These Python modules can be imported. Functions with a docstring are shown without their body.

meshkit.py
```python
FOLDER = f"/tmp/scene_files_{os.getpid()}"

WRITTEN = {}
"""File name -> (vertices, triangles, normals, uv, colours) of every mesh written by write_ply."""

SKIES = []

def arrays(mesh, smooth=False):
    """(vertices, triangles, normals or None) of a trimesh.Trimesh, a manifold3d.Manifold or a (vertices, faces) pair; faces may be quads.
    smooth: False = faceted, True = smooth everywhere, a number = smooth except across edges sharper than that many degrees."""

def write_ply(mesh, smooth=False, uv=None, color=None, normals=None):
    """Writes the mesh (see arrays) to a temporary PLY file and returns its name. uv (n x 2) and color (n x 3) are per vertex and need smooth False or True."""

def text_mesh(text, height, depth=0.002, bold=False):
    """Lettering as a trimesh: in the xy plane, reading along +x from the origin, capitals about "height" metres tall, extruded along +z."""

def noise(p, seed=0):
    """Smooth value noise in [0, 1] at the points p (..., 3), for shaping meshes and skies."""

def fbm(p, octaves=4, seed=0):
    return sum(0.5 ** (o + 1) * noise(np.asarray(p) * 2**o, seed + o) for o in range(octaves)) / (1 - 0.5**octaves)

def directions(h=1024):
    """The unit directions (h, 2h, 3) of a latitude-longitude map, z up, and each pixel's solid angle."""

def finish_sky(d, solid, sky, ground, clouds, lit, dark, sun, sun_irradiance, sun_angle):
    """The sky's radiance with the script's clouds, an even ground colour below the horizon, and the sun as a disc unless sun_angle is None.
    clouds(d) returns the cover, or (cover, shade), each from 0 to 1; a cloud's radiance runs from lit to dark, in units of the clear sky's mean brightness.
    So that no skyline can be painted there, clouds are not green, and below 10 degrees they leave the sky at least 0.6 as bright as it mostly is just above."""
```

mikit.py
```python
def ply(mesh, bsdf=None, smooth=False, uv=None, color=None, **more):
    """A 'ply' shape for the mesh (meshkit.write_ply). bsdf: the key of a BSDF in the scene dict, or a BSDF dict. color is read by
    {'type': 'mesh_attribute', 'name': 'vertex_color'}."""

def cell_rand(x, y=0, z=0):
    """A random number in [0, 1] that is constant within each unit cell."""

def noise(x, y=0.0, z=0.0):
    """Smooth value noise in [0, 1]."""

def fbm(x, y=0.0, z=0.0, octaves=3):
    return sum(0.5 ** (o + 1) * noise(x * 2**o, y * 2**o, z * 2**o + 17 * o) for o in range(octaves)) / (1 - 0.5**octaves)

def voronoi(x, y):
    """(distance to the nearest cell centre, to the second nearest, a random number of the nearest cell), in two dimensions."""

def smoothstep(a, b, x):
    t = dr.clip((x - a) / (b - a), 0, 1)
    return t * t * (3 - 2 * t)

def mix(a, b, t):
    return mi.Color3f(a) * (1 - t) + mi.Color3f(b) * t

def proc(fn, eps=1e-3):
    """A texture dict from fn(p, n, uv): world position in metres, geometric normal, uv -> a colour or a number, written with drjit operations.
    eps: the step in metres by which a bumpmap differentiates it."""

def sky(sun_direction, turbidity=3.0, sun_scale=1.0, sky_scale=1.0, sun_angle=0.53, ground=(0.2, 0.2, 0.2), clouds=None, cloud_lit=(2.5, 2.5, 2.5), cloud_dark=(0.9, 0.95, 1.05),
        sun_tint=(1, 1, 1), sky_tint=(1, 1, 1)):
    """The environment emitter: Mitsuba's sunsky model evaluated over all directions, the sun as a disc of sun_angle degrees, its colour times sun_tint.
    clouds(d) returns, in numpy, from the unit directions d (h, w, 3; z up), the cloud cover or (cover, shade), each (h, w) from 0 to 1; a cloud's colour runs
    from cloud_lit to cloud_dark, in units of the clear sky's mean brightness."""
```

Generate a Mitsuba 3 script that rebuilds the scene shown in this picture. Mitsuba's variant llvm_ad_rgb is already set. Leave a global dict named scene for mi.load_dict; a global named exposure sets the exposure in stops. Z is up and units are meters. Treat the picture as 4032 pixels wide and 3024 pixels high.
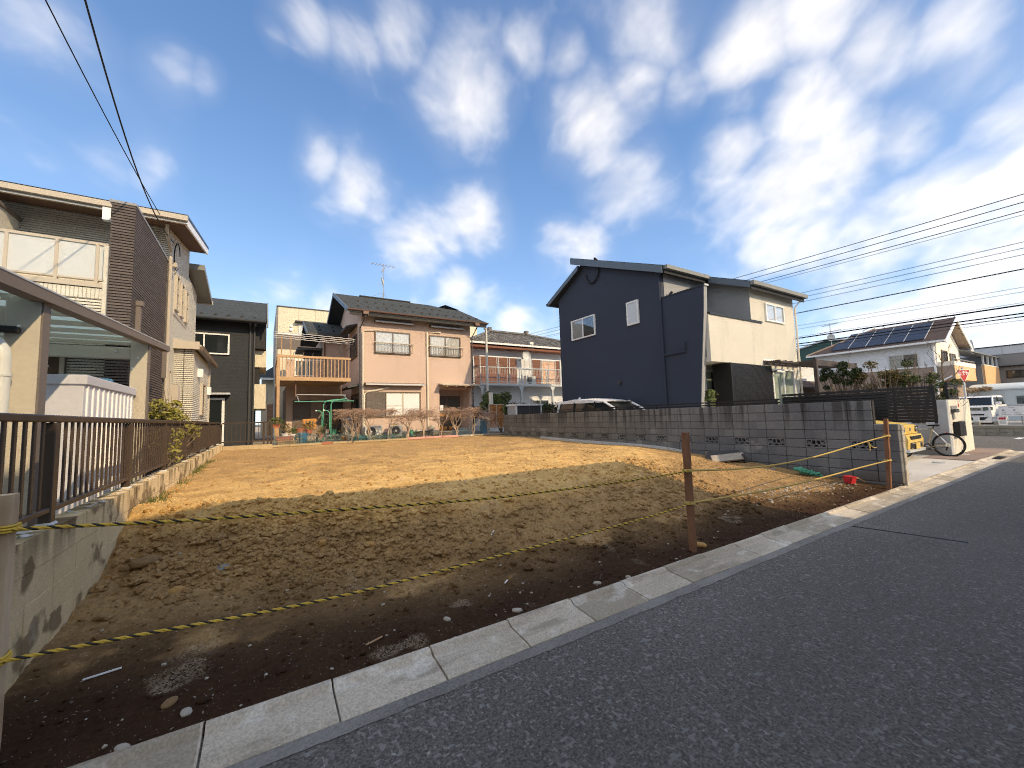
import math, random
import numpy as np, trimesh, drjit as dr, mitsuba as mi
import mikit, meshkit
from mikit import proc, noise, fbm, cell_rand, smoothstep, mix, voronoi
from shapely.geometry import Polygon, Point, box as sbox, LineString
from shapely.ops import unary_union
T = mi.ScalarTransform4f
scene, labels = {}, {}
RNG = np.random.default_rng(7)
H = 1.57
# ---------------------------------------------------------------- camera, sky, exposure
RIGHT, UP, FWD = [np.array(a) for a in ([0.85133, -0.52374, -0.0305], [-0.0169, -0.08549, 0.9962], [0.52436, 0.84758, 0.08163])]
scene['camera'] = {'type': 'perspective', 'fov_axis': 'x', 'fov': 2 * math.degrees(math.atan(2016 / 1582.85)), 'near_clip': 0.05, 'far_clip': 900.0,
                   'to_world': T().look_at(origin=[0, 0, H], target=(FWD + [0, 0, H]).tolist(), up=UP.tolist())}
SUN = (0.36, -1.0, 0.58)
BLOBS = [((.567,.570,.595),.075,1.0),((.647,.575,.501),.07,.9),((.60,.58,.55),.06,.9),((.337,.680,.651),.075,.85),((.158,.851,.500),.05,.8),((.087,.849,.522),.035,.7),((.20,.85,.48),.045,.6),
 ((.408,.790,.457),.06,.95),((.291,.865,.408),.06,.95),((.35,.83,.43),.05,.8),((.630,.666,.400),.05,.9),((.59,.69,.42),.05,.8),((.807,.290,.515),.06,.9),((.839,.341,.423),.07,1.0),((.767,.401,.500),.05,.8),((.863,.256,.435),.06,.9),
 ((.579,.431,.692),.07,.6),((.60,.50,.63),.06,.7),((.707,.325,.628),.05,1.0),((.740,.241,.628),.05,.9),((.70,.35,.61),.045,.9),((.812,.187,.553),.05,.8),((.836,.118,.536),.05,.7),((.875,.108,.473),.05,.6),
 ((.884,.183,.431),.05,.8),((.913,.084,.400),.05,.7),((.934,.155,.321),.07,1.0),((.95,.06,.31),.07,.95),((.930,.244,.276),.06,.8),((.867,.378,.325),.05,.9),((.966,.129,.225),.08,.9),((.89,.34,.31),.05,.8),
 ((.043,.729,.683),.04,.6),((.124,.716,.686),.045,.6),((.196,.674,.712),.05,.6),((-.144,.810,.568),.03,.45),((-.103,.813,.572),.025,.4),((-.176,.878,.446),.03,.4),
 ((.386,.864,.324),.035,.8),((.46,.84,.30),.03,.4),((.523,.815,.249),.03,.7),((.046,.953,.300),.04,.5),((.109,.957,.269),.04,.5),((.932,.297,.207),.06,.8),((.974,.172,.147),.07,.85),((-.277,.774,.570),.05,.4),
 ((-.004,.755,.656),.025,.35),((.672,.428,.604),.04,.6),((.735,.369,.569),.045,.5),((.954,.261,.148),.07,.8),((.411,.587,.698),.04,.5),((.490,.545,.681),.035,.6),((-.215,.873,.439),.03,.3),((.86,.45,.22),.06,.5),((.70,.69,.18),.05,.5),((.25,.96,.15),.06,.35),((.0,.99,.13),.06,.35)]


def clouds(d):
    z = np.maximum(d[..., 2], 0.0)
    p = np.stack([d[..., 0] / (z + .40), d[..., 1] / (z + .40), .6 * z], -1)
    w = np.stack([meshkit.fbm(p * 2.6 + 5, 4, 3), meshkit.fbm(p * 2.6 + 9, 4, 5), 0 * z], -1) - .5
    # the wisps are drawn out a little along one wind direction
    a = math.radians(52)
    q = p + .20 * w
    q = np.stack([(q[..., 0] * math.cos(a) + q[..., 1] * math.sin(a)) * 3.0, (-q[..., 0] * math.sin(a) + q[..., 1] * math.cos(a)) * 4.3, q[..., 2] * 4], -1)
    n = meshkit.fbm(q * 1.25 + 2, 4, 11) - .5
    puff = 1 - 2 * np.abs(meshkit.fbm(q * 2.6 + 17, 6, 31) - .5)
    fine = meshkit.fbm(q * 7.0 + 31, 5, 21) - .5
    dd = d + .045 * np.stack([w[..., 0], w[..., 1], w[..., 0] - w[..., 1]], -1)
    m = np.zeros(d.shape[:2])
    for c, r, k in BLOBS:
        c = np.asarray(c) / np.linalg.norm(c)
        m = np.maximum(m, k * np.exp(-((dd - c) ** 2).sum(-1) / (2 * (r * .92) ** 2)))
    behind = np.clip(.55 - 1.6 * (d[..., 0] * .524 + d[..., 1] * .848), 0, 1)  # denser cloud behind the camera, out of view, added to lift ambient light
    m = np.maximum(m, behind * (.85 + .9 * n))
    e = .92 * m + .95 * n + .40 * (puff - .80) + .40 * fine - .26
    cover = np.clip((e + .12) / 1.0, 0, 1) ** 1.55
    cover = 1 - np.exp(-1.7 * cover)
    veil = .22 * np.clip(m * 1.1 + .8 * n, 0, 1) + .30 * np.exp(-z / .13)
    cover = np.clip(1 - (1 - cover) * (1 - veil), 0, .93)
    shade = np.clip(.30 + .8 * (m - .6) - 1.3 * fine - 1.0 * n, 0, 1) * .55
    return cover, shade


scene['sky'] = mikit.sky(SUN, turbidity=2.6, sun_angle=0.53, sun_scale=.26, sky_scale=.66, clouds=clouds, cloud_lit=(2.75, 2.6, 2.42), cloud_dark=(1.75, 1.72, 1.72), sun_tint=(1.0, .97, .90), sky_tint=(.92, .97, 1.08), ground=(.16, .15, .14))
exposure = 3.42


# ---------------------------------------------------------------- helpers
def rgb(c):
    return {'type': 'rgb', 'value': [float(v) for v in c]}


def mat(name, color, rough=.6, metallic=0., spec=.4, coat=0., proc_fn=None, bump=None, bscale=.002, eps=2e-3):
    b = {'type': 'principled', 'base_color': proc(proc_fn) if proc_fn else rgb(color), 'roughness': rough, 'metallic': metallic, 'specular': spec}
    if coat:
        b['clearcoat'] = coat
        b['clearcoat_gloss'] = .95
    if bump:
        b = {'type': 'bumpmap', 'arbitrary': proc(bump, eps), 'scale': bscale, 'bsdf': b}
    scene['mat_' + name] = {'type': 'twosided', 'bsdf': b}
    return 'mat_' + name


def noisy(name, color, amp=.12, s=1.5, fine=40., famp=.08, rough=.8, streak=0., **k):
    c = [float(v) for v in color]

    def fn(p, n, uv):
        v = 1 + amp * 2 * (fbm(p.x * s, p.y * s, p.z * s, 3) - .5) + famp * 2 * (noise(p.x * fine, p.y * fine, p.z * fine) - .5)
        if streak:
            v = v - streak * smoothstep(.52, .8, fbm(p.x * 3.1, p.y * 3.1, p.z * .35, 3))
        return mi.Color3f(c[0], c[1], c[2]) * v
    return mat(name, c, rough, proc_fn=fn, **k)


class MB:
    def __init__(self):
        self.v, self.f, self.n = [], [], 0

    def add(self, v, f):
        v = np.asarray(v, float)
        f = np.asarray(f, int)
        if f.shape[1] == 4:
            f = np.vstack([f[:, [0, 1, 2]], f[:, [0, 2, 3]]])
        self.v.append(v)
        self.f.append(f + self.n)
        self.n += len(v)
        return self

    def box(self, x0, x1, y0, y1, z0, z1):
        v = [[x, y, z] for x in (x0, x1) for y in (y0, y1) for z in (z0, z1)]
        f = [[0, 1, 3, 2], [4, 6, 7, 5], [0, 4, 5, 1], [2, 3, 7, 6], [0, 2, 6, 4], [1, 5, 7, 3]]
        return self.add(v, f)

    def hexa(self, b, t):
        """bottom quad b (4 points), top quad t"""
        return self.add(list(b) + list(t), [[3, 2, 1, 0], [4, 5, 6, 7], [0, 1, 5, 4], [1, 2, 6, 5], [2, 3, 7, 6], [3, 0, 4, 7]])

    def cbox(self, x0, x1, y0, y1, z0, z1, c=.006):
        m = trimesh.creation.box([1, 1, 1])
        pts = []
        for x, sx in ((x0, 1), (x1, -1)):
            for y, sy in ((y0, 1), (y1, -1)):
                for z, sz in ((z0, 1), (z1, -1)):
                    pts += [[x, y + sy * c, z + sz * c], [x + sx * c, y, z + sz * c], [x + sx * c, y + sy * c, z]]
        h = trimesh.convex.convex_hull(np.array(pts))
        return self.add(h.vertices, h.faces)

    def quad(self, a, b, c, d):
        return self.add([a, b, c, d], [[0, 1, 2, 3]])

    def tube(self, pts, r, sides=6, cap=True):
        p = np.asarray(pts, float)
        r = np.broadcast_to(r, (len(p),))
        t = np.gradient(p, axis=0)
        t /= np.linalg.norm(t, axis=1, keepdims=True) + 1e-12
        a = np.cross(t, np.where(np.abs(t[:, 2:]) < .9, [0, 0, 1.], [1., 0, 0]))
        a /= np.linalg.norm(a, axis=1, keepdims=True) + 1e-12
        b = np.cross(t, a)
        ang = np.arange(sides) * 2 * np.pi / sides + .4
        v = p[:, None] + r[:, None, None] * (np.cos(ang)[None, :, None] * a[:, None] + np.sin(ang)[None, :, None] * b[:, None])
        i, j = np.meshgrid(np.arange(len(p) - 1), np.arange(sides), indexing='ij')
        q = np.stack([i * sides + j, i * sides + (j + 1) % sides, (i + 1) * sides + (j + 1) % sides, (i + 1) * sides + j], -1).reshape(-1, 4)
        v = v.reshape(-1, 3)
        f = [q[:, [0, 1, 2]], q[:, [0, 2, 3]]]
        if cap:
            n = len(v)
            v = np.vstack([v, p[0], p[-1]])
            k = np.arange(sides)
            f += [np.stack([(k + 1) % sides, k, k * 0 + n], 1), np.stack([k + n - sides, (k + 1) % sides + n - sides, k * 0 + n + 1], 1)]
        return self.add(v, np.vstack(f))

    def prism(self, poly, axis, a0, a1):
        if not isinstance(poly, (Polygon,)) and not hasattr(poly, 'geoms'):
            poly = Polygon(poly)
        for g in getattr(poly, 'geoms', [poly]):
            m = trimesh.creation.extrude_polygon(g, abs(a1 - a0), engine='earcut')
            v = np.array(m.vertices)
            w = v[:, 2] + min(a0, a1)
            v = {'x': np.stack([w, v[:, 0], v[:, 1]], 1), 'y': np.stack([v[:, 0], w, v[:, 1]], 1), 'z': np.stack([v[:, 0], v[:, 1], w], 1)}[axis]
            self.add(v, m.faces)
        return self

    def lathe(self, prof, center, axis='z', n=20):
        """prof: (radius, height) pairs"""
        ang = np.arange(n) * 2 * np.pi / n
        prof = np.asarray(prof, float)
        v = np.stack([prof[:, :1] * np.cos(ang), prof[:, :1] * np.sin(ang), np.broadcast_to(prof[:, 1:], (len(prof), n))], -1)
        if axis == 'x':
            v = v[..., [2, 0, 1]]
        if axis == 'y':
            v = v[..., [0, 2, 1]]
        v = (v + np.asarray(center)).reshape(-1, 3)
        i, j = np.meshgrid(np.arange(len(prof) - 1), np.arange(n), indexing='ij')
        q = np.stack([i * n + j, i * n + (j + 1) % n, (i + 1) * n + (j + 1) % n, (i + 1) * n + j], -1).reshape(-1, 4)
        return self.add(v, q)

    def mesh(self):
        return trimesh.Trimesh(np.vstack(self.v), np.vstack(self.f), process=False)

    def xf(self, M):
        M = np.asarray(M)
        self.v = [v @ M[:3, :3].T + M[:3, 3] for v in self.v]
        return self


_count = {}


def numbered(key):
    k = _count.get(key, -1) + 1
    _count[key] = k
    return key if k == 0 else f'{key}_{k:03d}'


def setlab(key, label=None, cat=None, group=None, kind=None):
    d = {a: b for a, b in (('label', label), ('category', cat), ('group', group), ('kind', kind)) if b}
    if d:
        labels[key] = d


def thing(name, label, cat, group=None):
    k = numbered(name)
    setlab(k, label, cat, group)
    return k


def put(name, ply, parent=None, label=None, cat=None, group=None, kind=None, to_world=None):
    k = numbered((parent + '__' if parent else '') + name)
    scene[k] = dict(ply) if to_world is None else {**ply, 'to_world': to_world}
    setlab(k, label, cat, group, kind)
    return k


def obj(name, mb, m, parent=None, smooth=False, **lab):
    return put(name, mikit.ply(mb.mesh() if isinstance(mb, MB) else mb, m, smooth), parent, **lab)


def B(name, m, parent, *boxes, **lab):
    mb = MB()
    for b in boxes:
        mb.box(*b)
    return obj(name, mb, m, parent, **lab)


def face(plane, pos):
    """(u, v, outward w) -> world, for a wall that faces -y ('f'), -x ('l') or +x ('r')"""
    if plane == 'f':
        return lambda mb, u0, u1, v0, v1, w0, w1: mb.box(u0, u1, pos - w1, pos - w0, v0, v1)
    if plane == 'l':
        return lambda mb, u0, u1, v0, v1, w0, w1: mb.box(pos - w1, pos - w0, u0, u1, v0, v1)
    return lambda mb, u0, u1, v0, v1, w0, w1: mb.box(pos + w0, pos + w1, u0, u1, v0, v1)


def window(parent, plane, pos, u0, u1, v0, v1, frame='mat_alu_white', cols=2, glass='mat_glass_dark', curtain=None, fw=.05, depth=.07, gate=None, rows=1, name='window', label=None, cfrac=(0, 1), slide=True):
    F = face(plane, pos)
    k = name
    mb = MB()
    for a in ((u0, u1, v0, v0 + fw), (u0, u1, v1 - fw, v1), (u0, u0 + fw, v0 + fw, v1 - fw), (u1 - fw, u1, v0 + fw, v1 - fw)):
        F(mb, *a, -.02, depth)
    win = obj(name, mb, frame, parent, label=label)
    iu0, iu1, iv0, iv1 = u0 + fw, u1 - fw, v0 + fw, v1 - fw
    w = (iu1 - iu0) / cols
    if cols > 1 or rows > 1:
        mb = MB()
        for c in range(1, cols):
            F(mb, iu0 + c * w - fw * .45, iu0 + c * w + fw * .45, iv0, iv1, .02, depth - .006)
        for r in range(1, rows):
            z = iv0 + (iv1 - iv0) * r / rows
            F(mb, iu0, iu1, z - .012, z + .012, .034, depth - .012)
        obj('mullion', mb, frame, win)
    for c in range(cols):
        mb = MB()
        off = .028 if c % 2 else .04
        F(mb, iu0 + c * w, iu0 + (c + 1) * w, iv0, iv1, off, off + .004)
        obj('pane', mb, glass if not curtain else 'mat_glass_clear', win)
    if curtain:
        mb = MB()
        cu0, cu1 = iu0 + (iu1 - iu0) * cfrac[0], iu0 + (iu1 - iu0) * cfrac[1]
        n = max(8, int((cu1 - cu0) / .02))
        u = np.linspace(cu0, cu1, n)
        d = .012 + .007 * np.sin(u * 70 + 1.3 * np.sin(u * 9))
        for i in range(n - 1):
            P = []
            for a, z in ((i, iv0), (i + 1, iv0), (i + 1, iv1), (i, iv1)):
                P.append({'f': [u[a], pos - d[a], z], 'l': [pos - d[a], u[a], z], 'r': [pos + d[a], u[a], z]}[plane])
            mb.quad(*P)
        obj('curtain', mb, curtain, win, smooth=True)
        mb = MB()
        F(mb, iu0, iu1, iv0, iv1, .001, .004)
        obj('backing', mb, 'mat_black', win)
    return win


def roof_slab(mb, pts, th):
    """pts: 3-D polygon of the top surface (planar); thickness straight down"""
    pts = np.asarray(pts, float)
    n = len(pts)
    poly = Polygon(pts[:, :2])
    tv, tf = trimesh.creation.triangulate_polygon(poly, engine='earcut')
    A = np.c_[pts[:, :2], np.ones(n)]
    co = np.linalg.lstsq(A, pts[:, 2], rcond=None)[0]
    z = np.c_[tv, np.ones(len(tv))] @ co
    top = np.c_[tv, z]
    bot = np.c_[tv, z - th]
    mb.add(top, tf)
    mb.add(bot, tf[:, ::-1])
    for i in range(n):
        a, b = pts[i], pts[(i + 1) % n]
        mb.quad(a, b, b - [0, 0, th], a - [0, 0, th])
    return mb


def roof_courses(name, m, parent, rows, lift=.012, **lab):
    """rows: list of (left point, right point) up the slope; every course is a thin overlapping strip (one part of many strips)"""
    mb = MB()
    for (a, b), (c, d) in zip(rows[:-1], rows[1:]):
        a, b, c, d = [np.asarray(q, float) for q in (a, b, c, d)]
        up = np.array([0, 0, 1.])
        mb.hexa([a, b, d, c], [a + up * lift * 1.6, b + up * lift * 1.6, d + up * .003, c + up * .003])
    return obj(name, mb, m, parent, kind='stuff', **lab)


def curve(pts, n=40):
    pts = np.asarray(pts, float)
    from scipy.interpolate import CubicSpline
    s = np.r_[0, np.cumsum(np.linalg.norm(np.diff(pts, axis=0), axis=1))]
    return CubicSpline(s, pts)(np.linspace(0, s[-1], n))


def leaves(n, size, fn, rng, lift=.3):
    """n leaf faces at points fn(rng, n)"""
    c = fn(rng, n)
    a = rng.normal(size=(n, 3))
    a[:, 2] *= .5
    a /= np.linalg.norm(a, axis=1, keepdims=True)
    b = np.cross(a, rng.normal(size=(n, 3)))
    b /= np.linalg.norm(b, axis=1, keepdims=True)
    s = size * rng.uniform(.6, 1.3, (n, 1))
    k = np.cross(a, b) * s * lift
    v = np.stack([c - a * s, c + b * s * .45 + k * .5, c + a * s, c - b * s * .45 + k * .5], 1).reshape(-1, 3)
    i = np.arange(n)[:, None] * 4
    f = np.vstack([i + [0, 1, 2], i + [0, 2, 3]])
    return v, f


def clumps(centres, radii, squash=1.):
    centres, radii = np.asarray(centres, float), np.asarray(radii, float)

    def fn(rng, n):
        k = rng.choice(len(centres), n, p=radii ** 2 / (radii ** 2).sum())
        d = rng.normal(size=(n, 3))
        d /= np.linalg.norm(d, axis=1, keepdims=True)
        r = radii[k] * rng.uniform(.25, 1, n) ** .5
        d[:, 2] *= squash
        return centres[k] + d * r[:, None]
    return fn


def branch(mb, p, d, L, r, depth, rng, spread=.6, up=.1, tips=None, sides=5, flat=None):
    p1 = p + d * L
    mid = (p + p1) / 2 + rng.normal(size=3) * L * .06
    if flat is not None and p1[2] > flat:
        p1[2] = flat + rng.uniform(-.03, .03)
    mb.tube([p, mid, p1], [r, r * .86, r * .72], sides, cap=False)
    if depth == 0:
        if tips is not None:
            tips.append(p1)
        return
    for _ in range(rng.integers(2, 4)):
        q = d + rng.normal(size=3) * spread
        q[2] += up
        q /= np.linalg.norm(q)
        branch(mb, p1, q, L * rng.uniform(.6, .9), r * .62, depth - 1, rng, spread, up, tips, max(3, sides - 1), flat)


# ---------------------------------------------------------------- plain materials
mat('alu_white', (.78, .78, .76), .45)
mat('alu_cream', (.47, .42, .345), .45)
mat('alu_bronze', (.12, .085, .06), .45)
mat('alu_silver', (.5, .5, .48), .38, .35)
mat('black', (.012, .012, .013), .6)
mat('black_paint', (.016, .017, .021), .42)
mat('glass_dark', (.018, .022, .024), .04, spec=.65)
mat('glass_grey', (.10, .12, .12), .06, spec=.6)
scene['mat_glass_clear'] = {'type': 'thindielectric', 'int_ior': 1.5}
mat('frosted', (.52, .55, .56), .3, spec=.6)
mat('curtain_white', (.50, .51, .50), .9)
mat('curtain_grey', (.30, .31, .30), .9)
mat('curtain_green', (.40, .47, .41), .9)
mat('paper', (.74, .76, .76), .8)
mat('white_paint', (.80, .80, .79), .4)
mat('pvc_cream', (.70, .65, .53), .45)
mat('pvc_white', (.60, .61, .57), .4)
mat('brown_gutter', (.15, .085, .065), .5)
mat('tan_paint', (.47, .30, .16), .5)
mat('grey_metal', (.28, .28, .28), .45, .2)
mat('pale_grey_metal', (.50, .52, .54), .45, .1)
mat('dark_grey', (.055, .057, .06), .5)
mat('rubber', (.018, .018, .019), .75)
mat('red', (.50, .03, .035), .5)
mat('green_paint', (.10, .36, .24), .45)
mat('blue_plastic', (.05, .16, .30), .45)
mat('terracotta', (.40, .15, .09), .8)
mat('orange_wood', (.55, .26, .07), .7)
mat('soffit_brown', (.11, .065, .045), .7)
mat('pink_tile', (.62, .33, .28), .7)
mat('gloss_white', (.80, .80, .80), .25, coat=.8)
mat('gloss_yellow', (.62, .45, .13), .28, coat=.8)
mat('gloss_navy', (.015, .02, .05), .25, coat=.8)
mat('chrome', (.75, .75, .76), .15, .95)
# ---------------------------------------------------------------- ground, road, lot


def soil_fn(p, n, uv):
    big = fbm(p.x * .9, p.y * .9, 2.0, 4)
    mid = fbm(p.x * 3.4 + 7, p.y * 3.4, 1.0, 4)
    fine = noise(p.x * 60, p.y * 60, p.z * 60)
    grit = noise(p.x * 150, p.y * 150, p.z * 150)
    streak = fbm(p.x * 1.2, p.y * 9.0, 0.5, 3)
    sand = mix((.45, .275, .098), (.56, .37, .145), smoothstep(.25, .75, mid * .6 + streak * .4))
    clay = mix((.25, .155, .068), (.38, .245, .11), mid)
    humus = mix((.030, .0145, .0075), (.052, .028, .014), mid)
    zz = p.z - .03 * p.y + .16 * (big - .5) + .10 * (mid - .5)
    c = mix(clay, sand, smoothstep(.24, .44, zz))
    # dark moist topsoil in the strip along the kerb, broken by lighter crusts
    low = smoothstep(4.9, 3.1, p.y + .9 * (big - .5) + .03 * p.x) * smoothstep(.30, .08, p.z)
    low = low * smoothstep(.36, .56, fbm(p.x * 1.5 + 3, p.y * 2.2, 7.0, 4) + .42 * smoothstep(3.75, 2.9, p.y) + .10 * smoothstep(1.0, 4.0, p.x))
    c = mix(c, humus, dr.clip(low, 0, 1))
    chalk = smoothstep(.76, .86, fbm(p.x * 2.1 + 11, p.y * 3.1, 3.0, 3)) * .35
    c = mix(c, (.42, .34, .24), chalk * smoothstep(.35, .6, grit))
    c = c * (.52 + .50 * fine + .46 * grit)
    return mix(c, (.62, .58, .52), smoothstep(.93, .97, noise(p.x * 95, p.y * 95, 4.0)) * .55)


mat('soil', None, .95, proc_fn=soil_fn, spec=.15)
noisy('clod', (.24, .155, .078), .25, 5, 90, .2, .95, spec=.15)
noisy('clod_orange', (.40, .23, .08), .25, 8, 120, .2, .95)
noisy('stone_pale', (.40, .36, .30), .15, 10, 60, .1, .85)
noisy('stone_grey', (.20, .21, .21), .2, 9, 60, .1, .8)


def asphalt_fn(p, n, uv):
    a = noise(p.x * 120, p.y * 120, 1.0)
    b = noise(p.x * 55 + 9, p.y * 55, 2.0)
    big = fbm(p.x * .7, p.y * 1.6, 0.0, 4)
    base = mix((.076, .071, .065), (.105, .098, .090), big)
    c = base * (.55 + .9 * a)
    c = mix(c, (.20, .195, .185), smoothstep(.72, .88, b) * .6)
    c = mix(c, (.34, .33, .31), smoothstep(.935, .97, noise(p.x * 72 + 40, p.y * 72, 5.0)) * .55)
    worn = smoothstep(2.30, 1.2, p.y) * .0 + smoothstep(1.2, 2.25, p.y) * .35
    return c * (1 + worn * .8)


mat('asphalt', None, .85, proc_fn=asphalt_fn, spec=.3, bump=lambda p, n, uv: noise(p.x * 110, p.y * 110, 1.0), bscale=.0028, eps=2e-3)


def kerb_fn(p, n, uv):
    k = cell_rand(dr.floor((p.x + 12.247) / .6), 3.0, 1.0)
    st = fbm(p.x * 1.3, p.y * 7, 1.0, 4)
    sp = noise(p.x * 130, p.y * 130, 2.0)
    c = mix((.34, .295, .225), (.54, .48, .39), smoothstep(.2, .9, .55 * k + .6 * (st - .2)))
    c = mix(c, (.24, .205, .16), smoothstep(.48, .72, fbm(p.x * 2.2 + 4, p.y * 11, 0.3, 3)) * .65)
    c = mix(c, (.80, .78, .72), smoothstep(.62, .8, fbm(p.x * 5, p.y * 9, 8.0, 3)) * .35)
    return c * (.78 + .42 * sp)


mat('kerb_concrete', None, .9, proc_fn=kerb_fn, spec=.2)
noisy('seam', (.20, .19, .175), .25, 3, 110, .35, .95)
noisy('concrete', (.47, .45, .41), .16, 1.1, 70, .08, .9, streak=.1)
noisy('paving_brown', (.23, .175, .15), .2, 2, 50, .12, .9)
noisy('yard', (.21, .19, .16), .2, 1.5, 40, .15, .95)
noisy('gravel_grey', (.30, .29, .27), .15, 2, 60, .2, .95)

B('ground', 'mat_yard', None, (-400, 400, -400, 400, -1.2, -.30), kind='structure', label='flat bare ground under the whole neighbourhood')
# the road before the lot and the side street at its far end
mb = MB()
mb.quad([-60, -2.6, 0], [20.6, -2.6, 0], [20.6, 2.325, 0], [-60, 2.325, 0])
mb.quad([20.6, -60, 0], [29.1, -60, 0], [29.1, 90, 0], [20.6, 90, 0])
mb.quad([29.1, -2.6, 0], [120, -2.6, 0], [120, 2.3, 0], [29.1, 2.3, 0])
obj('road', mb, 'mat_asphalt', kind='structure', label='dark grey asphalt street with pale worn aggregate')
# ragged strip of old mortar between asphalt and kerb
mb = MB()
xs = np.arange(-8, 20.6, .05)
yy = 2.322 - .02 * meshkit.fbm(np.c_[xs * 4, xs * 0, xs * 0], 3) - .012 * meshkit.noise(np.c_[xs * 23, xs * 0, xs * 0])
for i in range(len(xs) - 1):
    mb.quad([xs[i], yy[i], .004], [xs[i + 1], yy[i + 1], .004], [xs[i + 1], 2.41, .006], [xs[i], 2.41, .006])
obj('kerb_footing', mb, 'mat_seam', kind='structure', label='rough mortar strip between asphalt and kerb')
# thin saw cut across the asphalt
mb = MB()
mb.hexa([[6.60, 2.3, .001], [6.63, 2.3, .001], [6.80, 1.3, .001], [6.77, 1.3, .001]], [[6.60, 2.3, .005], [6.63, 2.3, .005], [6.80, 1.3, .005], [6.77, 1.3, .005]])
obj('road_joint', mb, 'mat_black', kind='structure', label='thin dark joint cut across the asphalt')
for sx, sy, a in ((26.8, 3.3, 0), (27.6, 3.0, .1)):
    B('road_marking', 'mat_white_paint', None, (sx, sx + 1.1, sy, sy + .18, .004, .008), kind='structure')

kerb = B('kerb', 'mat_seam', None, (-8, 20.5, 2.42, 2.70, -.2, .004), kind='structure', label='low concrete gutter kerb of separate blocks along the street')
prof = [(2.405, -.1), (2.405, .008), (2.43, .016), (2.655, .034), (2.672, .048), (2.69, .060), (2.725, .060), (2.732, .052), (2.732, -.1)]
mb = MB()
mb.prism(prof, 'x', .006, .594)
kb = mikit.ply(mb.mesh(), 'mat_kerb_concrete')
for i in range(-14, 33):
    x = .369 + .6 * i
    r = RNG.normal(size=3)
    put('block', kb, kerb, to_world=T().translate([x, .003 * r[0], .002 * r[1]]).rotate([0, 1, 0], .12 * r[2]))
# iron drain grate in the gutter
g = B('drain_grate', 'mat_dark_grey', None, (17.0, 17.7, 2.45, 2.62, .03, .045), label='dark iron drain grating set in the far kerb gutter', cat='drain grate')
for i in range(7):
    B('bar', 'mat_black', g, (17.03 + i * .095, 17.075 + i * .095, 2.46, 2.61, .046, .053))

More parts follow.
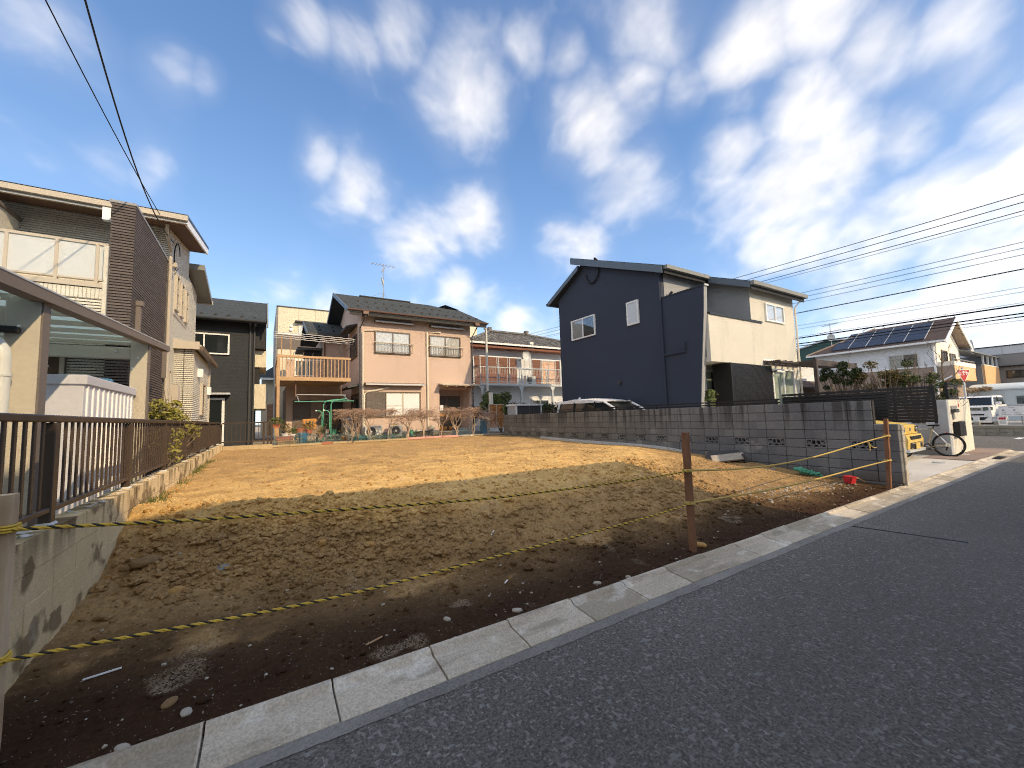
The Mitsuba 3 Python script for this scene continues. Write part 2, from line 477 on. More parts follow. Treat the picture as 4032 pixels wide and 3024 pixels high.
YB = ([-1.4, 0, 1, 2, 3.5, 5, 7, 10.3], [4.75, 4.35, 4.0, 3.65, 3.35, 3.25, 3.15, 3.0])
YC = ([-1.4, 0, 1.2, 2.5, 4, 5.4, 7, 8.5, 10.3], [6.5, 5.8, 5.2, 4.9, 5.1, 5.6, 6.8, 8.2, 9.2])


def lot_z(x, y, rough=True):
    x, y = np.asarray(x, float), np.asarray(y, float)
    b, c = np.interp(x, *YB), np.interp(x, *YC)
    b = b + .25 * (meshkit.fbm(np.stack([x * .8, x * 0, x * 0], -1), 3, 2) - .5)
    base = .02 + .11 * np.clip((y - 2.75) / 2.0, 0, 1)
    t = np.clip((y - b) / (c - b), 0, 1)
    t = t * t * (3 - 2 * t)
    top = .60 + .007 * np.clip(y - 7, 0, 12)
    z = base * (1 - t) + top * t
    z = z + .05 * np.exp(-((y - c) / .45) ** 2) * np.clip((4.5 - x) / 3, 0, 1)
    # the ground sinks again towards the block wall and is ploughed by tracks
    z = z - .10 * np.clip((x - 8.6) / 1.5, 0, 1) * np.clip((y - 5) / 3, 0, 1) * np.clip((15 - y) / 4, 0, 1)
    if rough:
        P = np.stack([x, y, 0 * x], -1)
        slope = np.exp(-((y - (b + c) / 2) / .9) ** 2)
        clod = slope * np.clip((3.2 - x) / 2.0, .35, 1)
        z = z + (.030 + .05 * clod) * 2 * (meshkit.fbm(P * 1.7, 4, 4) - .5) * np.clip((y - 2.72) / .5, .1, 1)
        z = z + (.010 + .050 * clod) * 2 * (meshkit.fbm(P * 7.5, 4, 8) - .5) * np.clip((y - 2.72) / .3, .25, 1)
        z = z + (.008 + .022 * clod) * 2 * (meshkit.noise(P * 31, 9) - .5)
        tr = np.clip((y - c) / 1.0, 0, 1)
        z = z + tr * .016 * 2 * (meshkit.fbm(np.stack([x * .7, y * 7.0, 0 * x], -1), 3, 14) - .5)
        z = z + tr * .010 * 2 * (meshkit.noise(P * 17, 19) - .5)
    return z


LX0, LX1, LY0, LY1 = -1.26, 10.19, 2.735, 17.86
gx = np.linspace(LX0, LX1, 420)
gy = [LY0]
while gy[-1] < LY1:
    gy.append(gy[-1] + max(.016, .0048 * gy[-1] * (1 if gy[-1] < 7 else 1.25)))
gy = np.array(gy)
X, Y = np.meshgrid(gx, gy)
Z = lot_z(X, Y)
Z[0] -= .02
i, j = np.meshgrid(np.arange(len(gy) - 1), np.arange(len(gx) - 1), indexing='ij')
n = len(gx)
q = np.stack([i * n + j, i * n + j + 1, (i + 1) * n + j + 1, (i + 1) * n + j], -1).reshape(-1, 4)
obj('bare_soil', MB().add(np.stack([X, Y, Z], -1).reshape(-1, 3), q), 'mat_soil', smooth=True, kind='structure', label='bare levelled soil of the empty lot, orange on top and dark brown by the kerb')

ICO = trimesh.creation.icosphere(subdivisions=1, radius=1)
ICO2 = trimesh.creation.icosphere(subdivisions=2, radius=1)


def lump(mb, c, s, rng, ico=ICO, flat=.75, rough=.35):
    v = ico.vertices * (1 + rough * (rng.random((len(ico.vertices), 1)) - .5) * 2)
    k = rng.uniform(.7, 1.3, 3) * [1, 1, flat]
    a = rng.uniform(0, 6.28)
    R = np.array([[math.cos(a), -math.sin(a), 0], [math.sin(a), math.cos(a), 0], [0, 0, 1]])
    mb.add((v * k * s) @ R.T + c, ico.faces)


def scatter(name, m, N, xr, yr, size, label, dens=None, seed=1, flat=.75, rough=.35):
    rng = np.random.default_rng(seed)
    mb = MB()
    k = 0
    while k < N:
        x, y = rng.uniform(*xr), rng.uniform(*yr)
        if dens is not None and rng.random() > dens(x, y):
            continue
        s = size[0] * (size[1] / size[0]) ** (rng.random() ** 2.2)
        lump(mb, [x, y, float(lot_z(x, y)) + s * .25], s, rng, flat=flat, rough=rough)
        k += 1
    obj(name, mb, m, smooth=35, kind='stuff', label=label)


def slope_density(x, y):
    b, c = np.interp(x, *YB), np.interp(x, *YC)
    t = (y - b) / (c - b)
    return float(np.clip(np.exp(-((t - .45) / .38) ** 2) * (.22 + .9 * np.exp(-((x - .45) / 1.1) ** 2)), 0, 1))


scatter('soil_clods', 'mat_soil', 7500, (-1.2, 7), (3.3, 6.4), (.007, .042), 'crumbly brown clods of earth lying on the slope', slope_density, 3)
scatter('soil_crumbs', 'mat_soil', 3500, (-1.2, 10), (2.78, 6.0), (.005, .020), 'small crumbs of earth over the front of the lot', None, 5)
scatter('loose_sand_lumps', 'mat_clod_orange', 1500, (-1.2, 10), (5.2, 14), (.008, .030), 'small orange lumps on the levelled soil', lambda x, y: np.exp(-(y - 5.2) / 4), 6)
scatter('pebbles', 'mat_stone_pale', 420, (-1.2, 9.8), (2.8, 7), (.005, .016), 'small pale pebbles scattered over the dark soil', None, 8, .6)
scatter('white_rubble', 'mat_stone_pale', 330, (7.0, 9.9), (2.95, 4.6), (.007, .026), 'band of white rubble at the foot of the block wall', lambda x, y: np.exp(-((y - 3.5 - .12 * (9.5 - x)) / .28) ** 2), 9, .6)

# larger stones one can point to
def stone(px, py, s, m, label, seed, cat='stone', flat=.6, name='stone', group=None):
    rng = np.random.default_rng(seed)
    mb = MB()
    v = ICO2.vertices.copy()
    v *= 1 + .25 * (meshkit.fbm(v * 1.3 + seed, 3)[:, None] - .5) * 2
    v = np.sign(v) * np.abs(v) ** .8
    a = rng.uniform(0, 6.28)
    R = np.array([[math.cos(a), -math.sin(a), 0], [math.sin(a), math.cos(a), 0], [0, 0, 1]])
    mb.add((v * [s * 1.25, s * .85, s * flat]) @ R.T + [px, py, float(lot_z(px, py)) + s * flat * .3], ICO2.faces)
    obj(name, mb, m, smooth=28, label=label, cat=cat, group=group)


stone(-.62, 4.62, .055, 'mat_clod_orange', 'rounded orange lump of clay low on the slope near the retaining wall', 11, 'clay lump', .7, 'clay_lump')
stone(.55, 4.78, .05, 'mat_clod_orange', 'orange clay lump among the brown clods in the middle of the slope', 12, 'clay lump', .75, 'clay_lump')
stone(.28, 5.15, .045, 'mat_clod_orange', 'twin orange clay lump at the upper edge of the clod heap', 13, 'clay lump', .7, 'clay_lump')
stone(.98, 4.55, .045, 'mat_clod_orange', 'pale orange clay lump at the right end of the clod heap', 14, 'clay lump', .6, 'clay_lump')
stone(-.31, 4.85, .065, 'mat_stone_grey', 'flat grey stone lying among the clods left of the heap', 15, flat=.35)
stone(-.93, 5.2, .10, 'mat_clod', 'large flat brown slab of earth beside the retaining wall', 16, 'earth slab', .4, 'earth_slab')
stone(1.22, 3.02, .024, 'mat_stone_pale', 'white angular stone with a dark hole near the kerb', 17)
stone(1.75, 2.86, .034, 'mat_stone_pale', 'flat whitish stone lying beside the kerb in the dark soil', 18, flat=.35)
stone(2.62, 2.86, .028, 'mat_stone_pale', 'whitish pebble cluster stone in front of the middle post', 19, flat=.5)
stone(2.95, 2.79, .022, 'mat_stone_pale', 'small round pale stone touching the kerb', 20, flat=.8)
stone(-.33, 2.92, .03, 'mat_stone_pale', 'long white stone in the dark soil nearest the camera', 21, flat=.35)
stone(-.56, 2.80, .03, 'mat_stone_pale', 'flat cream stone chip close to the kerb corner', 22, flat=.35)
stone(-.42, 3.05, .036, 'mat_clod', 'brown flat stone beside the long white stone', 23, flat=.4)
stone(4.28, 2.95, .07, 'mat_clod_orange', 'tan earth lump at the foot of the middle post', 24, 'clay lump', .35, 'clay_lump')

# broken drain pieces, scrap and a red tool by the block wall
z = lambda x, y: float(lot_z(x, y))
k = thing('drain_scrap', 'broken dark gutter pieces dumped against the block wall', 'debris')


def slab(name, m, c, u, L, W, t, tilt, roll):
    """a board-like piece: length L along the ground direction u, width W leaning by tilt"""
    u = np.array([math.cos(u), math.sin(u), roll])
    u /= np.linalg.norm(u)
    s_ = np.array([-u[1] * math.cos(tilt), u[0] * math.cos(tilt), math.sin(tilt)])
    n_ = np.cross(u, s_)
    c = np.array(c)
    P = lambda a, b, d: c + u * a * L / 2 + s_ * b * W + n_ * d * t
    obj(name, MB().hexa([P(-1, 0, 0), P(1, 0, 0), P(1, 0, 1), P(-1, 0, 1)], [P(-1, 1, 0), P(1, 1, 0), P(1, 1, 1), P(-1, 1, 1)]), m, k)


zz_ = z(9.6, 5.75)
slab('back_board', 'mat_dark_grey', (9.72, 5.86, zz_ - .02), -.72, .80, .27, .05, 1.15, .03)
slab('front_board', 'mat_stone_pale', (9.55, 5.62, zz_ + .02), -.70, .74, .20, .045, .75, .10)
slab('under_board', 'mat_dark_grey', (9.60, 5.70, zz_ - .01), -.70, .62, .17, .05, 1.0, .05)
slab('end_board', 'mat_dark_grey', (9.86, 5.42, zz_ - .03), .75, .20, .22, .05, 1.3, .0)
stone(9.72, 4.72, .06, 'mat_stone_grey', 'blue grey stone chip between the scrap pile and the green rag', 31, flat=.45)
mb = MB()
rng = np.random.default_rng(4)
for t in range(14):
    lump(mb, [9.70 + .022 * t, 4.25 - .022 * t, z(9.8, 4.2) + .13 - .010 * t], .055, rng, flat=.8, rough=.55)
obj('green_rag', mb, 'mat_green_paint', smooth=30, label='crumpled green plastic rag on the rubble by the wall', cat='rag')
k = thing('red_scoop', 'small red plastic scoop with a wooden handle lying by the block wall', 'scoop')
mb = MB()
mb.hexa([[9.72, 3.34, z(9.7, 3.3) + .02], [9.86, 3.30, z(9.8, 3.3) + .02], [9.88, 3.40, z(9.8, 3.4) + .02], [9.74, 3.44, z(9.7, 3.4) + .02]], [[9.70, 3.32, z(9.7, 3.3) + .15], [9.87, 3.28, z(9.8, 3.3) + .15], [9.89, 3.42, z(9.8, 3.4) + .15], [9.73, 3.46, z(9.7, 3.4) + .15]])
obj('scoop_body', mb, 'mat_red', k)
obj('handle', MB().tube([[9.86, 3.36, z(9.8, 3.4) + .12], [9.97, 3.3, z(9.9, 3.3) + .10], [10.08, 3.22, z(10, 3.2) + .03]], .016, 7), 'mat_tan_paint', k)
for x, y, dx, dy, r, lab in ((-.9, 3.55, .16, .06, .006, 'torn white plastic strip on the dark soil near the left post'), (.62, 3.0, .12, .05, .006, 'pale wood splinter on the soil left of the kerb joint'), (1.9, 3.3, .05, .035, .007, 'short white plastic tube piece in the middle of the dark soil'), (2.2, 4.1, .05, .03, .008, 'white shard at the foot of the slope under the lower rope')):
    obj('scrap_piece', MB().tube([[x, y, z(x, y) + .012], [x + dx, y + dy, z(x + dx, y + dy) + .014]], r, 6), 'mat_white_paint' if 'white' in lab else 'mat_tan_paint', label=lab, cat='scrap')
# grass tufts along the retaining wall
rng = np.random.default_rng(21)
mb = MB()
for _ in range(420):
    y = rng.choice([6.9, 7.3, 8.9, 10.5, 11.0, 11.6, 13.0]) + rng.normal() * .28
    x = -1.23 + abs(rng.normal()) * .09
    h = rng.uniform(.03, .10)
    a = rng.uniform(0, 6.28)
    p0 = np.array([x, y, z(x, y)])
    s = np.array([math.cos(a), math.sin(a), 0]) * .006
    tip = p0 + [rng.normal() * .03, rng.normal() * .03, h]
    mb.add([p0 - s, p0 + s, tip], [[0, 1, 2]])
mat('grass', (.10, .12, .03), .8)
obj('grass_tufts', mb, 'mat_grass', kind='stuff', label='sparse grass tufts along the foot of the retaining wall', cat='grass')
# ---------------------------------------------------------------- block wall on the right


def block_fn(p, n, uv):
    r = cell_rand(dr.floor((p.y - .04) / .4), dr.floor((p.z - .106) / .1965), 5.0)
    st = fbm(p.y * 3.2, p.z * .8, p.x, 4)
    run = fbm(p.y * 9.0, p.z * .7 + 3, 1.0, 3)
    sp = noise(p.x * 90, p.y * 90, p.z * 90)
    far = smoothstep(6., 13., p.y)
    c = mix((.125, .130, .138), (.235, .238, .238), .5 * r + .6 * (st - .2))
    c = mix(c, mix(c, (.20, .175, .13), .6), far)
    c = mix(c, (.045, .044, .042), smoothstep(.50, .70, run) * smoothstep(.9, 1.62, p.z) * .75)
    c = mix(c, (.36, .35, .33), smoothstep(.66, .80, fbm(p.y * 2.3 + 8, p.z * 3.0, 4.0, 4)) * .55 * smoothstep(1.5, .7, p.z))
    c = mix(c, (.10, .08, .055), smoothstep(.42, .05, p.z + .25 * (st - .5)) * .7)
    return c * (.82 + .36 * sp)


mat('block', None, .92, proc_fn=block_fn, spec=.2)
noisy('mortar', (.035, .035, .035), .2, 3, 60, .15, .95)
WX = 10.18
ROWS = [.106 + .1968 * i for i in range(9)]     # joint heights 0.106 .. 1.680
bw = thing('block_wall', 'long grey concrete block wall with a row of pierced fan vent blocks', 'wall')
core = MB()
core.box(WX + .012, WX + .114, 3.03, 17.34, -.25, ROWS[3])
core.box(WX + .012, WX + .114, 3.03, 17.34, ROWS[4] - .004, ROWS[8] - .004)
core.box(WX + .012, WX + .114, 2.69, 3.03, -.25, 1.20)
NB = 36
Y0 = 3.04
VENTS = set(range(0, 36, 2))
for kx in range(NB):
    if kx not in VENTS:
        core.box(WX + .012, WX + .114, Y0 + kx * .398, Y0 + (kx + 1) * .398, ROWS[3], ROWS[4] - .004)
obj('core', core, 'mat_mortar', bw)
B('vent_shade_sheet', 'mat_black', bw, (WX + .095, WX + .112, 3.05, 17.3, ROWS[3], ROWS[4] - .004))  # black sheet added behind the vents so their openings read as deep shade
mb = MB()
mb.cbox(0, .12, .0045, .3935, .0045, .1923, .007)
bply = mikit.ply(mb.mesh(), 'mat_block')
# vent block: frame with a fan of ribs
fr = sbox(0.003, 0.003, .395, .1938)
op = sbox(.028, .03, .370, .168)
c0 = Point(.199, .02)
ribs = [c0.buffer(.075, 24).difference(c0.buffer(.052, 24)), Point(.03, .17).buffer(.10, 24).difference(Point(.03, .17).buffer(.08, 24)), Point(.368, .17).buffer(.10, 24).difference(Point(.368, .17).buffer(.08, 24)),
        Point(.03, .02).buffer(.085, 24).difference(Point(.03, .02).buffer(.066, 24)), Point(.368, .02).buffer(.085, 24).difference(Point(.368, .02).buffer(.066, 24))]
for a in (-52, 0, 52):
    e = (.199 + .19 * math.sin(math.radians(a)), .02 + .19 * math.cos(math.radians(a)))
    s = (.199 + .06 * math.sin(math.radians(a)), .02 + .06 * math.cos(math.radians(a)))
    ribs.append(LineString([s, e]).buffer(.011))
vent_poly = unary_union([fr.difference(op), unary_union(ribs).intersection(op)]).simplify(.0008)
mb = MB()
mb.prism(vent_poly, 'x', 0, .12)
vply = mikit.ply(mb.mesh(), 'mat_block')
for kx in range(NB):
    for r in range(8):
        t = T().translate([WX + .0018 * RNG.normal(), Y0 + kx * .398, ROWS[r]])
        if r == 3 and kx in VENTS:
            put('vent_block', vply, bw, to_world=t)
        else:
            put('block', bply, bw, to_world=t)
eply = mikit.ply(MB().cbox(0, .12, .002, .346, .003, .1938, .006).mesh(), 'mat_block')
for r in range(5):
    put('block', eply, bw, to_world=T().translate([WX, 2.685, ROWS[r]]))
obj('end_cap', MB().cbox(WX - .004, WX + .124, 2.68, 3.036, ROWS[5] + .002, 1.212, .008), 'mat_block', bw, label='dark coping block on the low front end of the wall')
obj('base_course', MB().cbox(WX - .02, WX + .13, 2.70, 17.36, -.3, .10, .02), 'mat_block', bw)
mb = MB()
mb.prism([(14.2, .3), (14.2, .70), (11.5, .625), (9.4, .60), (8.3, .57), (7.3, .49), (6.9, .36), (6.75, .2)], 'x', WX - .055, WX)
noisy('white_mortar', (.55, .55, .53), .2, 2.5, 50, .1, .9)
obj('mortar_footing', mb, 'mat_white_mortar', bw, label='whitish mortar footing exposed along the wall base')
# a stack of paler blocks standing against the street end
k = thing('end_pier', 'narrow pier of pale concrete bricks closing the street end of the block wall', 'pier')
for i_ in range(11):
    obj('brick', MB().cbox(WX + .125, WX + .255, 2.66 + .004 * (i_ % 2), 2.80, .02 + i_ * .107, .02 + i_ * .107 + .102, .006), 'mat_stone_pale' if i_ % 3 else 'mat_concrete', k)

# thin black rail fence on the wall
k = thing('rail_fence', 'low black metal rail fence showing just above the block wall', 'fence')
for zz in (1.715, 1.79):
    B('rail', 'mat_black_paint', k, (10.315, 10.345, 4.75, 15.2, zz - .018, zz + .018))
for i_ in range(7):
    B('post', 'mat_black_paint', k, (10.31, 10.35, 4.8 + i_ * 1.7, 4.86 + i_ * 1.7, 1.2, 1.80))

# ---------------------------------------------------------------- retaining wall and slat fence on the left


def plaster_fn(p, n, uv):
    st = fbm(p.y * 2.1, p.z * 2.3, p.x, 4)
    run = fbm(p.y * 6.5, p.z * .6, 2.0, 3)
    sp = noise(p.x * 90, p.y * 90, p.z * 90)
    c = mix((.46, .35, .19), (.66, .52, .32), st)
    c = mix(c, (.12, .095, .058), smoothstep(.45, .68, run) * smoothstep(.55, .90, p.z) * .8)
    c = mix(c, (.11, .072, .038), smoothstep(.60, .72, fbm(p.y * 4.4, p.z * 4.4, 6.0, 4)) * .75)
    c = mix(c, (.45, .40, .32), smoothstep(.62, .75, fbm(p.y * 3.3 + 9, p.z * 3.6, 9.0, 4)) * smoothstep(.45, .2, p.z) * .8)
    return c * (.85 + .3 * sp)


mat('plaster', None, .93, proc_fn=plaster_fn, spec=.2)
RX = -1.25
rw = thing('retaining_wall', 'stained concrete block retaining wall carrying the brown slat fence', 'wall')
obj('core', MB().box(RX - .15, RX - .005, 2.6, 17.95, -.3, .86), 'mat_plaster', rw)
lply = mikit.ply(MB().cbox(-.03, 0, .003, .397, .0025, .1945, .004).mesh(), 'mat_plaster')
for kx in range(20):
    for r in range(4):
        put('block', lply, rw, to_world=T().translate([RX + .001 * RNG.normal(), 2.62 + .4 * kx + .015, .483 - .197 * (r - 1) - .197]))
mb = MB()
ys = np.linspace(2.6, 17.95, 90)
for a, b in zip(ys[:-1], ys[1:]):
    mb.box(RX - .16, RX + .004, a, b, .683, .893 + .004 * math.sin(a * 7) * 0)
obj('coping', mb, 'mat_plaster', rw)
rng = np.random.default_rng(77)
mb = MB()
for _ in range(30):
    y = rng.uniform(2.9, 8)
    lump(mb, [RX - .02 + rng.uniform(-.1, .0), y, .897], rng.uniform(.01, .03), rng, flat=.25, rough=.5)
obj('mortar_crumbs', mb, 'mat_white_mortar', rw, kind='stuff')

fx = -1.325
sf = thing('slat_fence', 'brown metal fence of close upright slats along the left boundary', 'fence')
noisy('bronze', (.060, .041, .030), .15, 2, 40, .05, .45)
obj('top_rail', MB().cbox(fx - .035, fx + .035, 2.2, 17.82, 1.635, 1.685, .008), 'mat_bronze', sf)
obj('bottom_rail', MB().cbox(fx - .03, fx + .03, 2.2, 17.82, .985, 1.022, .006), 'mat_bronze', sf)
sply = mikit.ply(MB().cbox(-.007, .007, -.019, .019, 1.02, 1.64, .003).mesh(), 'mat_bronze')
y = 2.25
while y < 17.75:
    put('slat', sply, sf, to_world=T().translate([fx, y, 0]))
    y += .128
pply = mikit.ply(MB().cbox(-.035, .035, -.04, .04, .89, 1.63, .006).mesh(), 'mat_bronze')
cply = mikit.ply(MB().cbox(-.05, .05, -.055, .055, .885, .915, .012).mesh(), 'mat_white_mortar')
for i_ in range(8):
    put('post', pply, sf, to_world=T().translate([fx, 4.30 + 1.97 * i_ - .35 * 0, 0]))
    put('mortar_pad', cply, sf, to_world=T().translate([fx, 4.30 + 1.97 * i_, 0]))

# rear boundary: low wall with an open railing, then the garden edging
rb = thing('rear_wall', 'short low concrete wall at the rear left corner under the open railing', 'wall')
for i_ in range(4):
    obj('block', MB().cbox(-1.24 + .385 * i_, -.86 + .385 * i_, 17.80, 17.95, .35, .83, .006), 'mat_plaster', rb)
of = thing('open_railing', 'brown metal railing with widely spaced balusters at the rear left corner', 'fence')
for zz in (1.65, .97):
    obj('rail', MB().cbox(-1.27, .30, 17.84, 17.88, zz - .022, zz + .022, .006), 'mat_tan_paint' if 0 else 'mat_bronze', of)
for i_ in range(10):
    B('baluster', 'mat_bronze', of, (-1.13 + i_ * .138, -1.112 + i_ * .138, 17.852, 17.87, .97, 1.63))
for x in (.02, .14, .26):
    B('post', 'mat_bronze', of, (x - .03, x + .03, 17.83, 17.89, .83, 1.68))
ge = thing('garden_edging', 'low concrete edging holding the garden behind the empty lot', 'edging')
x = .28
seg = [(.28, 2.0, 'mat_plaster', .78), (2.0, 2.4, 'mat_terracotta', .80), (2.4, 3.2, 'mat_plaster', .78), (3.2, 5.5, 'mat_plaster', .77), (5.5, 6.3, 'mat_pink_tile', .79), (6.31, 7.1, 'mat_pink_tile', .79), (7.11, 7.95, 'mat_pink_tile', .79), (7.96, 10.4, 'mat_kerb_concrete', .775)]
obj('footing', MB().box(.28, 10.4, 17.84, 18.02, .2, .735), 'mat_plaster', ge)
for a, b, m, zt in seg:
    n_ = max(1, round((b - a) / .6))
    for q_ in range(n_):
        obj('edging_block', MB().cbox(a + (b - a) * q_ / n_ + .004, a + (b - a) * (q_ + 1) / n_ - .004, 17.81, 18.0, .70, zt, .01), m, ge)
B('garden_soil', 'mat_yard', None, (.28, 12.0, 17.98, 40.0, -.25, .74), kind='structure', label='earth of the garden behind the edging')
B('left_yard', 'mat_concrete', None, (-40, -1.40, 2.72, 17.9, -.25, .42), kind='structure', label='paved yard of the tiled house')
B('rear_yard', 'mat_yard', None, (-40, .27, 17.96, 60, -.25, .72), kind='structure')
mb = MB()
mb.quad([10.30, 2.735, .045], [16.98, 2.735, .045], [16.98, 8.6, .10], [10.30, 8.6, .10])
mb.quad([10.30, 8.6, .10], [12.5, 8.6, .10], [12.5, 16.6, .35], [10.30, 16.6, .35])
obj('driveway', mb, 'mat_concrete', kind='structure', label='pale concrete driveway beside the block wall')
B('brick_paving', 'mat_paving_brown', None, (15.9, 20.4, 2.735, 3.75, -.1, .066), kind='structure', label='brownish paving strip by the gate pillar')
B('side_lot', 'mat_yard', None, (16.98, 20.5, 3.7, 17, -.2, .35), kind='structure')
for x, y, r, lab in ((12.1, 3.15, .12, 'small round steel cover in the driveway nearest the block wall'), (14.9, 3.2, .13, 'round steel cover in the driveway beyond the first'), (17.6, 3.25, .12, 'steel cover in the brown paving before the gate pillar')):
    obj('manhole_cover', MB().lathe([(0, .074), (r, .074), (r, .05)], (x, y, 0), n=20), 'mat_pale_grey_metal', label=lab, cat='cover')

# ---------------------------------------------------------------- posts and rope barrier


def wood_fn(p, n, uv):
    g = fbm(p.x * 40, p.y * 40, p.z * 2.5, 3)
    s = fbm(p.x * 6, p.y * 6, p.z * 3 + 2, 3)
    c = mix((.42, .31, .195), (.60, .47, .32), g)
    return mix(c, (.22, .12, .065), smoothstep(.5, .75, s) * .6)


mat('wood', None, .85, proc_fn=wood_fn, spec=.2)


def rust_fn(p, n, uv):
    g = fbm(p.x * 30, p.y * 30, p.z * 3.5, 4)
    return mix((.12, .052, .028), (.30, .155, .09), g)


mat('rust', None, .85, proc_fn=rust_fn, spec=.2)


def post(base, top, w, m, label, name='wooden_post'):
    b, t = np.array(base, float), np.array(top, float)
    mb = MB()
    c = w * .12
    oct_ = [(-w + c, -w), (w - c, -w), (w, -w + c), (w, w - c), (w - c, w), (-w + c, w), (-w, w - c), (-w, -w + c)]
    n_ = 14
    v, f = [], []
    rg = np.random.default_rng(int(abs(b[0] * 100)))
    for i in range(n_ + 1):
        o = b + (t - b) * i / n_ + np.r_[rg.normal(size=2) * .0015, 0]
        v += [o + [x * (1 + .03 * rg.normal()), y * (1 + .03 * rg.normal()), 0] for x, y in oct_]
    for i in range(n_):
        f += [[i * 8 + k, i * 8 + (k + 1) % 8, (i + 1) * 8 + (k + 1) % 8, (i + 1) * 8 + k] for k in range(8)]
    mb.add(v, f)
    mb.add(v[-8:], [[0, 1, 2, 3], [0, 3, 4, 7], [4, 5, 6, 7]])
    return obj(name, mb, m, label=label, cat='post')


post((-1.015, 2.83, -.05), (-1.005, 2.83, 1.285), .036, 'mat_wood', 'pale weathered wooden post at the left edge holding both ropes')
post((4.075, 2.88, -.1), (4.065, 2.88, 1.335), .032, 'mat_rust', 'brown wooden post standing alone in the middle of the rope line')
post((9.82, 2.8, -.1), (10.02, 2.8, 1.32), .032, 'mat_rust', 'rust brown post leaning before the end of the block wall', 'leaning_post')
mat('rope_yellow', (.62, .42, .06), .6)
mat('rope_black', (.03, .028, .022), .7)
mat('rope_plain', (.56, .41, .13), .7)


def rope(name, pts, label, black=True, r=.0046):
    k = thing(name, label, 'rope')
    c = curve(pts, 900)
    s = np.r_[0, np.cumsum(np.linalg.norm(np.diff(c, axis=0), axis=1))]
    t = np.gradient(c, axis=0)
    t /= np.linalg.norm(t, axis=1, keepdims=True)
    a = np.cross(t, [0, 0, 1.])
    a /= np.linalg.norm(a, axis=1, keepdims=True)
    b = np.cross(t, a)
    for i in range(3):
        ph = s / .075 * 2 * np.pi / 1 + i * 2 * np.pi / 3
        p = c + r * (np.cos(ph)[:, None] * a + np.sin(ph)[:, None] * b)
        obj('strand', MB().tube(p, r * 1.12, 5), ('mat_rope_black' if i == 2 else 'mat_rope_yellow') if black else 'mat_rope_plain', k, smooth=True)
    return k


rope('rope', [(-1.9, 2.82, 1.10), (-1.02, 2.795, 1.135), (-.507, 2.82, 1.082), (.18, 2.85, 1.024), (.773, 2.85, .983), (1.493, 2.85, .939), (2.44, 2.85, .915), (3.2, 2.85, .905), (4.03, 2.845, .912)], 'upper yellow and black twisted rope from the left post to the middle post')
rope('rope', [(-1.9, 2.82, .50), (-1.02, 2.795, .562), (-.489, 2.82, .527), (.186, 2.85, .476), (.769, 2.85, .469), (1.48, 2.85, .482), (2.416, 2.85, .494), (4.03, 2.845, .556)], 'lower yellow and black twisted rope from the left post to the middle post')
rope('rope', [(4.10, 2.845, .912), (5.0, 2.82, .848), (6.14, 2.8, .823), (7.63, 2.79, .876), (9.94, 2.765, 1.005)], 'upper yellow rope sagging from the middle post to the leaning post', False, .0058)
rope('rope', [(4.10, 2.845, .560), (4.95, 2.82, .535), (6.09, 2.8, .516), (7.55, 2.79, .525), (9.90, 2.765, .553)], 'lower yellow rope from the middle post to the leaning post', False, .0058)


def knot(c, w, m, label):
    mb = MB()
    for dz, s in ((-.012, 1), (0, 1.05), (.012, .98)):
        a = np.linspace(0, 2 * np.pi, 17)
        q_ = w * 1.28 * s
        sq = np.stack([np.sign(np.cos(a)) * np.abs(np.cos(a)) ** .5 * q_, np.sign(np.sin(a)) * np.abs(np.sin(a)) ** .5 * q_, a * 0 + dz], 1)
        mb.tube(sq + c, .0065, 5)
    return obj('rope_knot', mb, m, smooth=True, label=label, cat='knot')


for c, m, lab in (((-1.007, 2.83, 1.133), 'mat_rope_yellow', 'upper rope winding around the pale left post'), ((-1.010, 2.83, .56), 'mat_rope_yellow', 'lower rope winding around the pale left post'), ((4.067, 2.88, .913), 'mat_rope_plain', 'upper rope winding around the middle post'),
                  ((4.07, 2.88, .557), 'mat_rope_plain', 'lower rope winding around the middle post'), ((9.975, 2.8, 1.005), 'mat_rope_plain', 'upper rope winding around the leaning post'), ((9.905, 2.8, .555), 'mat_rope_plain', 'lower rope knotted around the leaning post')):
    knot(np.array(c), .036, m, lab)
mb = MB()
mb.tube(curve([(9.0, 2.775, .936), (9.01, 2.77, .89), (8.98, 2.76, .80)], 8), .008, 5)
mb.tube(curve([(9.0, 2.775, .936), (9.1, 2.77, .86), (9.28, 2.76, .83)], 8), .008, 5)
obj('rope_tail', mb, 'mat_rope_plain', label='two loose rope ends hanging from the upper rope before the block wall', cat='rope end')
# ---------------------------------------------------------------- house materials
noisy('pink', (.56, .43, .355), .05, .7, 45, .05, .9, streak=.05)
noisy('navy', (.036, .046, .070), .07, .8, 55, .12, .85)
noisy('white_stucco', (.56, .545, .485), .05, 1.6, 26, .06, .9, streak=.10)
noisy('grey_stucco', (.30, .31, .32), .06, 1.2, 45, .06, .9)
noisy('slate', (.042, .050, .056), .15, 2, 30, .16, .75)
noisy('trim_blue', (.105, .135, .17), .05, 2, 40, .04, .5)
noisy('brown_siding', (.165, .14, .125), .06, 2, 40, .06, .8)
noisy('cream_panel', (.66, .60, .46), .04, 1, 30, .03, .75)
noisy('charcoal', (.030, .033, .037), .08, 2, 50, .12, .8)
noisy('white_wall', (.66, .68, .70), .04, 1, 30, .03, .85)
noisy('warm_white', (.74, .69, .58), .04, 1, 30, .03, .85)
noisy('orange_wall', (.62, .38, .20), .04, 1, 30, .04, .85)
noisy('tan_siding', (.30, .235, .19), .06, 2, 30, .06, .85)
noisy('grey_wall', (.23, .225, .22), .08, 1, 30, .05, .85)
noisy('green_metal', (.03, .075, .07), .08, .3, 20, .05, .6)
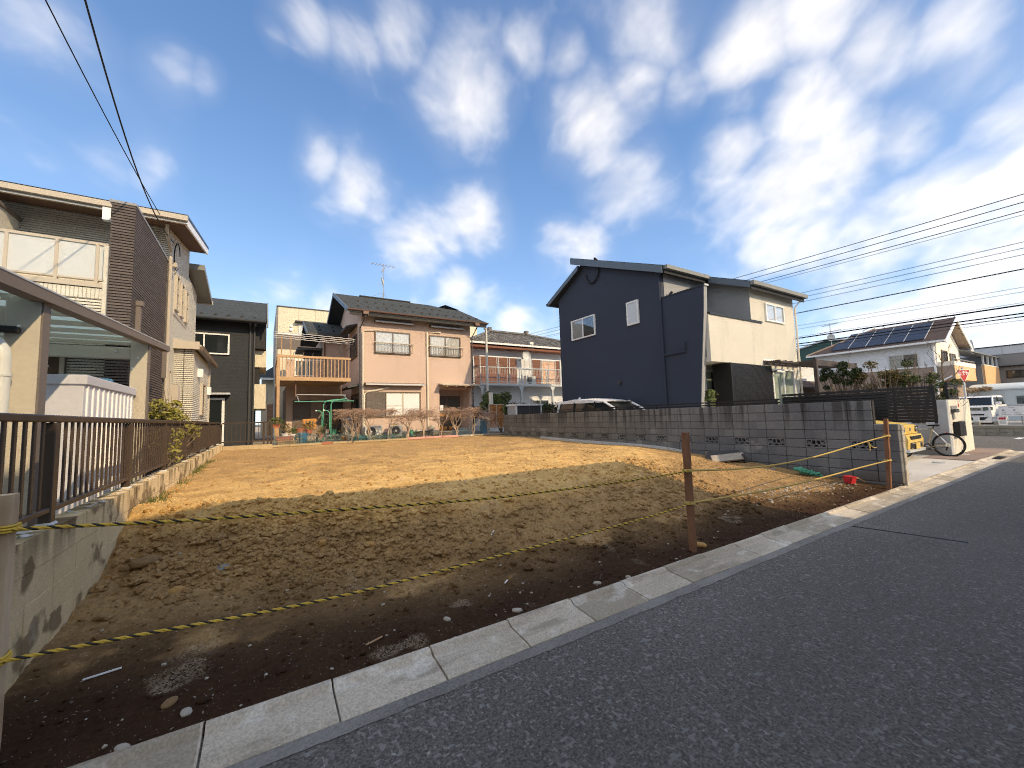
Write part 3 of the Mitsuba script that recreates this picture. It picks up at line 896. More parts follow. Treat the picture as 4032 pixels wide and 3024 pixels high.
noisy('brown_roof', (.085, .062, .055), .12, 3, 30, .16, .8)
noisy('rust_shutter', (.21, .09, .06), .1, 2, 30, .08, .7)


def tile_fn(p, n, uv):
    v = cell_rand(dr.floor(p.x / .27), dr.floor(p.z / .11), 1.0)
    return mix((.085, .082, .08), (.19, .185, .18), v) * (.85 + .3 * noise(p.x * 30, p.y * 30, p.z * 30))


mat('kawara', None, .6, proc_fn=tile_fn)


def brickface(c1, c2):
    def fn(p, n, uv):
        h = .0505
        row = dr.floor(p.z / h)
        ax = dr.select(dr.abs(n.x) > .5, p.y, p.x)
        u = ax / .40 + .5 * cell_rand(row, 3.0, 1.0) + .33 * row
        fu = u - dr.floor(u)
        r = cell_rand(dr.floor(u), row, 2.0)
        c = mix(c1, c2, r * .8 + .2 * noise(p.x * 60, p.y * 60, p.z * 60))
        return c * (1 - .55 * smoothstep(.022, .008, fu)) * (.9 + .2 * noise(p.x * 25, p.y * 25, p.z * 60))
    return fn


mat('tile_white', None, .7, proc_fn=brickface((.56, .54, .47), (.64, .62, .55)))
mat('tile_dark', None, .7, proc_fn=brickface((.085, .070, .066), (.125, .105, .098)))
mat('tile_joint', (.045, .04, .035), .9)
mat('tile_joint_dark', (.012, .010, .010), .9)


def courses(name, m, parent, plane, pos, u0, u1, v0, v1, h=.0505, out=.022, urange=None, label=None):
    """the wall facing's courses: strips with open joints, one part of many strips"""
    F = face(plane, pos)
    mb = MB()
    z = math.floor(v0 / h) * h
    while z < v1 - .008:
        a, b = (u0, u1) if urange is None else urange(z + h / 2)
        if b > a:
            F(mb, a, b, max(z + .009, v0), min(z + h - .008, v1), 0, out)
        z += h
    return obj(name, mb, m, parent, kind='stuff', label=label)


def gutter(mb, x0, x1, y, z, r=.055):
    a = np.linspace(0, np.pi, 9)
    prof = [(y - r * math.cos(t), z - r * math.sin(t)) for t in a] + [(y + r * .82 * math.cos(t), z - r * .82 * math.sin(t)) for t in a]
    mb.prism(Polygon(prof).buffer(0), 'x', x0, x1)


# ---------------------------------------------------------------- pink house
ph = thing('pink_house', 'salmon pink two storey house with a dark slate gable roof behind the lot', 'house')
PX0, PX1, PY = 3.94, 9.72, 20.0
mb = MB()
prof = [(20.0, .5), (20.0, 6.95), (24.0, 8.62), (25.9, 7.75), (28.0, 6.8), (28.0, .5)]
# front block with the porch recess cut out
mb.prism(prof, 'x', PX0, 7.86)
mb.prism([(20.0, 3.2), (20.0, 6.95), (23.4, 8.35), (28.0, 6.6), (28.0, .5), (21.15, .5), (21.15, 3.2)], 'x', 7.86, 9.60)
mb.prism([(20.0, .5), (20.0, 6.95), (23.4, 8.35), (28.0, 6.6), (28.0, .5)], 'x', 9.60, PX1)
wall = obj('wall', mb, 'mat_pink', ph)
B('base_course', 'mat_stone_grey', ph, (PX0 - .0, 7.84, 19.985, 20.0, .6, 1.02))
rf = MB()
roof_slab(rf, [(3.22, 19.33, 6.80), (10.46, 19.33, 6.80), (10.46, 23.1, 8.42), (9.55, 23.1, 8.42), (8.75, 24.0, 8.81), (3.22, 24.0, 8.81)], .14)
roof_slab(rf, [(3.22, 24.0, 8.81), (8.75, 24.0, 8.81), (8.75, 28.4, 6.75), (3.22, 28.4, 6.75)], .14)
roof_slab(rf, [(8.75, 24.0, 8.81), (9.55, 23.1, 8.42), (10.46, 23.1, 8.42), (10.46, 28.4, 6.0), (8.75, 28.4, 6.0)], .14)
roof = obj('roof', rf, 'mat_slate', ph, label='dark slate roof with two rows of snow guards')
rows = []
for t in np.linspace(0, 1, 23):
    y = 19.33 + 4.67 * t
    z_ = 6.80 + 2.01 * t
    xr = 10.46 if y < 23.1 else (9.55 + (8.75 - 9.55) * (y - 23.1) / .9)
    rows.append(((3.22, y, z_), (xr, y, z_)))
roof_courses('slate_courses', 'mat_slate', roof, rows)
mb = MB()
for zr, off, n_ in ((.30, .0, 15), (.72, .3, 11)):
    for i_ in range(n_):
        y = 19.33 + 4.67 * (.16 if zr < .5 else .52)
        x = 3.75 + off + i_ * .455 * (1 if zr < .5 else 1.0)
        z_ = 6.80 + 2.01 * (y - 19.33) / 4.67
        mb.box(x, x + .11, y - .05, y + .05, z_, z_ + .075)
obj('snow_guards', mb, 'mat_black', roof, kind='stuff')
B('ridge_cap', 'mat_black', roof, (4.6, 7.6, 23.9, 24.1, 8.81, 8.87))
# rake boards and soffit
mb = MB()
mb.hexa([(3.19, 19.33, 6.62), (3.23, 19.33, 6.62), (3.23, 24.0, 8.63), (3.19, 24.0, 8.63)], [(3.19, 19.33, 6.83), (3.23, 19.33, 6.83), (3.23, 24.0, 8.85), (3.19, 24.0, 8.85)])
obj('rake_board', mb, 'mat_trim_blue', ph)
mb = MB()
mb.hexa([(3.19, 24.0, 8.63), (3.23, 24.0, 8.63), (3.23, 28.4, 6.57), (3.19, 28.4, 6.57)], [(3.19, 24.0, 8.85), (3.23, 24.0, 8.85), (3.23, 28.4, 6.79), (3.19, 28.4, 6.79)])
obj('rake_board', mb, 'mat_trim_blue', ph)
B('fascia', 'mat_black', ph, (3.3, 10.42, 19.36, 19.40, 6.53, 6.68))
mb = MB()
gutter(mb, 3.18, 10.5, 19.30, 6.78, .07)
gut = obj('gutter', mb, 'mat_brown_gutter', ph)
for x, side in ((4.0, -1), (9.82, 1)):
    B('hopper', 'mat_brown_gutter', gut, (x - .12, x + .12, 19.24, 19.38, 6.58, 6.73))
    dp = MB()
    bx = 3.86 if side < 0 else 9.80
    dp.tube([(x, 19.3, 6.62), (x, 19.32, 6.48), (bx, 19.95, 6.05), (bx, 19.95, .8)], .035, 8)
    obj('downpipe', dp, 'mat_dark_grey', gut)
# windows with railings and flat awnings
for (u0, u1), lab in (((4.55, 6.31), None), ((7.33, 9.11), None)):
    w = window(ph, 'f', PY, u0, u1, 4.86, 5.99, frame='mat_alu_bronze', cols=2, curtain='mat_curtain_white', fw=.055)
    rl = MB()
    rl.tube([(u0 - .06, PY - .15, 5.40), (u1 + .14, PY - .15, 5.40)], .022, 6)
    railing = obj('railing', rl, 'mat_alu_cream', w)
    B('rail', 'mat_alu_bronze', railing, (u0, u1 + .05, PY - .165, PY - .14, 4.93, 4.955))
    for q_ in range(14):
        x = u0 + .02 + q_ * (u1 - u0 + .06) / 13
        B('baluster', 'mat_alu_bronze', railing, (x - .008, x + .008, PY - .16, PY - .145, 4.93, 5.39))
    for x in (u0 + .005, u1 + .09):
        B('bracket', 'mat_alu_bronze', railing, (x - .01, x + .01, PY - .16, PY, 5.385, 5.41))
for u0, u1, zt, d in ((4.52, 6.43, 6.50, .28), (7.34, 9.28, 6.50, .28), (4.05, 6.96, 3.41, .36)):
    mb = MB()
    mb.hexa([(u0, PY - d, zt - .13), (u1, PY - d, zt - .13), (u1, PY, zt - .10), (u0, PY, zt - .10)], [(u0, PY - d, zt - .03), (u1, PY - d, zt - .03), (u1, PY, zt + .02), (u0, PY, zt + .02)])
    a = obj('awning', mb, 'mat_alu_bronze', ph)
    B('front_strip', 'mat_pale_grey_metal', a, (u0 + .02, u1 - .02, PY - d - .012, PY - d, zt - .125, zt - .05))
# ground floor window with the shutter box
w = window(ph, 'f', PY, 4.09, 6.82, 1.74, 2.98, frame='mat_alu_bronze', cols=1, glass='mat_black', fw=.06)
mb = MB()
for q_ in range(22):
    z_ = 1.82 + q_ * .052
    mb.box(4.16, 5.04, PY - .075, PY - .055, z_, z_ + .043)
obj('shutter', mb, 'mat_brown_siding', w, label='brown slatted shutter half covering the ground floor window')
for a, b, m in ((5.10, 5.86, 'mat_paper'), (5.92, 6.74, 'mat_paper')):
    p_ = B('sash', 'mat_alu_cream', w, (a - .03, b + .03, PY - .06, PY - .035, 1.80, 2.93))
    B('paper_screen', m, p_, (a + .02, b - .01, PY - .066, PY - .06, 1.86, 2.89))
B('midrail', 'mat_alu_cream', w, (5.10, 5.86, PY - .072, PY - .066, 2.27, 2.31))
# entrance porch
pr = MB()
pr.hexa([(7.80, 19.35, 3.30), (9.95, 19.35, 3.30), (9.86, 20.0, 3.40), (7.80, 20.0, 3.40)], [(7.80, 19.35, 3.36), (9.95, 19.35, 3.36), (9.86, 20.0, 3.46), (7.80, 20.0, 3.46)])
porch = obj('porch_roof', pr, 'mat_alu_cream', ph)
for x in (8.05, 8.55, 9.1, 9.65):
    B('rafter', 'mat_tan_paint', porch, (x, x + .06, 19.40, 20.0, 3.23, 3.30))
door = B('door', 'mat_alu_bronze', ph, (7.9, 9.5, 21.05, 21.12, .95, 2.85), label='brown lattice sliding front door in the porch recess')
for a in (7.98, 8.78):
    B('pane', 'mat_glass_grey', door, (a, a + .68, 21.03, 21.05, 1.1, 2.7))
    for q_ in range(11):
        B('slat', 'mat_alu_bronze', door, (a + .02 + q_ * .062, a + .045 + q_ * .062, 21.0, 21.03, 1.02, 2.74))
    B('kick_board', 'mat_orange_wood', door, (a, a + .68, 20.985, 21.0, 1.72, 1.86))
    B('kick_board', 'mat_orange_wood', door, (a, a + .68, 20.985, 21.0, .98, 1.16))
obj('step', MB().cbox(7.86, 9.7, 19.55, 21.1, .6, .93, .02), 'mat_kerb_concrete', ph)
B('mailbox', 'mat_gloss_white', ph, (7.87, 8.03, 19.93, 20.0, 2.02, 2.30), label='white letter box on the porch edge')
# surface pipes of the air conditioners
for pts, r in (([(3.99, 19.93, .9), (3.99, 19.93, 5.85), (4.10, 19.93, 5.95), (4.75, 19.93, 6.02)], .03), ([(4.02, 19.90, 1.0), (4.04, 19.90, 2.85), (4.2, 19.90, 3.0), (4.6, 19.92, 3.05), (5.23, 19.95, 3.22)], .045), ([(7.20, 19.93, 1.05), (7.20, 19.93, 6.14), (7.95, 19.93, 6.16)], .045), ([(6.1, 19.93, .98), (7.20, 19.93, 1.03)], .04)):
    obj('conduit', MB().tube(pts, r, 8), 'mat_pvc_cream', ph, smooth=40)
# left side: window, awnings, lower wing, balcony
w = window(ph, 'l', PX0, 20.98, 22.72, 4.82, 5.96, frame='mat_alu_bronze', cols=2, glass='mat_glass_dark')
obj('railing', MB().tube([(3.72, 20.95, 5.38), (3.72, 22.7, 5.38)], .02, 6), 'mat_alu_bronze', w)
for a, b, zt, d in ((20.95, 23.2, 6.45, .55), (20.1, 22.5, 3.36, .6)):
    mb = MB()
    mb.hexa([(PX0 - d, a, zt - .20), (PX0, a, zt - .06), (PX0, b, zt - .06), (PX0 - d, b, zt - .20)], [(PX0 - d, a, zt - .12), (PX0, a, zt + .04), (PX0, b, zt + .04), (PX0 - d, b, zt - .12)])
    obj('awning', mb, 'mat_dark_grey', ph)
window(ph, 'l', PX0, 20.3, 22.3, 1.2, 2.95, frame='mat_alu_bronze', cols=2)
mb = MB()
mb.prism([(2.75, 3.4), (3.95, 3.4), (3.95, 6.75), (2.75, 6.4)], 'y', 24.3, 28)
mb.prism([(.95, .6), (3.95, .6), (3.95, 3.5), (.95, 3.5)], 'y', 23.2, 28)
mb.box(.95, 1.36, 24.3, 24.45, 3.5, 4.98)
mb.box(2.28, 2.76, 24.3, 24.45, 3.5, 4.98)
mb.box(1.36, 2.28, 24.3, 24.45, 3.5, 4.12)
obj('wing_wall', mb, 'mat_pink', ph)
B('parapet_flashing', 'mat_white_paint', ph, (.90, 2.75, 24.26, 24.48, 4.98, 5.04))
w = window(ph, 'f', 24.3, 1.36, 2.28, 4.10, 4.98, frame='mat_alu_white', cols=3, glass='mat_glass_grey', fw=.06)
mb = MB()
roof_slab(mb, [(1.9, 23.6, 6.42), (3.96, 23.6, 6.42), (3.96, 26.3, 7.55), (1.9, 26.3, 7.55)], .13)
roof_slab(mb, [(1.9, 26.3, 7.55), (3.96, 26.3, 7.55), (3.96, 28.6, 6.6), (1.9, 28.6, 6.6)], .13)
lr = obj('wing_roof', mb, 'mat_slate', ph)
roof_courses('slate_courses', 'mat_slate', lr, [((1.9, 23.6 + 2.7 * t, 6.42 + 1.13 * t), (3.94, 23.6 + 2.7 * t, 6.42 + 1.13 * t)) for t in np.linspace(0, 1, 13)])
mb = MB()
for x, y in ((2.5, 24.1), (3.2, 24.1), (2.55, 25.0), (3.25, 25.0)):
    z_ = 6.42 + 1.13 * (y - 23.6) / 2.7
    mb.box(x, x + .11, y - .05, y + .05, z_, z_ + .075)
obj('snow_guards', mb, 'mat_black', lr, kind='stuff')
mb = MB()
mb.hexa([(1.87, 23.6, 6.22), (1.91, 23.6, 6.22), (1.91, 26.3, 7.36), (1.87, 26.3, 7.36)], [(1.87, 23.6, 6.45), (1.91, 23.6, 6.45), (1.91, 26.3, 7.59), (1.87, 26.3, 7.59)])
obj('rake_board', mb, 'mat_trim_blue', lr)
B('gutter', 'mat_dark_grey', lr, (1.9, 3.9, 23.5, 23.62, 6.26, 6.38))
obj('downpipe', MB().tube([(2.82, 23.6, 6.3), (2.82, 24.2, 5.9), (2.82, 24.2, 3.6)], .04, 8), 'mat_brown_gutter', lr)
B('small_canopy', 'mat_dark_grey', ph, (1.5, 2.75, 24.6, 26.6, 5.62, 5.75))
B('shed_cladding', 'mat_charcoal', ph, (1.9, 2.74, 24.9, 26, 4.98, 5.62))
# dark ground floor of the wing behind the balcony posts
for a, b, m in ((1.25, 2.05, 'mat_brown_siding'), (2.07, 2.75, 'mat_tan_siding'), (2.77, 3.6, 'mat_dark_grey')):
    B('door_panel', m, ph, (a, b, 23.14, 23.2, .95, 2.75))
# balcony
bl = B('balcony', 'mat_tan_paint', ph, (.55, 3.45, 20.2, 23.9, 3.50, 3.60), label='tan steel balcony with clothes poles at the left of the pink house')
B('fascia', 'mat_tan_paint', bl, (.50, 3.48, 20.12, 20.2, 3.47, 3.64))
B('top_rail', 'mat_tan_paint', bl, (.44, 3.48, 20.13, 20.23, 4.50, 4.60))
B('top_rail', 'mat_tan_paint', bl, (.46, .56, 20.2, 23.9, 4.50, 4.60))
for q_ in range(19):
    x = .66 + q_ * .152
    B('baluster', 'mat_tan_paint', bl, (x - .018, x + .018, 20.155, 20.195, 3.64, 4.50))
for q_ in range(14):
    y = 20.5 + q_ * .26
    B('baluster', 'mat_tan_paint', bl, (.49, .53, y - .018, y + .018, 3.64, 4.50))
B('post', 'mat_tan_paint', bl, (.46, .57, 20.12, 20.23, .7, 4.62))
B('post', 'mat_tan_paint', bl, (.46, .57, 23.7, 23.8, .7, 4.6))
for x in (1.20, 3.10):
    B('hanger', 'mat_brown_gutter', bl, (x - .02, x + .02, 20.4, 20.44, 2.75, 3.5))
for i_ in range(4):
    obj('clothes_pole', MB().tube([(.35, 20.35 + .28 * i_, 5.66 - .035 * i_), (3.75, 20.35 + .28 * i_, 5.55 - .035 * i_)], .016, 6), 'mat_pale_grey_metal', bl)
for x in (.62, .98):
    obj('pole_stand', MB().tube([(x, 20.3, 4.5), (x, 20.3, 5.5)], .02, 6), 'mat_tan_paint', bl)
obj('pole_arm', MB().tube([(3.05, 20.2, 3.9), (3.05, 20.2, 5.2), (3.4, 21.1, 5.55)], .025, 6), 'mat_dark_grey', bl)
for a in range(4):
    obj('strut', MB().tube([(1.1 + .45 * a, 23.6, 4.55), (1.30 + .45 * a, 23.6, 5.3)], .015, 5), 'mat_grey_metal', bl)

# roof antenna with its dish
an = thing('tv_antenna', 'television aerial with a white dish on the ridge of the pink house', 'antenna')
obj('mast', MB().tube([(6.0, 24, 8.85), (6.0, 24, 10.95)], .018, 6), 'mat_grey_metal', an)
for dx, dy in ((-.22, 0), (.25, .1), (0, .3), (-.9, .1)):
    obj('stay', MB().tube([(6.0, 24, 9.25), (6 + dx, 24 + dy, 8.82)], .010, 4), 'mat_grey_metal', an)
obj('boom', MB().tube([(5.22, 23.9, 10.88), (6.72, 24.05, 10.93)], .014, 5), 'mat_grey_metal', an)
for i_ in range(7):
    x = 5.35 + i_ * .2
    obj('element', MB().tube([(x, 23.7, 10.9), (x, 24.2, 10.9)], .008, 4), 'mat_grey_metal', an)
obj('element', MB().tube([(5.85, 23.95, 10.45), (6.1, 24.05, 10.8)], .03, 5), 'mat_grey_metal', an)
obj('dish', MB().lathe([(0.02, .06), (.12, .05), (.21, .02), (.25, -.02), (.23, -.02)], (0, 0, 0), 'x', 20).xf(np.array([[.5, 0, -.3, 5.92], [-.8, .5, 0, 23.92], [.1, 0, 1.2, 9.85], [0, 0, 0, 1]])), 'mat_pvc_white', an, smooth=50)
obj('feed_arm', MB().tube([(5.9, 23.9, 9.65), (5.65, 23.7, 9.62), (5.62, 23.7, 9.78)], .012, 5), 'mat_pale_grey_metal', an)

# ---------------------------------------------------------------- navy and white house
nh = thing('navy_house', 'navy and cream two storey house with a folded shed roof right of the lot', 'house')
NX = 12.4
mb = MB()
mb.prism([(9.4, -.1), (9.4, 6.75), (13.72, 8.50), (13.72, 8.27), (15.4, 7.22), (15.4, -.1)], 'x', NX, 15.3)
obj('wall', mb, 'mat_navy', nh)
mb = MB()
mb.prism([(9.4, -.1), (9.4, 6.75), (13.72, 8.50), (13.72, 8.27), (15.4, 7.22), (15.4, -.1)], 'x', 15.3, 18.58)
mb.prism([(7.75, -.1), (7.75, 6.12), (9.4, 6.80), (9.4, -.1)], 'x', 15.26, 18.58)
obj('wing_wall', mb, 'mat_white_stucco', nh, label='cream stucco front wing of the navy house')
# wing's left flank has its shade coloured grey; balcony back wall is grey
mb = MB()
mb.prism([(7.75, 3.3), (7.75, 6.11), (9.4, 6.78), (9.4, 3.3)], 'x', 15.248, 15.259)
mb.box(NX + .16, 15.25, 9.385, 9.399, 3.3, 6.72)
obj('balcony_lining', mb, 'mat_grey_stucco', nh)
B('balcony_door', 'mat_glass_dark', nh, (14.1, 15.1, 9.35, 9.384, 3.4, 5.5))
fl = MB()
fl.prism([(9.4, -.1), (9.4, 5.74), (7.735, 5.74), (7.80, 4.84), (8.02, 2.78), (8.30, -.1)], 'x', NX, NX + .17)
fin = obj('fin_wall', fl, 'mat_navy', nh, label='navy side screen of the balcony with a slanting front edge')
fe = MB()
fe.prism([(7.735, 5.74), (7.80, 4.84), (8.02, 2.78), (8.30, -.1), (8.28, -.1), (8.00, 2.78), (7.78, 4.84), (7.715, 5.74)], 'x', NX + .004, NX + .172)
obj('edge', fe, 'mat_grey_stucco', fin)
B('coping', 'mat_black_paint', fin, (NX - .02, NX + .19, 7.70, 9.4, 5.74, 5.79))
B('coping_end', 'mat_pale_grey_metal', fin, (NX - .02, NX + .19, 7.67, 7.70, 5.735, 5.795))
mb = MB()
mb.box(NX + .17, 15.88, 7.75, 7.90, 3.21, 4.80)
bal = obj('balcony', mb, 'mat_white_stucco', nh, label='cream balcony parapet')
B('floor', 'mat_white_stucco', bal, (NX + .17, 15.26, 7.90, 9.4, 3.22, 3.36))
B('rail_cap', 'mat_black_paint', bal, (NX + .2, 15.95, 7.70, 7.93, 4.80, 4.87))
B('laundry', 'mat_curtain_white', nh, (14.3, 14.42, 8.2, 8.22, 4.45, 5.05))
B('trim_band', 'mat_white_paint', nh, (15.87, 18.56, 7.735, 7.75, 3.38, 3.45))
# ground floor recess
mb = MB()
mb.box(NX + .17, 15.27, 8.62, 8.76, -.1, 3.22)
obj('recess_wall', mb, 'mat_white_stucco', nh)
window(nh, 'f', 8.62, 13.4, 14.65, .55, 3.04, cols=2, glass='mat_glass_dark', fw=.06, curtain='mat_curtain_green', cfrac=(.0, .38))
sc = B('louvre_screen', 'mat_black_paint', nh, (13.52, 16.26, 7.70, 7.72, .4, 3.19), label='black vertical louvre screen before the ground floor')
B('side_board', 'mat_black', sc, (13.50, 13.53, 7.64, 8.3, .4, 3.20))
sply2 = mikit.ply(MB().cbox(-.02, .02, 7.655, 7.70, .4, 3.18, .005).mesh(), 'mat_black_paint')
for i_ in range(45):
    put('slat', sply2, sc, to_world=T().translate([13.58 + i_ * .0605, 0, 0]))
window(nh, 'f', 7.75, 16.36, 18.08, .55, 3.10, cols=2, glass='mat_glass_grey', curtain='mat_curtain_green', fw=.06, cfrac=(.0, .97), label='tall sliding window with pale green curtains')
window(nh, 'f', 7.75, 16.26, 17.65, 4.93, 5.63, cols=2, curtain='mat_curtain_white', fw=.05)
window(nh, 'l', NX, 12.88, 14.46, 5.06, 5.99, cols=2, curtain='mat_curtain_grey', fw=.05, cfrac=(.55, 1))
window(nh, 'l', NX, 10.45, 11.04, 5.06, 6.0, cols=1, glass='mat_frosted', fw=.055)
vt = obj('vent_hood', MB().lathe([(.0, -.12), (.075, -.12), (.085, -.02), (.085, 0)], (NX, 11.6, 2.84), 'x', 14), 'mat_dark_grey', nh, smooth=40)
mb = MB()
mb.tube([(NX - .06, 9.42, -.1), (NX - .06, 9.42, 6.55), (NX - .06, 9.25, 6.75), (NX - .02, 9.05, 6.82)], .038, 8)
obj('downpipe', mb, 'mat_navy', nh, smooth=40)
obj('downpipe', MB().tube([(NX - .06, 9.42, 3.63), (NX - .06, 8.53, 3.64), (NX - .06, 8.52, 4.0)], .03, 8), 'mat_navy', nh, smooth=40)
obj('downpipe', MB().tube([(18.62, 7.70, .1), (18.62, 7.70, 5.7), (18.62, 7.45, 5.98)], .035, 8), 'mat_pvc_cream', nh, smooth=40)
obj('cable', MB().tube(curve([(NX - .05, 12.4, 8.15), (NX - .3, 12.46, 8.33), (NX - .1, 12.48, 8.0), (NX - .07, 12.6, 7.55), (NX - .06, 12.9, 7.40), (NX - .05, 13.2, 7.6), (NX - .03, 13.3, 7.88)], 30), .035, 7), 'mat_black', nh, smooth=True)
obj('camera', MB().tube([(NX + .3, 9.3, 5.84), (NX + .36, 9.2, 6.0)], .05, 8), 'mat_black', nh)
roofm = MB()
sl = .412
zr = lambda y: 6.86 + sl * (y - 9.05)
roof_slab(roofm, [(12.15, 9.05, zr(9.05)), (14.78, 9.05, zr(9.05)), (14.78, 7.42, zr(7.42)), (18.85, 7.42, zr(7.42)), (18.85, 14.05, zr(14.05)), (12.15, 14.05, zr(14.05))], .16)
roof_slab(roofm, [(12.15, 13.62, 8.40), (18.85, 13.62, 8.40), (18.85, 15.95, 7.28), (12.15, 15.95, 7.28)], .14)
roof = obj('roof', roofm, 'mat_slate', nh)
mb = MB()
mb.hexa([(12.12, 9.10, zr(9.1) - .30), (12.16, 9.10, zr(9.1) - .30), (12.16, 14.08, zr(14.08) - .32), (12.12, 14.08, zr(14.08) - .32)], [(12.12, 9.10, zr(9.1) - .02), (12.16, 9.10, zr(9.1) - .02), (12.16, 14.08, zr(14.08) - .02), (12.12, 14.08, zr(14.08) - .02)])
obj('rake_board', mb, 'mat_trim_blue', roof)
mb = MB()
mb.hexa([(12.12, 13.6, 8.18), (12.16, 13.6, 8.18), (12.16, 15.95, 7.05), (12.12, 15.95, 7.05)], [(12.12, 13.6, 8.39), (12.16, 13.6, 8.39), (12.16, 15.95, 7.26), (12.12, 15.95, 7.26)])
obj('rake_board', mb, 'mat_trim_blue', roof)
mb = MB()
mb.hexa([(14.75, 7.45, zr(7.45) - .26), (14.79, 7.45, zr(7.45) - .26), (14.79, 9.0, zr(9.0) - .26), (14.75, 9.0, zr(9.0) - .26)], [(14.75, 7.45, zr(7.45) - .02), (14.79, 7.45, zr(7.45) - .02), (14.79, 9.0, zr(9.0) - .02), (14.75, 9.0, zr(9.0) - .02)])
obj('rake_board', mb, 'mat_trim_blue', roof)
noisy('gutter_grey', (.21, .215, .205), .05, 2, 30, .04, .5)
B('gutter', 'mat_gutter_grey', roof, (12.2, 14.8, 8.93, 9.06, 6.72, 6.86))
B('gutter', 'mat_gutter_grey', roof, (14.76, 18.9, 7.30, 7.43, 6.04, 6.18))
B('gutter', 'mat_dark_grey', roof, (12.1, 18.9, 15.93, 16.04, 7.10, 7.22))
B('fascia', 'mat_black', roof, (12.2, 14.78, 9.06, 9.10, 6.58, 6.75))
B('fascia', 'mat_black', roof, (14.8, 18.84, 7.43, 7.47, 5.90, 6.06))
cc = thing('security_camera', 'small white security camera at the right edge of the louvre screen', 'camera')
obj('bracket', MB().tube([(16.2, 7.62, 2.95), (16.35, 7.5, 3.0)], .03, 7), 'mat_black', cc)
obj('body', MB().tube([(16.30, 7.52, 2.98), (16.62, 7.40, 2.93)], .045, 9), 'mat_white_paint', cc)
# ---------------------------------------------------------------- tiled house on the left
lh = thing('tiled_house', 'two storey house faced in white and dark brown ceramic strips on the left', 'house')
SX = -2.0
slope = .19
soff = lambda y: 6.16 + slope * (y - 11.3)
mb = MB()
mb.prism([(12.2, .3), (12.2, soff(12.2) + .05), (15.1, soff(15.1) + .05), (15.1, .3)], 'x', -12, SX - .015)
mb.prism([(15.1, .3), (15.1, 6.05), (16.8, 6.05), (16.8, .3)], 'x', -12, SX - .015)
wall = obj('wall', mb, 'mat_tile_joint', lh)
courses('front_strips', 'mat_tile_white', wall, 'f', 12.2, -6.5, SX - .002, .45, 6.36)
courses('side_strips', 'mat_tile_white', wall, 'r', SX - .015, 12.19, 16.8, .45, 6.95, urange=lambda z_: (12.19 if z_ < 6.33 else 12.2 + (z_ - 6.33) / slope, 16.8 if z_ < 6.05 else 15.1))
# wing wall in dark strips
mb = MB()
mb.box(-2.30, -2.012, 9.312, 12.19, .3, 5.50)
wing = obj('wing_wall', mb, 'mat_tile_joint_dark', lh, label='dark brown wing wall reaching forward beside the balcony')
courses('front_strips', 'mat_tile_dark', wing, 'f', 9.312, -2.31, -2.0, .45, 5.50, out=.016)
courses('side_strips', 'mat_tile_dark', wing, 'r', -2.012, 9.30, 12.10, .45, 5.50, out=.013)
B('coping', 'mat_grey_metal', wing, (-2.34, -1.985, 9.28, 12.16, 5.505, 5.55))
B('lamp', 'mat_gloss_white', wing, (-2.44, -2.33, 9.36, 9.46, 5.20, 5.42))
# balcony with frosted glass
mb = MB()
mb.box(-7, -2.335, 9.46, 9.60, 2.98, 4.0)
mb.box(-7, -2.335, 9.60, 12.2, 2.98, 3.12)
bal = obj('balcony', mb, 'mat_tile_joint', lh, label='balcony with white strip facing and frosted glass panels')
courses('front_strips', 'mat_tile_white', bal, 'f', 9.46, -7, -2.335, 3.0, 3.80)
mb = MB()
x = -6.99
while x < -2.36:
    mb.box(x, x + .044, 9.446, 9.46, 3.81, 3.985)
    x += .0505
obj('soldier_strips', mb, 'mat_tile_white', bal, kind='stuff')
B('cap', 'mat_alu_cream', bal, (-7, -2.33, 9.42, 9.62, 4.0, 4.075))
B('top_rail', 'mat_alu_cream', bal, (-7, -2.36, 9.47, 9.53, 4.765, 4.81))
B('bottom_rail', 'mat_alu_cream', bal, (-7, -2.36, 9.475, 9.525, 4.13, 4.16))
for i_, x in enumerate((-6.0, -5.2, -4.4, -3.55, -2.99, -2.50)):
    B('mullion', 'mat_alu_cream', bal, (x - .02, x + .02, 9.465, 9.535, 4.0, 4.8))
for a, b in ((-6.98, -6.03), (-5.98, -5.23), (-5.18, -4.43), (-4.38, -3.58), (-3.53, -3.02), (-2.97, -2.53), (-2.48, -2.37)):
    B('glass_panel', 'mat_frosted', bal, (a, b, 9.495, 9.507, 4.16, 4.765))
B('white_return', 'mat_tile_white', bal, (-2.40, -2.335, 9.40, 9.44, 3.0, 4.75))
mb = MB()
mb.box(-4.56, -4.40, 9.62, 12.18, 3.2, 5.93)
sf2 = obj('side_fin', mb, 'mat_tile_white', bal)
B('fin_cap', 'mat_brown_siding', sf2, (-4.60, -4.36, 9.60, 12.19, 5.93, 6.0))
# ground floor entry
mb = MB()
mb.box(-7, -2.31, 10.02, 10.2, .3, 3.0)
ew = obj('entry_wall', mb, 'mat_tile_joint', lh)
courses('front_strips', 'mat_tile_white', ew, 'f', 10.02, -2.95, -2.31, .45, 2.98)
noisy('door_brown', (.085, .05, .035), .2, 6, 60, .15, .6)
d_ = B('door', 'mat_door_brown', lh, (-3.32, -3.02, 9.95, 10.02, .5, 2.90), label='brown wooden entrance door')
d_ = B('door', 'mat_door_brown', lh, (-4.4, -3.50, 9.95, 10.02, .5, 2.90))
B('door_frame', 'mat_alu_cream', lh, (-3.02, -2.96, 9.94, 10.02, .5, 2.95))
B('doorbell', 'mat_gloss_white', lh, (-3.17, -3.14, 9.935, 9.95, 2.66, 2.70))
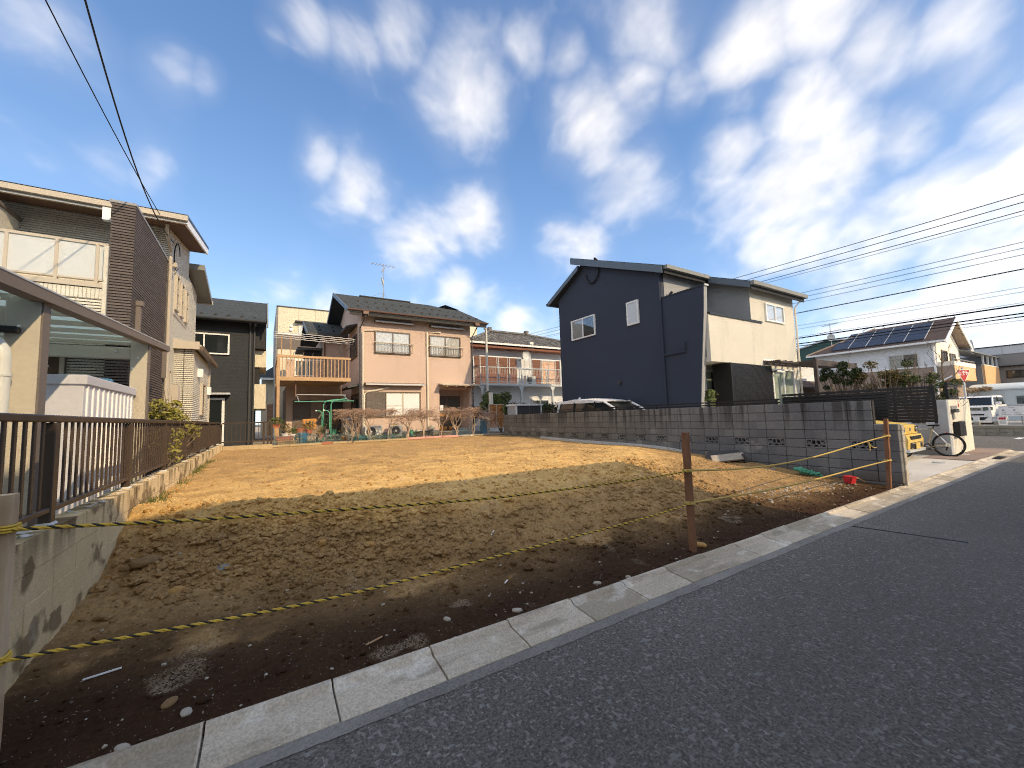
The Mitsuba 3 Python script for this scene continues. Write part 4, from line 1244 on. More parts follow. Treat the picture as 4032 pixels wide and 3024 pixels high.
# shed roof
rm = MB()
roof_slab(rm, [(-12, 11.3, soff(11.3) + .22), (-1.55, 11.3, soff(11.3) + .22), (-1.55, 15.25, soff(15.25) + .22), (-12, 15.25, soff(15.25) + .22)], .07)
rf = obj('roof', rm, 'mat_black_paint', lh)
rm = MB()
roof_slab(rm, [(-12, 11.33, soff(11.33) + .05), (-1.60, 11.33, soff(11.33) + .05), (-1.60, 15.2, soff(15.2) + .05), (-12, 15.2, soff(15.2) + .05)], .05)
obj('soffit', rm, 'mat_soffit_brown', rf)
mb = MB()
mb.box(-12, -1.55, 11.24, 11.31, soff(11.3) - .02, soff(11.3) + .15)
obj('fascia', mb, 'mat_alu_cream', rf)
B('gutter', 'mat_alu_cream', rf, (-12, -1.53, 11.14, 11.24, soff(11.3) + .02, soff(11.3) + .13))
B('drip_strip', 'mat_white_paint', rf, (-12, -1.54, 11.22, 11.24, soff(11.3) - .03, soff(11.3) - .005))
mb = MB()
mb.hexa([(-1.60, 11.3, soff(11.3) - .02), (-1.56, 11.3, soff(11.3) - .02), (-1.56, 15.22, soff(15.22) - .02), (-1.60, 15.22, soff(15.22) - .02)], [(-1.60, 11.3, soff(11.3) + .15), (-1.56, 11.3, soff(11.3) + .15), (-1.56, 15.22, soff(15.22) + .15), (-1.60, 15.22, soff(15.22) + .15)])
obj('rake_board', mb, 'mat_white_paint', rf)
rm = MB()
roof_slab(rm, [(-12, 15.1, 6.5), (-1.62, 15.1, 6.5), (-1.62, 17.35, 6.02), (-12, 17.35, 6.02)], .16)
obj('rear_roof', rm, 'mat_gutter_grey', lh)
B('rear_gutter', 'mat_alu_cream', lh, (-12, -1.6, 17.35, 17.44, 5.85, 5.97))
# side windows, pipes, service loop
for y0, y1 in ((12.95, 13.33), (13.68, 14.06), (14.42, 14.80)):
    w = window(lh, 'r', SX, y0, y1, 4.55, 5.47, frame='mat_alu_cream', cols=1, glass='mat_glass_dark', fw=.04, rows=2)
    B('trim', 'mat_alu_cream', w, (SX, SX + .03, y0 - .03, y1 + .03, 5.47, 5.62))
B('sill_band', 'mat_alu_cream', lh, (SX, SX + .025, 12.9, 14.86, 4.42, 4.54))
window(lh, 'r', SX, 12.35, 12.62, 1.3, 2.95, frame='mat_alu_cream', cols=1, fw=.04)
obj('downpipe', MB().tube([(-1.93, 11.5, soff(11.3)), (-1.95, 11.6, 6.0), (-1.95, 12.12, 5.72), (-1.95, 12.12, .4)], .036, 8), 'mat_alu_cream', lh, smooth=40)
for y, z0, z1 in ((9.62, 2.0, 3.78), (11.95, 2.7, 3.35)):
    B('vent_pipe', 'mat_brown_siding', lh, (-2.0, -1.93, y - .035, y + .035, z0, z1))
    B('pipe_head', 'mat_brown_siding', lh, (-2.0, -1.90, y - .06, y + .06, z1, z1 + .09))
lp = MB()
for r_, dz in ((.24, 0), (.20, .03)):
    a = np.linspace(.4, 5.6, 30)
    lp.tube(np.stack([np.full(30, -1.93) + .02 * np.sin(a), 12.75 + r_ * 1.5 * np.cos(a), 5.85 + dz + r_ * 1.4 * np.sin(a)], 1), .009, 5)
obj('cable_loop', lp, 'mat_black', lh, smooth=True)
B('vent_cap', 'mat_alu_cream', lh, (-2.0, -1.86, 12.3, 12.42, 5.45, 5.55))
# ground floor bay at the rear
mb = MB()
mb.box(-2.0, -1.615, 13.315, 16.7, .3, 3.60)
bay = obj('bay', mb, 'mat_tile_joint', lh, label='white strip faced ground floor bay with a sloping gutter')
courses('front_strips', 'mat_tile_white', bay, 'f', 13.315, -2.0, -1.60, .45, 3.60)
courses('side_strips', 'mat_tile_white', bay, 'r', -1.615, 13.30, 16.7, .45, 3.60)
rm = MB()
roof_slab(rm, [(-2.02, 13.15, 3.86), (-1.42, 13.15, 3.70), (-1.42, 16.95, 3.70), (-2.02, 16.95, 3.86)], .06)
obj('bay_roof', rm, 'mat_alu_cream', bay)
B('bay_fascia', 'mat_alu_cream', bay, (-2.02, -1.46, 13.10, 13.15, 3.58, 3.78))
B('bay_gutter', 'mat_alu_bronze', bay, (-1.50, -1.38, 13.15, 17.0, 3.56, 3.68))
window(bay, 'r', -1.60, 14.75, 15.5, 1.9, 2.85, frame='mat_alu_cream', cols=1, fw=.05)
B('lamp', 'mat_gloss_white', bay, (-1.60, -1.48, 14.1, 14.28, 2.95, 3.18))
B('lamp', 'mat_gloss_white', bay, (-1.60, -1.50, 16.4, 16.6, 2.6, 2.85))
obj('downpipe', MB().tube([(-1.58, 16.72, .4), (-1.58, 16.72, 3.5)], .035, 8), 'mat_alu_cream', bay)
B('meter_box', 'mat_alu_cream', lh, (-1.985, -1.82, 12.78, 13.1, 1.9, 2.62))
B('expansion_joint', 'mat_tile_joint_dark', bay, (-1.80, -1.79, 13.285, 13.30, .45, 3.6))

# ---------------------------------------------------------------- carport before the tiled house
cp = thing('carport', 'beige aluminium carport with blue translucent roof panels behind the slat fence', 'carport')
noisy('carport_beige', (.46, .42, .34), .04, 1, 40, .05, .5)
zc = lambda y: 2.66 + .0715 * (y - 4.2)
for y in (4.86, 8.46):
    obj('post', MB().cbox(-1.80, -1.60, y, y + .14, .4, zc(y) - .02, .006), 'mat_carport_beige', cp)
    B('side_plate', 'mat_brown_siding', cp, (-1.598, -1.585, y + .004, y + .136, .42, zc(y) - .03))  # thin brown plate over the post's right side
    obj('beam', MB().cbox(-4.6, -1.80, y + .02, y + .12, zc(y) - .20 - .10, zc(y) - .02 - .10, .005), 'mat_carport_beige', cp)
    for dx, dz in ((-.12, -.45), (-.06, -.28), (-.32, -.19), (-.14, -.75)):
        obj('bolt', MB().lathe([(0, -.02), (.014, -.016), (.014, 0)], (-1.60 + dx - .05, y, zc(y) + dz), 'y', 8), 'mat_chrome', cp)
gm = MB()
gm.hexa([(-1.66, 2.5, zc(2.5) - .06), (-1.54, 2.5, zc(2.5) - .06), (-1.54, 9.85, zc(9.85) - .06), (-1.66, 9.85, zc(9.85) - .06)], [(-1.66, 2.5, zc(2.5) + .03), (-1.54, 2.5, zc(2.5) + .03), (-1.54, 9.85, zc(9.85) + .03), (-1.66, 9.85, zc(9.85) + .03)])
obj('side_gutter', gm, 'mat_brown_siding', cp)
gm = MB()
gm.hexa([(-1.675, 2.5, zc(2.5) + .031), (-1.535, 2.5, zc(2.5) + .031), (-1.535, 9.86, zc(9.86) + .031), (-1.675, 9.86, zc(9.86) + .031)], [(-1.675, 2.5, zc(2.5) + .045), (-1.535, 2.5, zc(2.5) + .045), (-1.535, 9.86, zc(9.86) + .045), (-1.675, 9.86, zc(9.86) + .045)])
obj('gutter_lip', gm, 'mat_pale_grey_metal', cp)
scene['mat_polycarb'] = {'type': 'principledthin', 'base_color': rgb((.42, .60, .66)), 'roughness': .25, 'spec_trans': .15, 'diff_trans': .9, 'eta': 1.5}
for i_ in range(9):
    y0 = 2.55 + i_ * .8
    mb = MB()
    mb.quad([-4.6, y0 + .02, zc(y0) + .02], [-1.67, y0 + .02, zc(y0) + .0], [-1.67, y0 + .78, zc(y0 + .78) + .0], [-4.6, y0 + .78, zc(y0 + .78) + .02])
    obj('roof_panel', mb, 'mat_polycarb', cp)
    mb = MB()
    mb.hexa([(-4.6, y0 - .03, zc(y0) - .05), (-1.67, y0 - .03, zc(y0) - .05), (-1.67, y0 + .02, zc(y0) - .05), (-4.6, y0 + .02, zc(y0) - .05)], [(-4.6, y0 - .03, zc(y0) + .02), (-1.67, y0 - .03, zc(y0) + .02), (-1.67, y0 + .02, zc(y0) + .02), (-4.6, y0 + .02, zc(y0) + .02)])
    obj('rib', mb, 'mat_carport_beige', cp)
obj('drain_pipe', MB().tube(curve([(-2.35, 4.72, 2.42), (-1.95, 4.74, 2.36), (-1.80, 4.75, 2.28), (-1.755, 4.75, 2.15)], 12).tolist() + [[-1.755, 4.75, .4]], .05, 14), 'mat_pvc_white', cp, smooth=50, label='white drain pipe bending down before the front post')
obj('pipe_collar', MB().lathe([(.05, -.015), (.058, -.012), (.058, .012), (.05, .015)], (-1.755, 4.75, 2.02), n=16), 'mat_pvc_white', cp, smooth=40)
obj('clamp', MB().cbox(-1.86, -1.70, 4.78, 4.86, 2.37, 2.42, .01), 'mat_black', cp)
# storage shed under the carport
ss = thing('storage_shed', 'pale lilac steel storage shed with ribbed side under the carport', 'shed')
noisy('shed_lilac', (.52, .52, .56), .03, 1, 60, .04, .5)
obj('body', MB().box(-3.3, -1.73, 6.37, 8.40, .4, 2.08), 'mat_shed_lilac', ss)
obj('top_edge', MB().cbox(-3.33, -1.70, 6.34, 8.43, 2.08, 2.19, .008), 'mat_shed_lilac', ss)
for i_ in range(11):
    y = 6.45 + i_ * .18
    B('rib', 'mat_white_paint', ss, (-1.732, -1.715, y, y + .035, .45, 2.07))
mb = MB()
rg = np.random.default_rng(3)
for i_ in range(4):
    lump(mb, [-1.85 + .02 * i_, 7.35 + .05 * i_, 2.215], .035, rg, flat=.8, rough=.5)
obj('blue_rag', mb, 'mat_blue_plastic', label='crumpled blue cloth lying on the lilac shed', cat='rag')

# ---------------------------------------------------------------- charcoal house at the rear left
gh = thing('charcoal_house', 'charcoal sided house with a dark slate roof behind the rear left corner', 'house')
GY = 20.5
mb = MB()
mb.prism([(GY, .6), (GY, 6.0), (24.5, 7.75), (28.5, 6.0), (28.5, .6)], 'x', -9, -.42)
obj('wall', mb, 'mat_charcoal', gh)
cl = MB()
z_ = .9
while z_ < 5.9:
    cl.hexa([(-9, GY - .010, z_), (-.42, GY - .010, z_), (-.42, GY, z_), (-9, GY, z_)], [(-9, GY - .002, z_ + .145), (-.42, GY - .002, z_ + .145), (-.42, GY, z_ + .145), (-9, GY, z_ + .145)])
    z_ += .15
obj('siding_boards', cl, 'mat_charcoal', gh, kind='stuff')
rm = MB()
roof_slab(rm, [(-9.3, 19.92, 5.98), (.05, 19.92, 5.98), (.05, 24.5, 7.95), (-9.3, 24.5, 7.95)], .13)
roof_slab(rm, [(-9.3, 24.5, 7.95), (.05, 24.5, 7.95), (.05, 29.0, 6.0), (-9.3, 29.0, 6.0)], .13)
rf = obj('roof', rm, 'mat_slate', gh)
roof_courses('slate_courses', 'mat_slate', rf, [((-9.3, 19.92 + 4.58 * t, 5.98 + 1.97 * t), (.04, 19.92 + 4.58 * t, 5.98 + 1.97 * t)) for t in np.linspace(0, 1, 19)])
mb = MB()
for i_ in range(12):
    x = -.35 - i_ * .46
    mb.box(x - .11, x, 20.25, 20.35, 6.12, 6.20)
obj('snow_guards', mb, 'mat_black', rf, kind='stuff')
mb = MB()
gutter(mb, -9.3, .02, 19.86, 5.95, .07)
obj('gutter', mb, 'mat_dark_grey', gh)
B('verge', 'mat_gutter_grey', gh, (.05, .10, 19.85, 19.95, 5.7, 6.1))
mb = MB()
mb.hexa([(.05, 19.9, 5.80), (.10, 19.9, 5.80), (.10, 24.5, 7.76), (.05, 24.5, 7.76)], [(.05, 19.9, 6.02), (.10, 19.9, 6.02), (.10, 24.5, 8.0), (.05, 24.5, 8.0)])
obj('rake_board', mb, 'mat_gutter_grey', gh)
window(gh, 'f', GY - .012, -3.0, -1.28, 4.53, 5.40, cols=2, glass='mat_glass_dark', fw=.055)
d_ = window(gh, 'f', GY - .012, -2.05, -1.39, .75, 2.72, cols=1, glass='mat_glass_dark', fw=.09, name='back_door')
B('door_canopy', 'mat_pale_grey_metal', gh, (-2.3, -1.20, 20.0, GY, 2.84, 2.91))
for x, r_ in ((-.55, .04), (-.40, .035)):
    obj('downpipe', MB().tube([(x, GY - .06, .6), (x, GY - .06, 5.6), (x, 19.95, 5.85)], r_, 7), 'mat_dark_grey', gh)
for z0, z1 in ((2.27, 3.36), (4.12, 4.86)):
    b_ = B('side_balcony', 'mat_cream_panel', gh, (-.40, .06, 21.0, 24.0, z0, z1), label='cream balcony box on the flank of the charcoal house')
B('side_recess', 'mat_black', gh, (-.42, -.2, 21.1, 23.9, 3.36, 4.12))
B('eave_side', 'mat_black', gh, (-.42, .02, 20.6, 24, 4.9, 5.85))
# small brick house seen through the gap
sh = thing('brick_house', 'small brick and cream house seen in the gap behind the charcoal house', 'house')
B('wall', 'mat_cream_panel', sh, (-.2, 2.6, 36, 42, .7, 5.0))
noisy('brick_tan', (.34, .20, .13), .3, 6, 14, .4, .85)
B('brick_facing', 'mat_brick_tan', sh, (.2, 2.6, 35.9, 36, .7, 3.1))
window(sh, 'f', 36, -.08, .15, 3.3, 4.1, cols=1)
window(sh, 'f', 36, .75, 1.4, 3.6, 4.7, cols=1)
mb = MB()
roof_slab(mb, [(-.6, 35.4, 5.1), (2.9, 35.4, 5.1), (2.9, 39, 6.6), (.9, 39, 6.6)], .14)
obj('roof', mb, 'mat_slate', sh)
B('fascia', 'mat_white_paint', sh, (-.6, 2.9, 35.35, 35.4, 4.95, 5.08))

# ---------------------------------------------------------------- cream flat topped building behind
cb = thing('cream_building', 'tall cream panelled flat topped building with a brown band behind the pink house', 'building')
CY = 31.0
B('wall', 'mat_cream_panel', cb, (.72, 15.75, CY, 40, .6, 9.52), label='cream panelled facade')
B('side_wall', 'mat_grey_wall', cb, (.60, .72, CY + .02, 40, .6, 9.52))
B('brown_band', 'mat_brown_siding', cb, (.70, 15.77, CY - .02, CY, 6.62, 7.66))
B('parapet_cap', 'mat_dark_grey', cb, (.62, 15.85, CY - .04, 40, 9.52, 9.60))
for x in (1.95, 3.0, 4.05, 5.1):
    B('panel_joint', 'mat_tan_siding', cb, (x, x + .02, CY - .004, CY, 7.66, 9.5))
B('band_trim', 'mat_white_paint', cb, (.70, 15.77, CY - .05, CY - .02, 7.64, 7.70))
window(cb, 'f', CY, 1.95, 2.52, 7.68, 8.34, cols=1, glass='mat_frosted', fw=.07)
B('window_hood', 'mat_dark_grey', cb, (1.72, 4.2, CY - .42, CY, 8.52, 8.60))
obj('vent', MB().lathe([(0, -.14), (.10, -.12), (.12, 0)], (1.5, CY, 7.98), 'y', 12), 'mat_gloss_white', cb, smooth=40)
obj('vent', MB().lathe([(0, -.12), (.09, -.10), (.10, 0)], (1.5, CY, 8.24), 'y', 12), 'mat_gloss_white', cb, smooth=40)

# ---------------------------------------------------------------- house with the clay tile roof
th = thing('tile_roof_house', 'white house with a grey clay tile roof and long pale blue balcony', 'house')
TY = 23.0
B('wall', 'mat_white_wall', th, (11.3, 22.5, TY, 29, .5, 6.15))
rm = MB()
E0, E1, EY, EZ, RY, RZ = 10.75, 23.1, 22.15, 6.34, 25.2, 7.70
roof_slab(rm, [(E0, EY, EZ), (E1, EY, EZ), (17.0, RY, RZ), (13.8, RY, RZ)], .12)
roof_slab(rm, [(E0, EY, EZ), (13.8, RY, RZ), (E0, 28.3, EZ)], .12)
roof_slab(rm, [(E1, EY, EZ), (17.0, RY, RZ), (E1, 28.3, EZ)], .12)
roof_slab(rm, [(E0, 28.3, EZ), (13.8, RY, RZ), (17.0, RY, RZ), (E1, 28.3, EZ)], .12)
rf = obj('roof', rm, 'mat_kawara', th, label='grey clay pantile roof with ridge tiles')
mb = MB()
nr = 12
for r in range(nr):
    t0, t1 = r / nr, (r + 1) / nr
    y0, y1 = EY + (RY - EY) * t0, EY + (RY - EY) * t1
    z0, z1 = EZ + (RZ - EZ) * t0, EZ + (RZ - EZ) * t1
    xa, xb = E0 + (13.8 - E0) * t0, E1 + (17.0 - E1) * t0
    n_ = int((xb - xa) / .27)
    for c in range(n_):
        x0 = xa + c * .27
        xs_ = [x0, x0 + .07, x0 + .15, x0 + .27]
        zs_ = [.055, .075, .03, .025]
        for q_ in range(3):
            mb.hexa([(xs_[q_], y0, z0), (xs_[q_ + 1], y0, z0), (xs_[q_ + 1], y1, z1), (xs_[q_], y1, z1)], [(xs_[q_], y0, z0 + zs_[q_]), (xs_[q_ + 1], y0, z0 + zs_[q_ + 1]), (xs_[q_ + 1], y1 + .03, z1 + zs_[q_ + 1] - .02), (xs_[q_], y1 + .03, z1 + zs_[q_] - .02)])
obj('pantiles', mb, 'mat_kawara', rf, kind='stuff')
for pts in ([(E0, EY, EZ + .08), (13.8, RY, RZ + .10)], [(13.8, RY, RZ + .12), (17.0, RY, RZ + .12)], [(17.0, RY, RZ + .1), (E1, EY, EZ + .08)]):
    obj('ridge_tiles', MB().tube(pts, .10, 8), 'mat_kawara', rf)
for x in (13.8, 17.0):
    B('ridge_end', 'mat_kawara', rf, (x - .13, x + .13, RY - .15, RY + .15, RZ + .1, RZ + .38))
B('gutter', 'mat_white_paint', th, (10.7, 23.1, 22.05, 22.16, 6.22, 6.33))
B('eave_board', 'mat_rust_shutter', th, (10.8, 23.0, 22.2, 23.0, 6.02, 6.16))
# balcony
bl = B('balcony', 'mat_white_wall', th, (11.3, 23, 22.0, 23.0, 3.62, 3.70), label='long balcony with wavy pale metal railings')
noisy('pale_blue_metal', (.50, .54, .56), .05, 1, 30, .04, .5)
B('edge_beam', 'mat_pale_blue_metal', bl, (11.3, 23, 21.95, 22.02, 3.58, 3.72))
for zz in (3.82, 4.74):
    B('rail', 'mat_pale_blue_metal', bl, (11.3, 23, 21.97, 22.01, zz - .025, zz + .025))
    B('rail', 'mat_pale_blue_metal', bl, (11.28, 11.32, 22.0, 23.0, zz - .025, zz + .025))
B('top_beam', 'mat_white_paint', bl, (11.3, 14.4, 22.0, 22.05, 5.38, 5.44))
B('top_beam', 'mat_white_paint', bl, (15.2, 23, 22.0, 22.05, 5.36, 5.42))
for x in (11.33, 12.65, 13.45, 14.38, 15.2, 16.4, 17.6, 18.9):
    B('rail_post', 'mat_pale_blue_metal', bl, (x - .025, x + .025, 21.97, 22.03, 3.70, 5.40 if x not in (16.4,) else 4.76))
bp = MB()
zz = np.linspace(3.84, 4.72, 9)
bp.tube(np.stack([0 * zz, -.07 * np.exp(-((zz - 4.05) / .16) ** 2) + .0 * zz, zz], 1), .011, 4, cap=False)
bply2 = mikit.ply(bp.mesh(), 'mat_pale_blue_metal')
for i_ in range(62):
    put('baluster', bply2, bl, to_world=T().translate([11.42 + i_ * .125, 21.99, 0]))
for i_ in range(7):
    put('baluster', bply2, bl, to_world=T().translate([11.30, 22.1 + i_ * .13, 0]).rotate([0, 0, 1], -90))
for x in (11.45, 14.35, 16.9, 19.5):
    obj('balcony_post', MB().hexa([(x - .06, 22.0, .5), (x + .06, 22.0, .5), (x + .06, 22.12, .5), (x - .06, 22.12, .5)], [(x - .06, 22.0, 3.3), (x + .06, 22.0, 3.3), (x + .06, 22.12, 3.3), (x - .06, 22.12, 3.3)]).hexa([(x - .06, 22.0, 3.3), (x + .06, 22.0, 3.3), (x + .06, 22.12, 3.3), (x - .06, 22.12, 3.3)], [(x - .24, 22.0, 3.58), (x + .24, 22.0, 3.58), (x + .24, 22.12, 3.58), (x - .24, 22.12, 3.58)]), 'mat_pale_blue_metal', bl)
# red brown shutters, orange curtained window, dish, cooler
for a, b in ((11.45, 12.3), (12.3, 13.1), (13.15, 13.9), (13.95, 14.65), (15.9, 16.65), (17.95, 18.4)):
    s_ = B('shutter', 'mat_rust_shutter', th, (a, b - .04, TY - .06, TY, 3.75, 5.55))
    for q_ in range(10):
        B('slat', 'mat_brown_gutter', s_, (a + .04, b - .08, TY - .075, TY - .06, 4.55 + q_ * .095, 4.58 + q_ * .095))
w = window(th, 'f', TY, 16.7, 17.95, 3.75, 5.50, frame='mat_alu_silver', cols=2, curtain='mat_orange_wall', fw=.05, name='balcony_window')
ds = thing('satellite_dish', 'grey satellite dish on the balcony wall of the tile roof house', 'satellite dish')
obj('dish', MB().lathe([(0.01, .05), (.15, .04), (.27, .0), (.31, -.05), (.30, -.05)], (0, 0, 0), 'y', 22).xf(np.array([[1, .2, 0, 15.05], [-.1, 1, .2, 22.35], [0, -.1, 1.25, 5.62], [0, 0, 0, 1]])), 'mat_pale_grey_metal', ds, smooth=50)
obj('arm', MB().tube([(15.05, 22.35, 5.6), (14.8, 22.9, 5.4)], .02, 6), 'mat_grey_metal', ds)
obj('pole', MB().tube([(15.45, 22.6, 3.7), (15.45, 22.6, 6.4)], .022, 6), 'mat_pale_grey_metal', ds)
b_ = B('antenna_box', 'mat_pvc_white', None, (15.35, 15.62, 22.3, 22.5, 6.1, 6.62), label='white flat aerial box above the eaves of the tile roof house', cat='aerial box')
B('mount', 'mat_grey_metal', b_, (15.46, 15.50, 22.4, 22.6, 5.9, 6.1))
ac = B('air_conditioner', 'mat_pvc_white', None, (14.95, 15.75, 22.35, 22.65, 3.72, 4.30), label='air conditioner standing on the balcony of the tile roof house', cat='air conditioner')
obj('fan_grille', MB().lathe([(0, -.012), (.22, -.01), (.24, 0)], (15.25, 22.35, 4.0), 'y', 18), 'mat_dark_grey', ac)
window(th, 'f', TY, 12.6, 13.9, 1.4, 2.7, frame='mat_alu_silver', cols=2)
window(th, 'f', TY, 15.8, 17.2, 1.4, 2.7, frame='mat_alu_silver', cols=2)
# ---------------------------------------------------------------- garden before the pink house
def leafmat(name, c, amp=.35):
    c = list(c)

    def fn(p, n, uv):
        v = noise(p.x * 14, p.y * 14, p.z * 14)
        w = noise(p.x * 3, p.y * 3, p.z * 3)
        return mi.Color3f(*c) * (1 + amp * (v - .5) * 2 + .5 * (w - .5))
    scene['mat_' + name] = {'type': 'twosided', 'bsdf': {'type': 'principled', 'base_color': proc(fn), 'roughness': .55, 'specular': .3}}


leafmat('leaf_dark', (.045, .070, .022))
leafmat('leaf_mid', (.085, .115, .035))
leafmat('leaf_yellow', (.26, .24, .055))
leafmat('leaf_olive', (.16, .13, .045))
leafmat('leaf_brown', (.17, .095, .050))
mat('bark', (.20, .15, .11), .9)
mat('twig', (.46, .36, .27), .9)
mat('twig_red', (.33, .22, .16), .9)


def shrub(name, label, cat, base, centres, radii, n, size, m, seed, stem=True, group=None, squash=.8, trunk_h=None, sr=.03):
    k = thing(name, label, cat, group)
    rg = np.random.default_rng(seed)
    obj('crown', MB().add(*leaves(n, size, clumps(centres, radii, squash), rg)), m, k)
    if stem:
        mb = MB()
        b = np.array(base, float)
        for c in centres:
            c = np.array(c, float)
            mid = (b + c) / 2 + rg.normal(size=3) * .05
            mb.tube([b + rg.normal(size=3) * [.02, .02, 0], mid, c], [sr, sr * .7, sr * .3], 6)
            for _ in range(4):
                e = c + rg.normal(size=3) * .25
                mb.tube([mid, (mid + e) / 2 + rg.normal(size=3) * .03, e], [sr * .4, sr * .3, sr * .12], 4, cap=False)
        obj('stem', mb, 'mat_bark', k)
    return k


# row of pruned bare shrubs
for i_, x in enumerate((3.12, 3.93, 4.74, 5.55, 6.34, 7.16, 7.98, 8.85, 9.65)):
    rg = np.random.default_rng(100 + i_)
    k = thing('pruned_shrub', ['first', 'second', 'third', 'fourth', 'fifth', 'sixth', 'seventh', 'eighth', 'ninth'][i_] + ' leafless flat topped shrub from the left in the row before the pink house', 'shrub', 'bare pruned shrubs in a row behind the lot')
    tr, tw = MB(), MB()
    tips = []
    b = np.array([x, 18.15, .70])
    for s_ in range(2 if i_ % 3 else 3):
        d = np.array([rg.normal() * .22, rg.normal() * .12, 1.])
        branch(tr, b + [.05 * s_ - .03, 0, 0], d / np.linalg.norm(d), rg.uniform(.42, .60), .034, 3, rg, .55, .25, tips, 6, flat=2.02)
    for p in tips:
        for _ in range(6):
            e = p + rg.normal(size=3) * [.19, .13, .08]
            e[2] = min(max(e[2], 1.55), 2.12 + rg.uniform(-.04, .04))
            tw.tube([p, (p + e) / 2 + rg.normal(size=3) * .02, e], [.008, .006, .004], 3, cap=False)
            for _ in range(2):
                f_ = e + rg.normal(size=3) * [.07, .06, .05]
                f_[2] = min(f_[2], 2.13)
                tw.tube([e, (e + f_) / 2, f_], [.005, .004, .003], 3, cap=False)
    obj('stem', tr, 'mat_twig', k)
    obj('twigs', tw, 'mat_twig_red', k)


def pot(x, y, z, r, h, m, label, plant=None, pm='mat_leaf_mid', ps=.05, name='flower_pot', cat='flower pot', seed=0):
    k = thing(name, label, cat)
    obj('pot', MB().lathe([(0, 0), (r * .72, 0), (r, h * .86), (r * 1.1, h * .86), (r * 1.1, h), (r * .95, h), (r * .9, h * .9), (0, h * .9)], (x, y, z), n=16), m, k, smooth=35)
    if plant:
        rg = np.random.default_rng(seed)
        obj('plant', MB().add(*leaves(int(90 * plant), ps, clumps([[x, y, z + h + plant * .12], [x + .05, y, z + h + plant * .2]], [r * 1.2 + plant * .06, r + plant * .04]), rg)), pm, k)
    return k


GZ = .74
def planter(x0, x1, y0, y1, z0, z1, m, label, pm=None, seed=0):
    k = thing('planter_box', label, 'planter')
    mb = MB()
    mb.hexa([(x0 + .03, y0 + .03, z0), (x1 - .03, y0 + .03, z0), (x1 - .03, y1 - .03, z0), (x0 + .03, y1 - .03, z0)], [(x0, y0, z1), (x1, y0, z1), (x1, y1, z1), (x0, y1, z1)])
    obj('box', mb, m, k)
    obj('rim', MB().cbox(x0 - .015, x1 + .015, y0 - .015, y1 + .015, z1 - .04, z1 + .005, .01), m, k)
    if pm:
        rg = np.random.default_rng(seed)
        cs = [[x0 + (x1 - x0) * t, (y0 + y1) / 2, z1 + .08] for t in (.15, .5, .85)]
        obj('plant', MB().add(*leaves(260, .045, clumps(cs, [.2, .24, .2]), rg)), pm, k)


planter(.42, 1.02, 18.25, 18.5, .86, 1.08, 'mat_terracotta', 'long terracotta planter at the left end of the garden fence', None, 1)
planter(.46, 1.12, 18.0, 18.22, .76, .92, 'mat_tan_paint', 'long brown planter below the terracotta one', None, 2)
planter(.30, .58, 18.9, 19.1, 1.42, 1.58, 'mat_terracotta', 'small raised terracotta planter with a green plant beside the open railing', 'mat_leaf_mid', 3)
pot(.75, 18.8, 1.02, .13, .16, 'mat_gloss_white', 'white round pot with a bushy green plant near the tan balcony post', 1.4, 'mat_leaf_olive', seed=5)
pot(1.02, 18.75, 1.02, .10, .13, 'mat_gloss_white', 'small white pot right of the bushy one', .8, seed=6)
pot(1.36, 18.4, .76, .17, .42, 'mat_blue_plastic', 'blue plastic bucket in the garden of the pink house', None, name='bucket', cat='bucket', seed=7)
pot(1.28, 19.0, 1.2, .16, .17, 'mat_terracotta', 'brown bowl pot left of the orange wooden rack', .7, 'mat_leaf_brown', seed=8)
pot(1.62, 18.9, 1.15, .14, .17, 'mat_terracotta', 'red clay pot with succulents in front of the orange wooden rack', .9, 'mat_leaf_mid', seed=9)
pot(2.25, 18.9, 1.12, .18, .16, 'mat_tan_siding', 'wide grey pot with pale flowers behind the green clothes stand', 1.2, 'mat_leaf_mid', seed=10)
pot(2.05, 18.7, .95, .13, .14, 'mat_terracotta', 'low terracotta pot in the middle of the plant shelf', .9, 'mat_leaf_olive', seed=11)
pot(2.62, 19.1, 1.05, .12, .22, 'mat_green_paint', 'green pot with dark red leaves beside the clothes stand', 1.6, 'mat_leaf_brown', seed=12)
pot(2.95, 18.5, .80, .20, .16, 'mat_tan_paint', 'brown bowl pot under the first bare shrub', 1.0, 'mat_leaf_olive', seed=13)
pot(5.0, 18.9, .72, .12, .20, 'mat_gloss_white', 'white bucket standing between the two outdoor units', None, name='bucket', cat='bucket', seed=14)
k = thing('watering_can', 'pale green watering can on the ground right of the second outdoor unit', 'watering can')
obj('body', MB().lathe([(0, 0), (.10, 0), (.10, .24), (.05, .30), (0, .30)], (6.0, 18.9, .80), n=14), 'mat_green_paint', k, smooth=40)
obj('spout', MB().tube([(6.08, 18.85, .9), (6.22, 18.8, 1.12)], .018, 6), 'mat_green_paint', k)
obj('handle', MB().tube(curve([(5.93, 18.9, 1.05), (5.98, 18.9, 1.22), (6.05, 18.9, 1.1)], 8), .012, 5), 'mat_green_paint', k)
k = thing('wooden_rack', 'bright orange wooden slat rack standing among the pots', 'rack')
for z_ in (1.42, 1.66):
    B('crossbar', 'mat_orange_wood', k, (1.40, 1.95, 19.15, 19.18, z_, z_ + .09))
for i_ in range(4):
    B('slat', 'mat_orange_wood', k, (1.43 + i_ * .13, 1.51 + i_ * .13, 19.13, 19.15, 1.30, 1.74))
k = thing('plant_shelf', 'low grey plank shelf carrying the flower pots', 'shelf')
B('board', 'mat_tan_siding', k, (1.05, 2.8, 18.7, 19.2, .98, 1.04))
for x in (1.1, 1.9, 2.7):
    B('leg', 'mat_tan_siding', k, (x, x + .06, 18.9, 19.0, .72, .98))
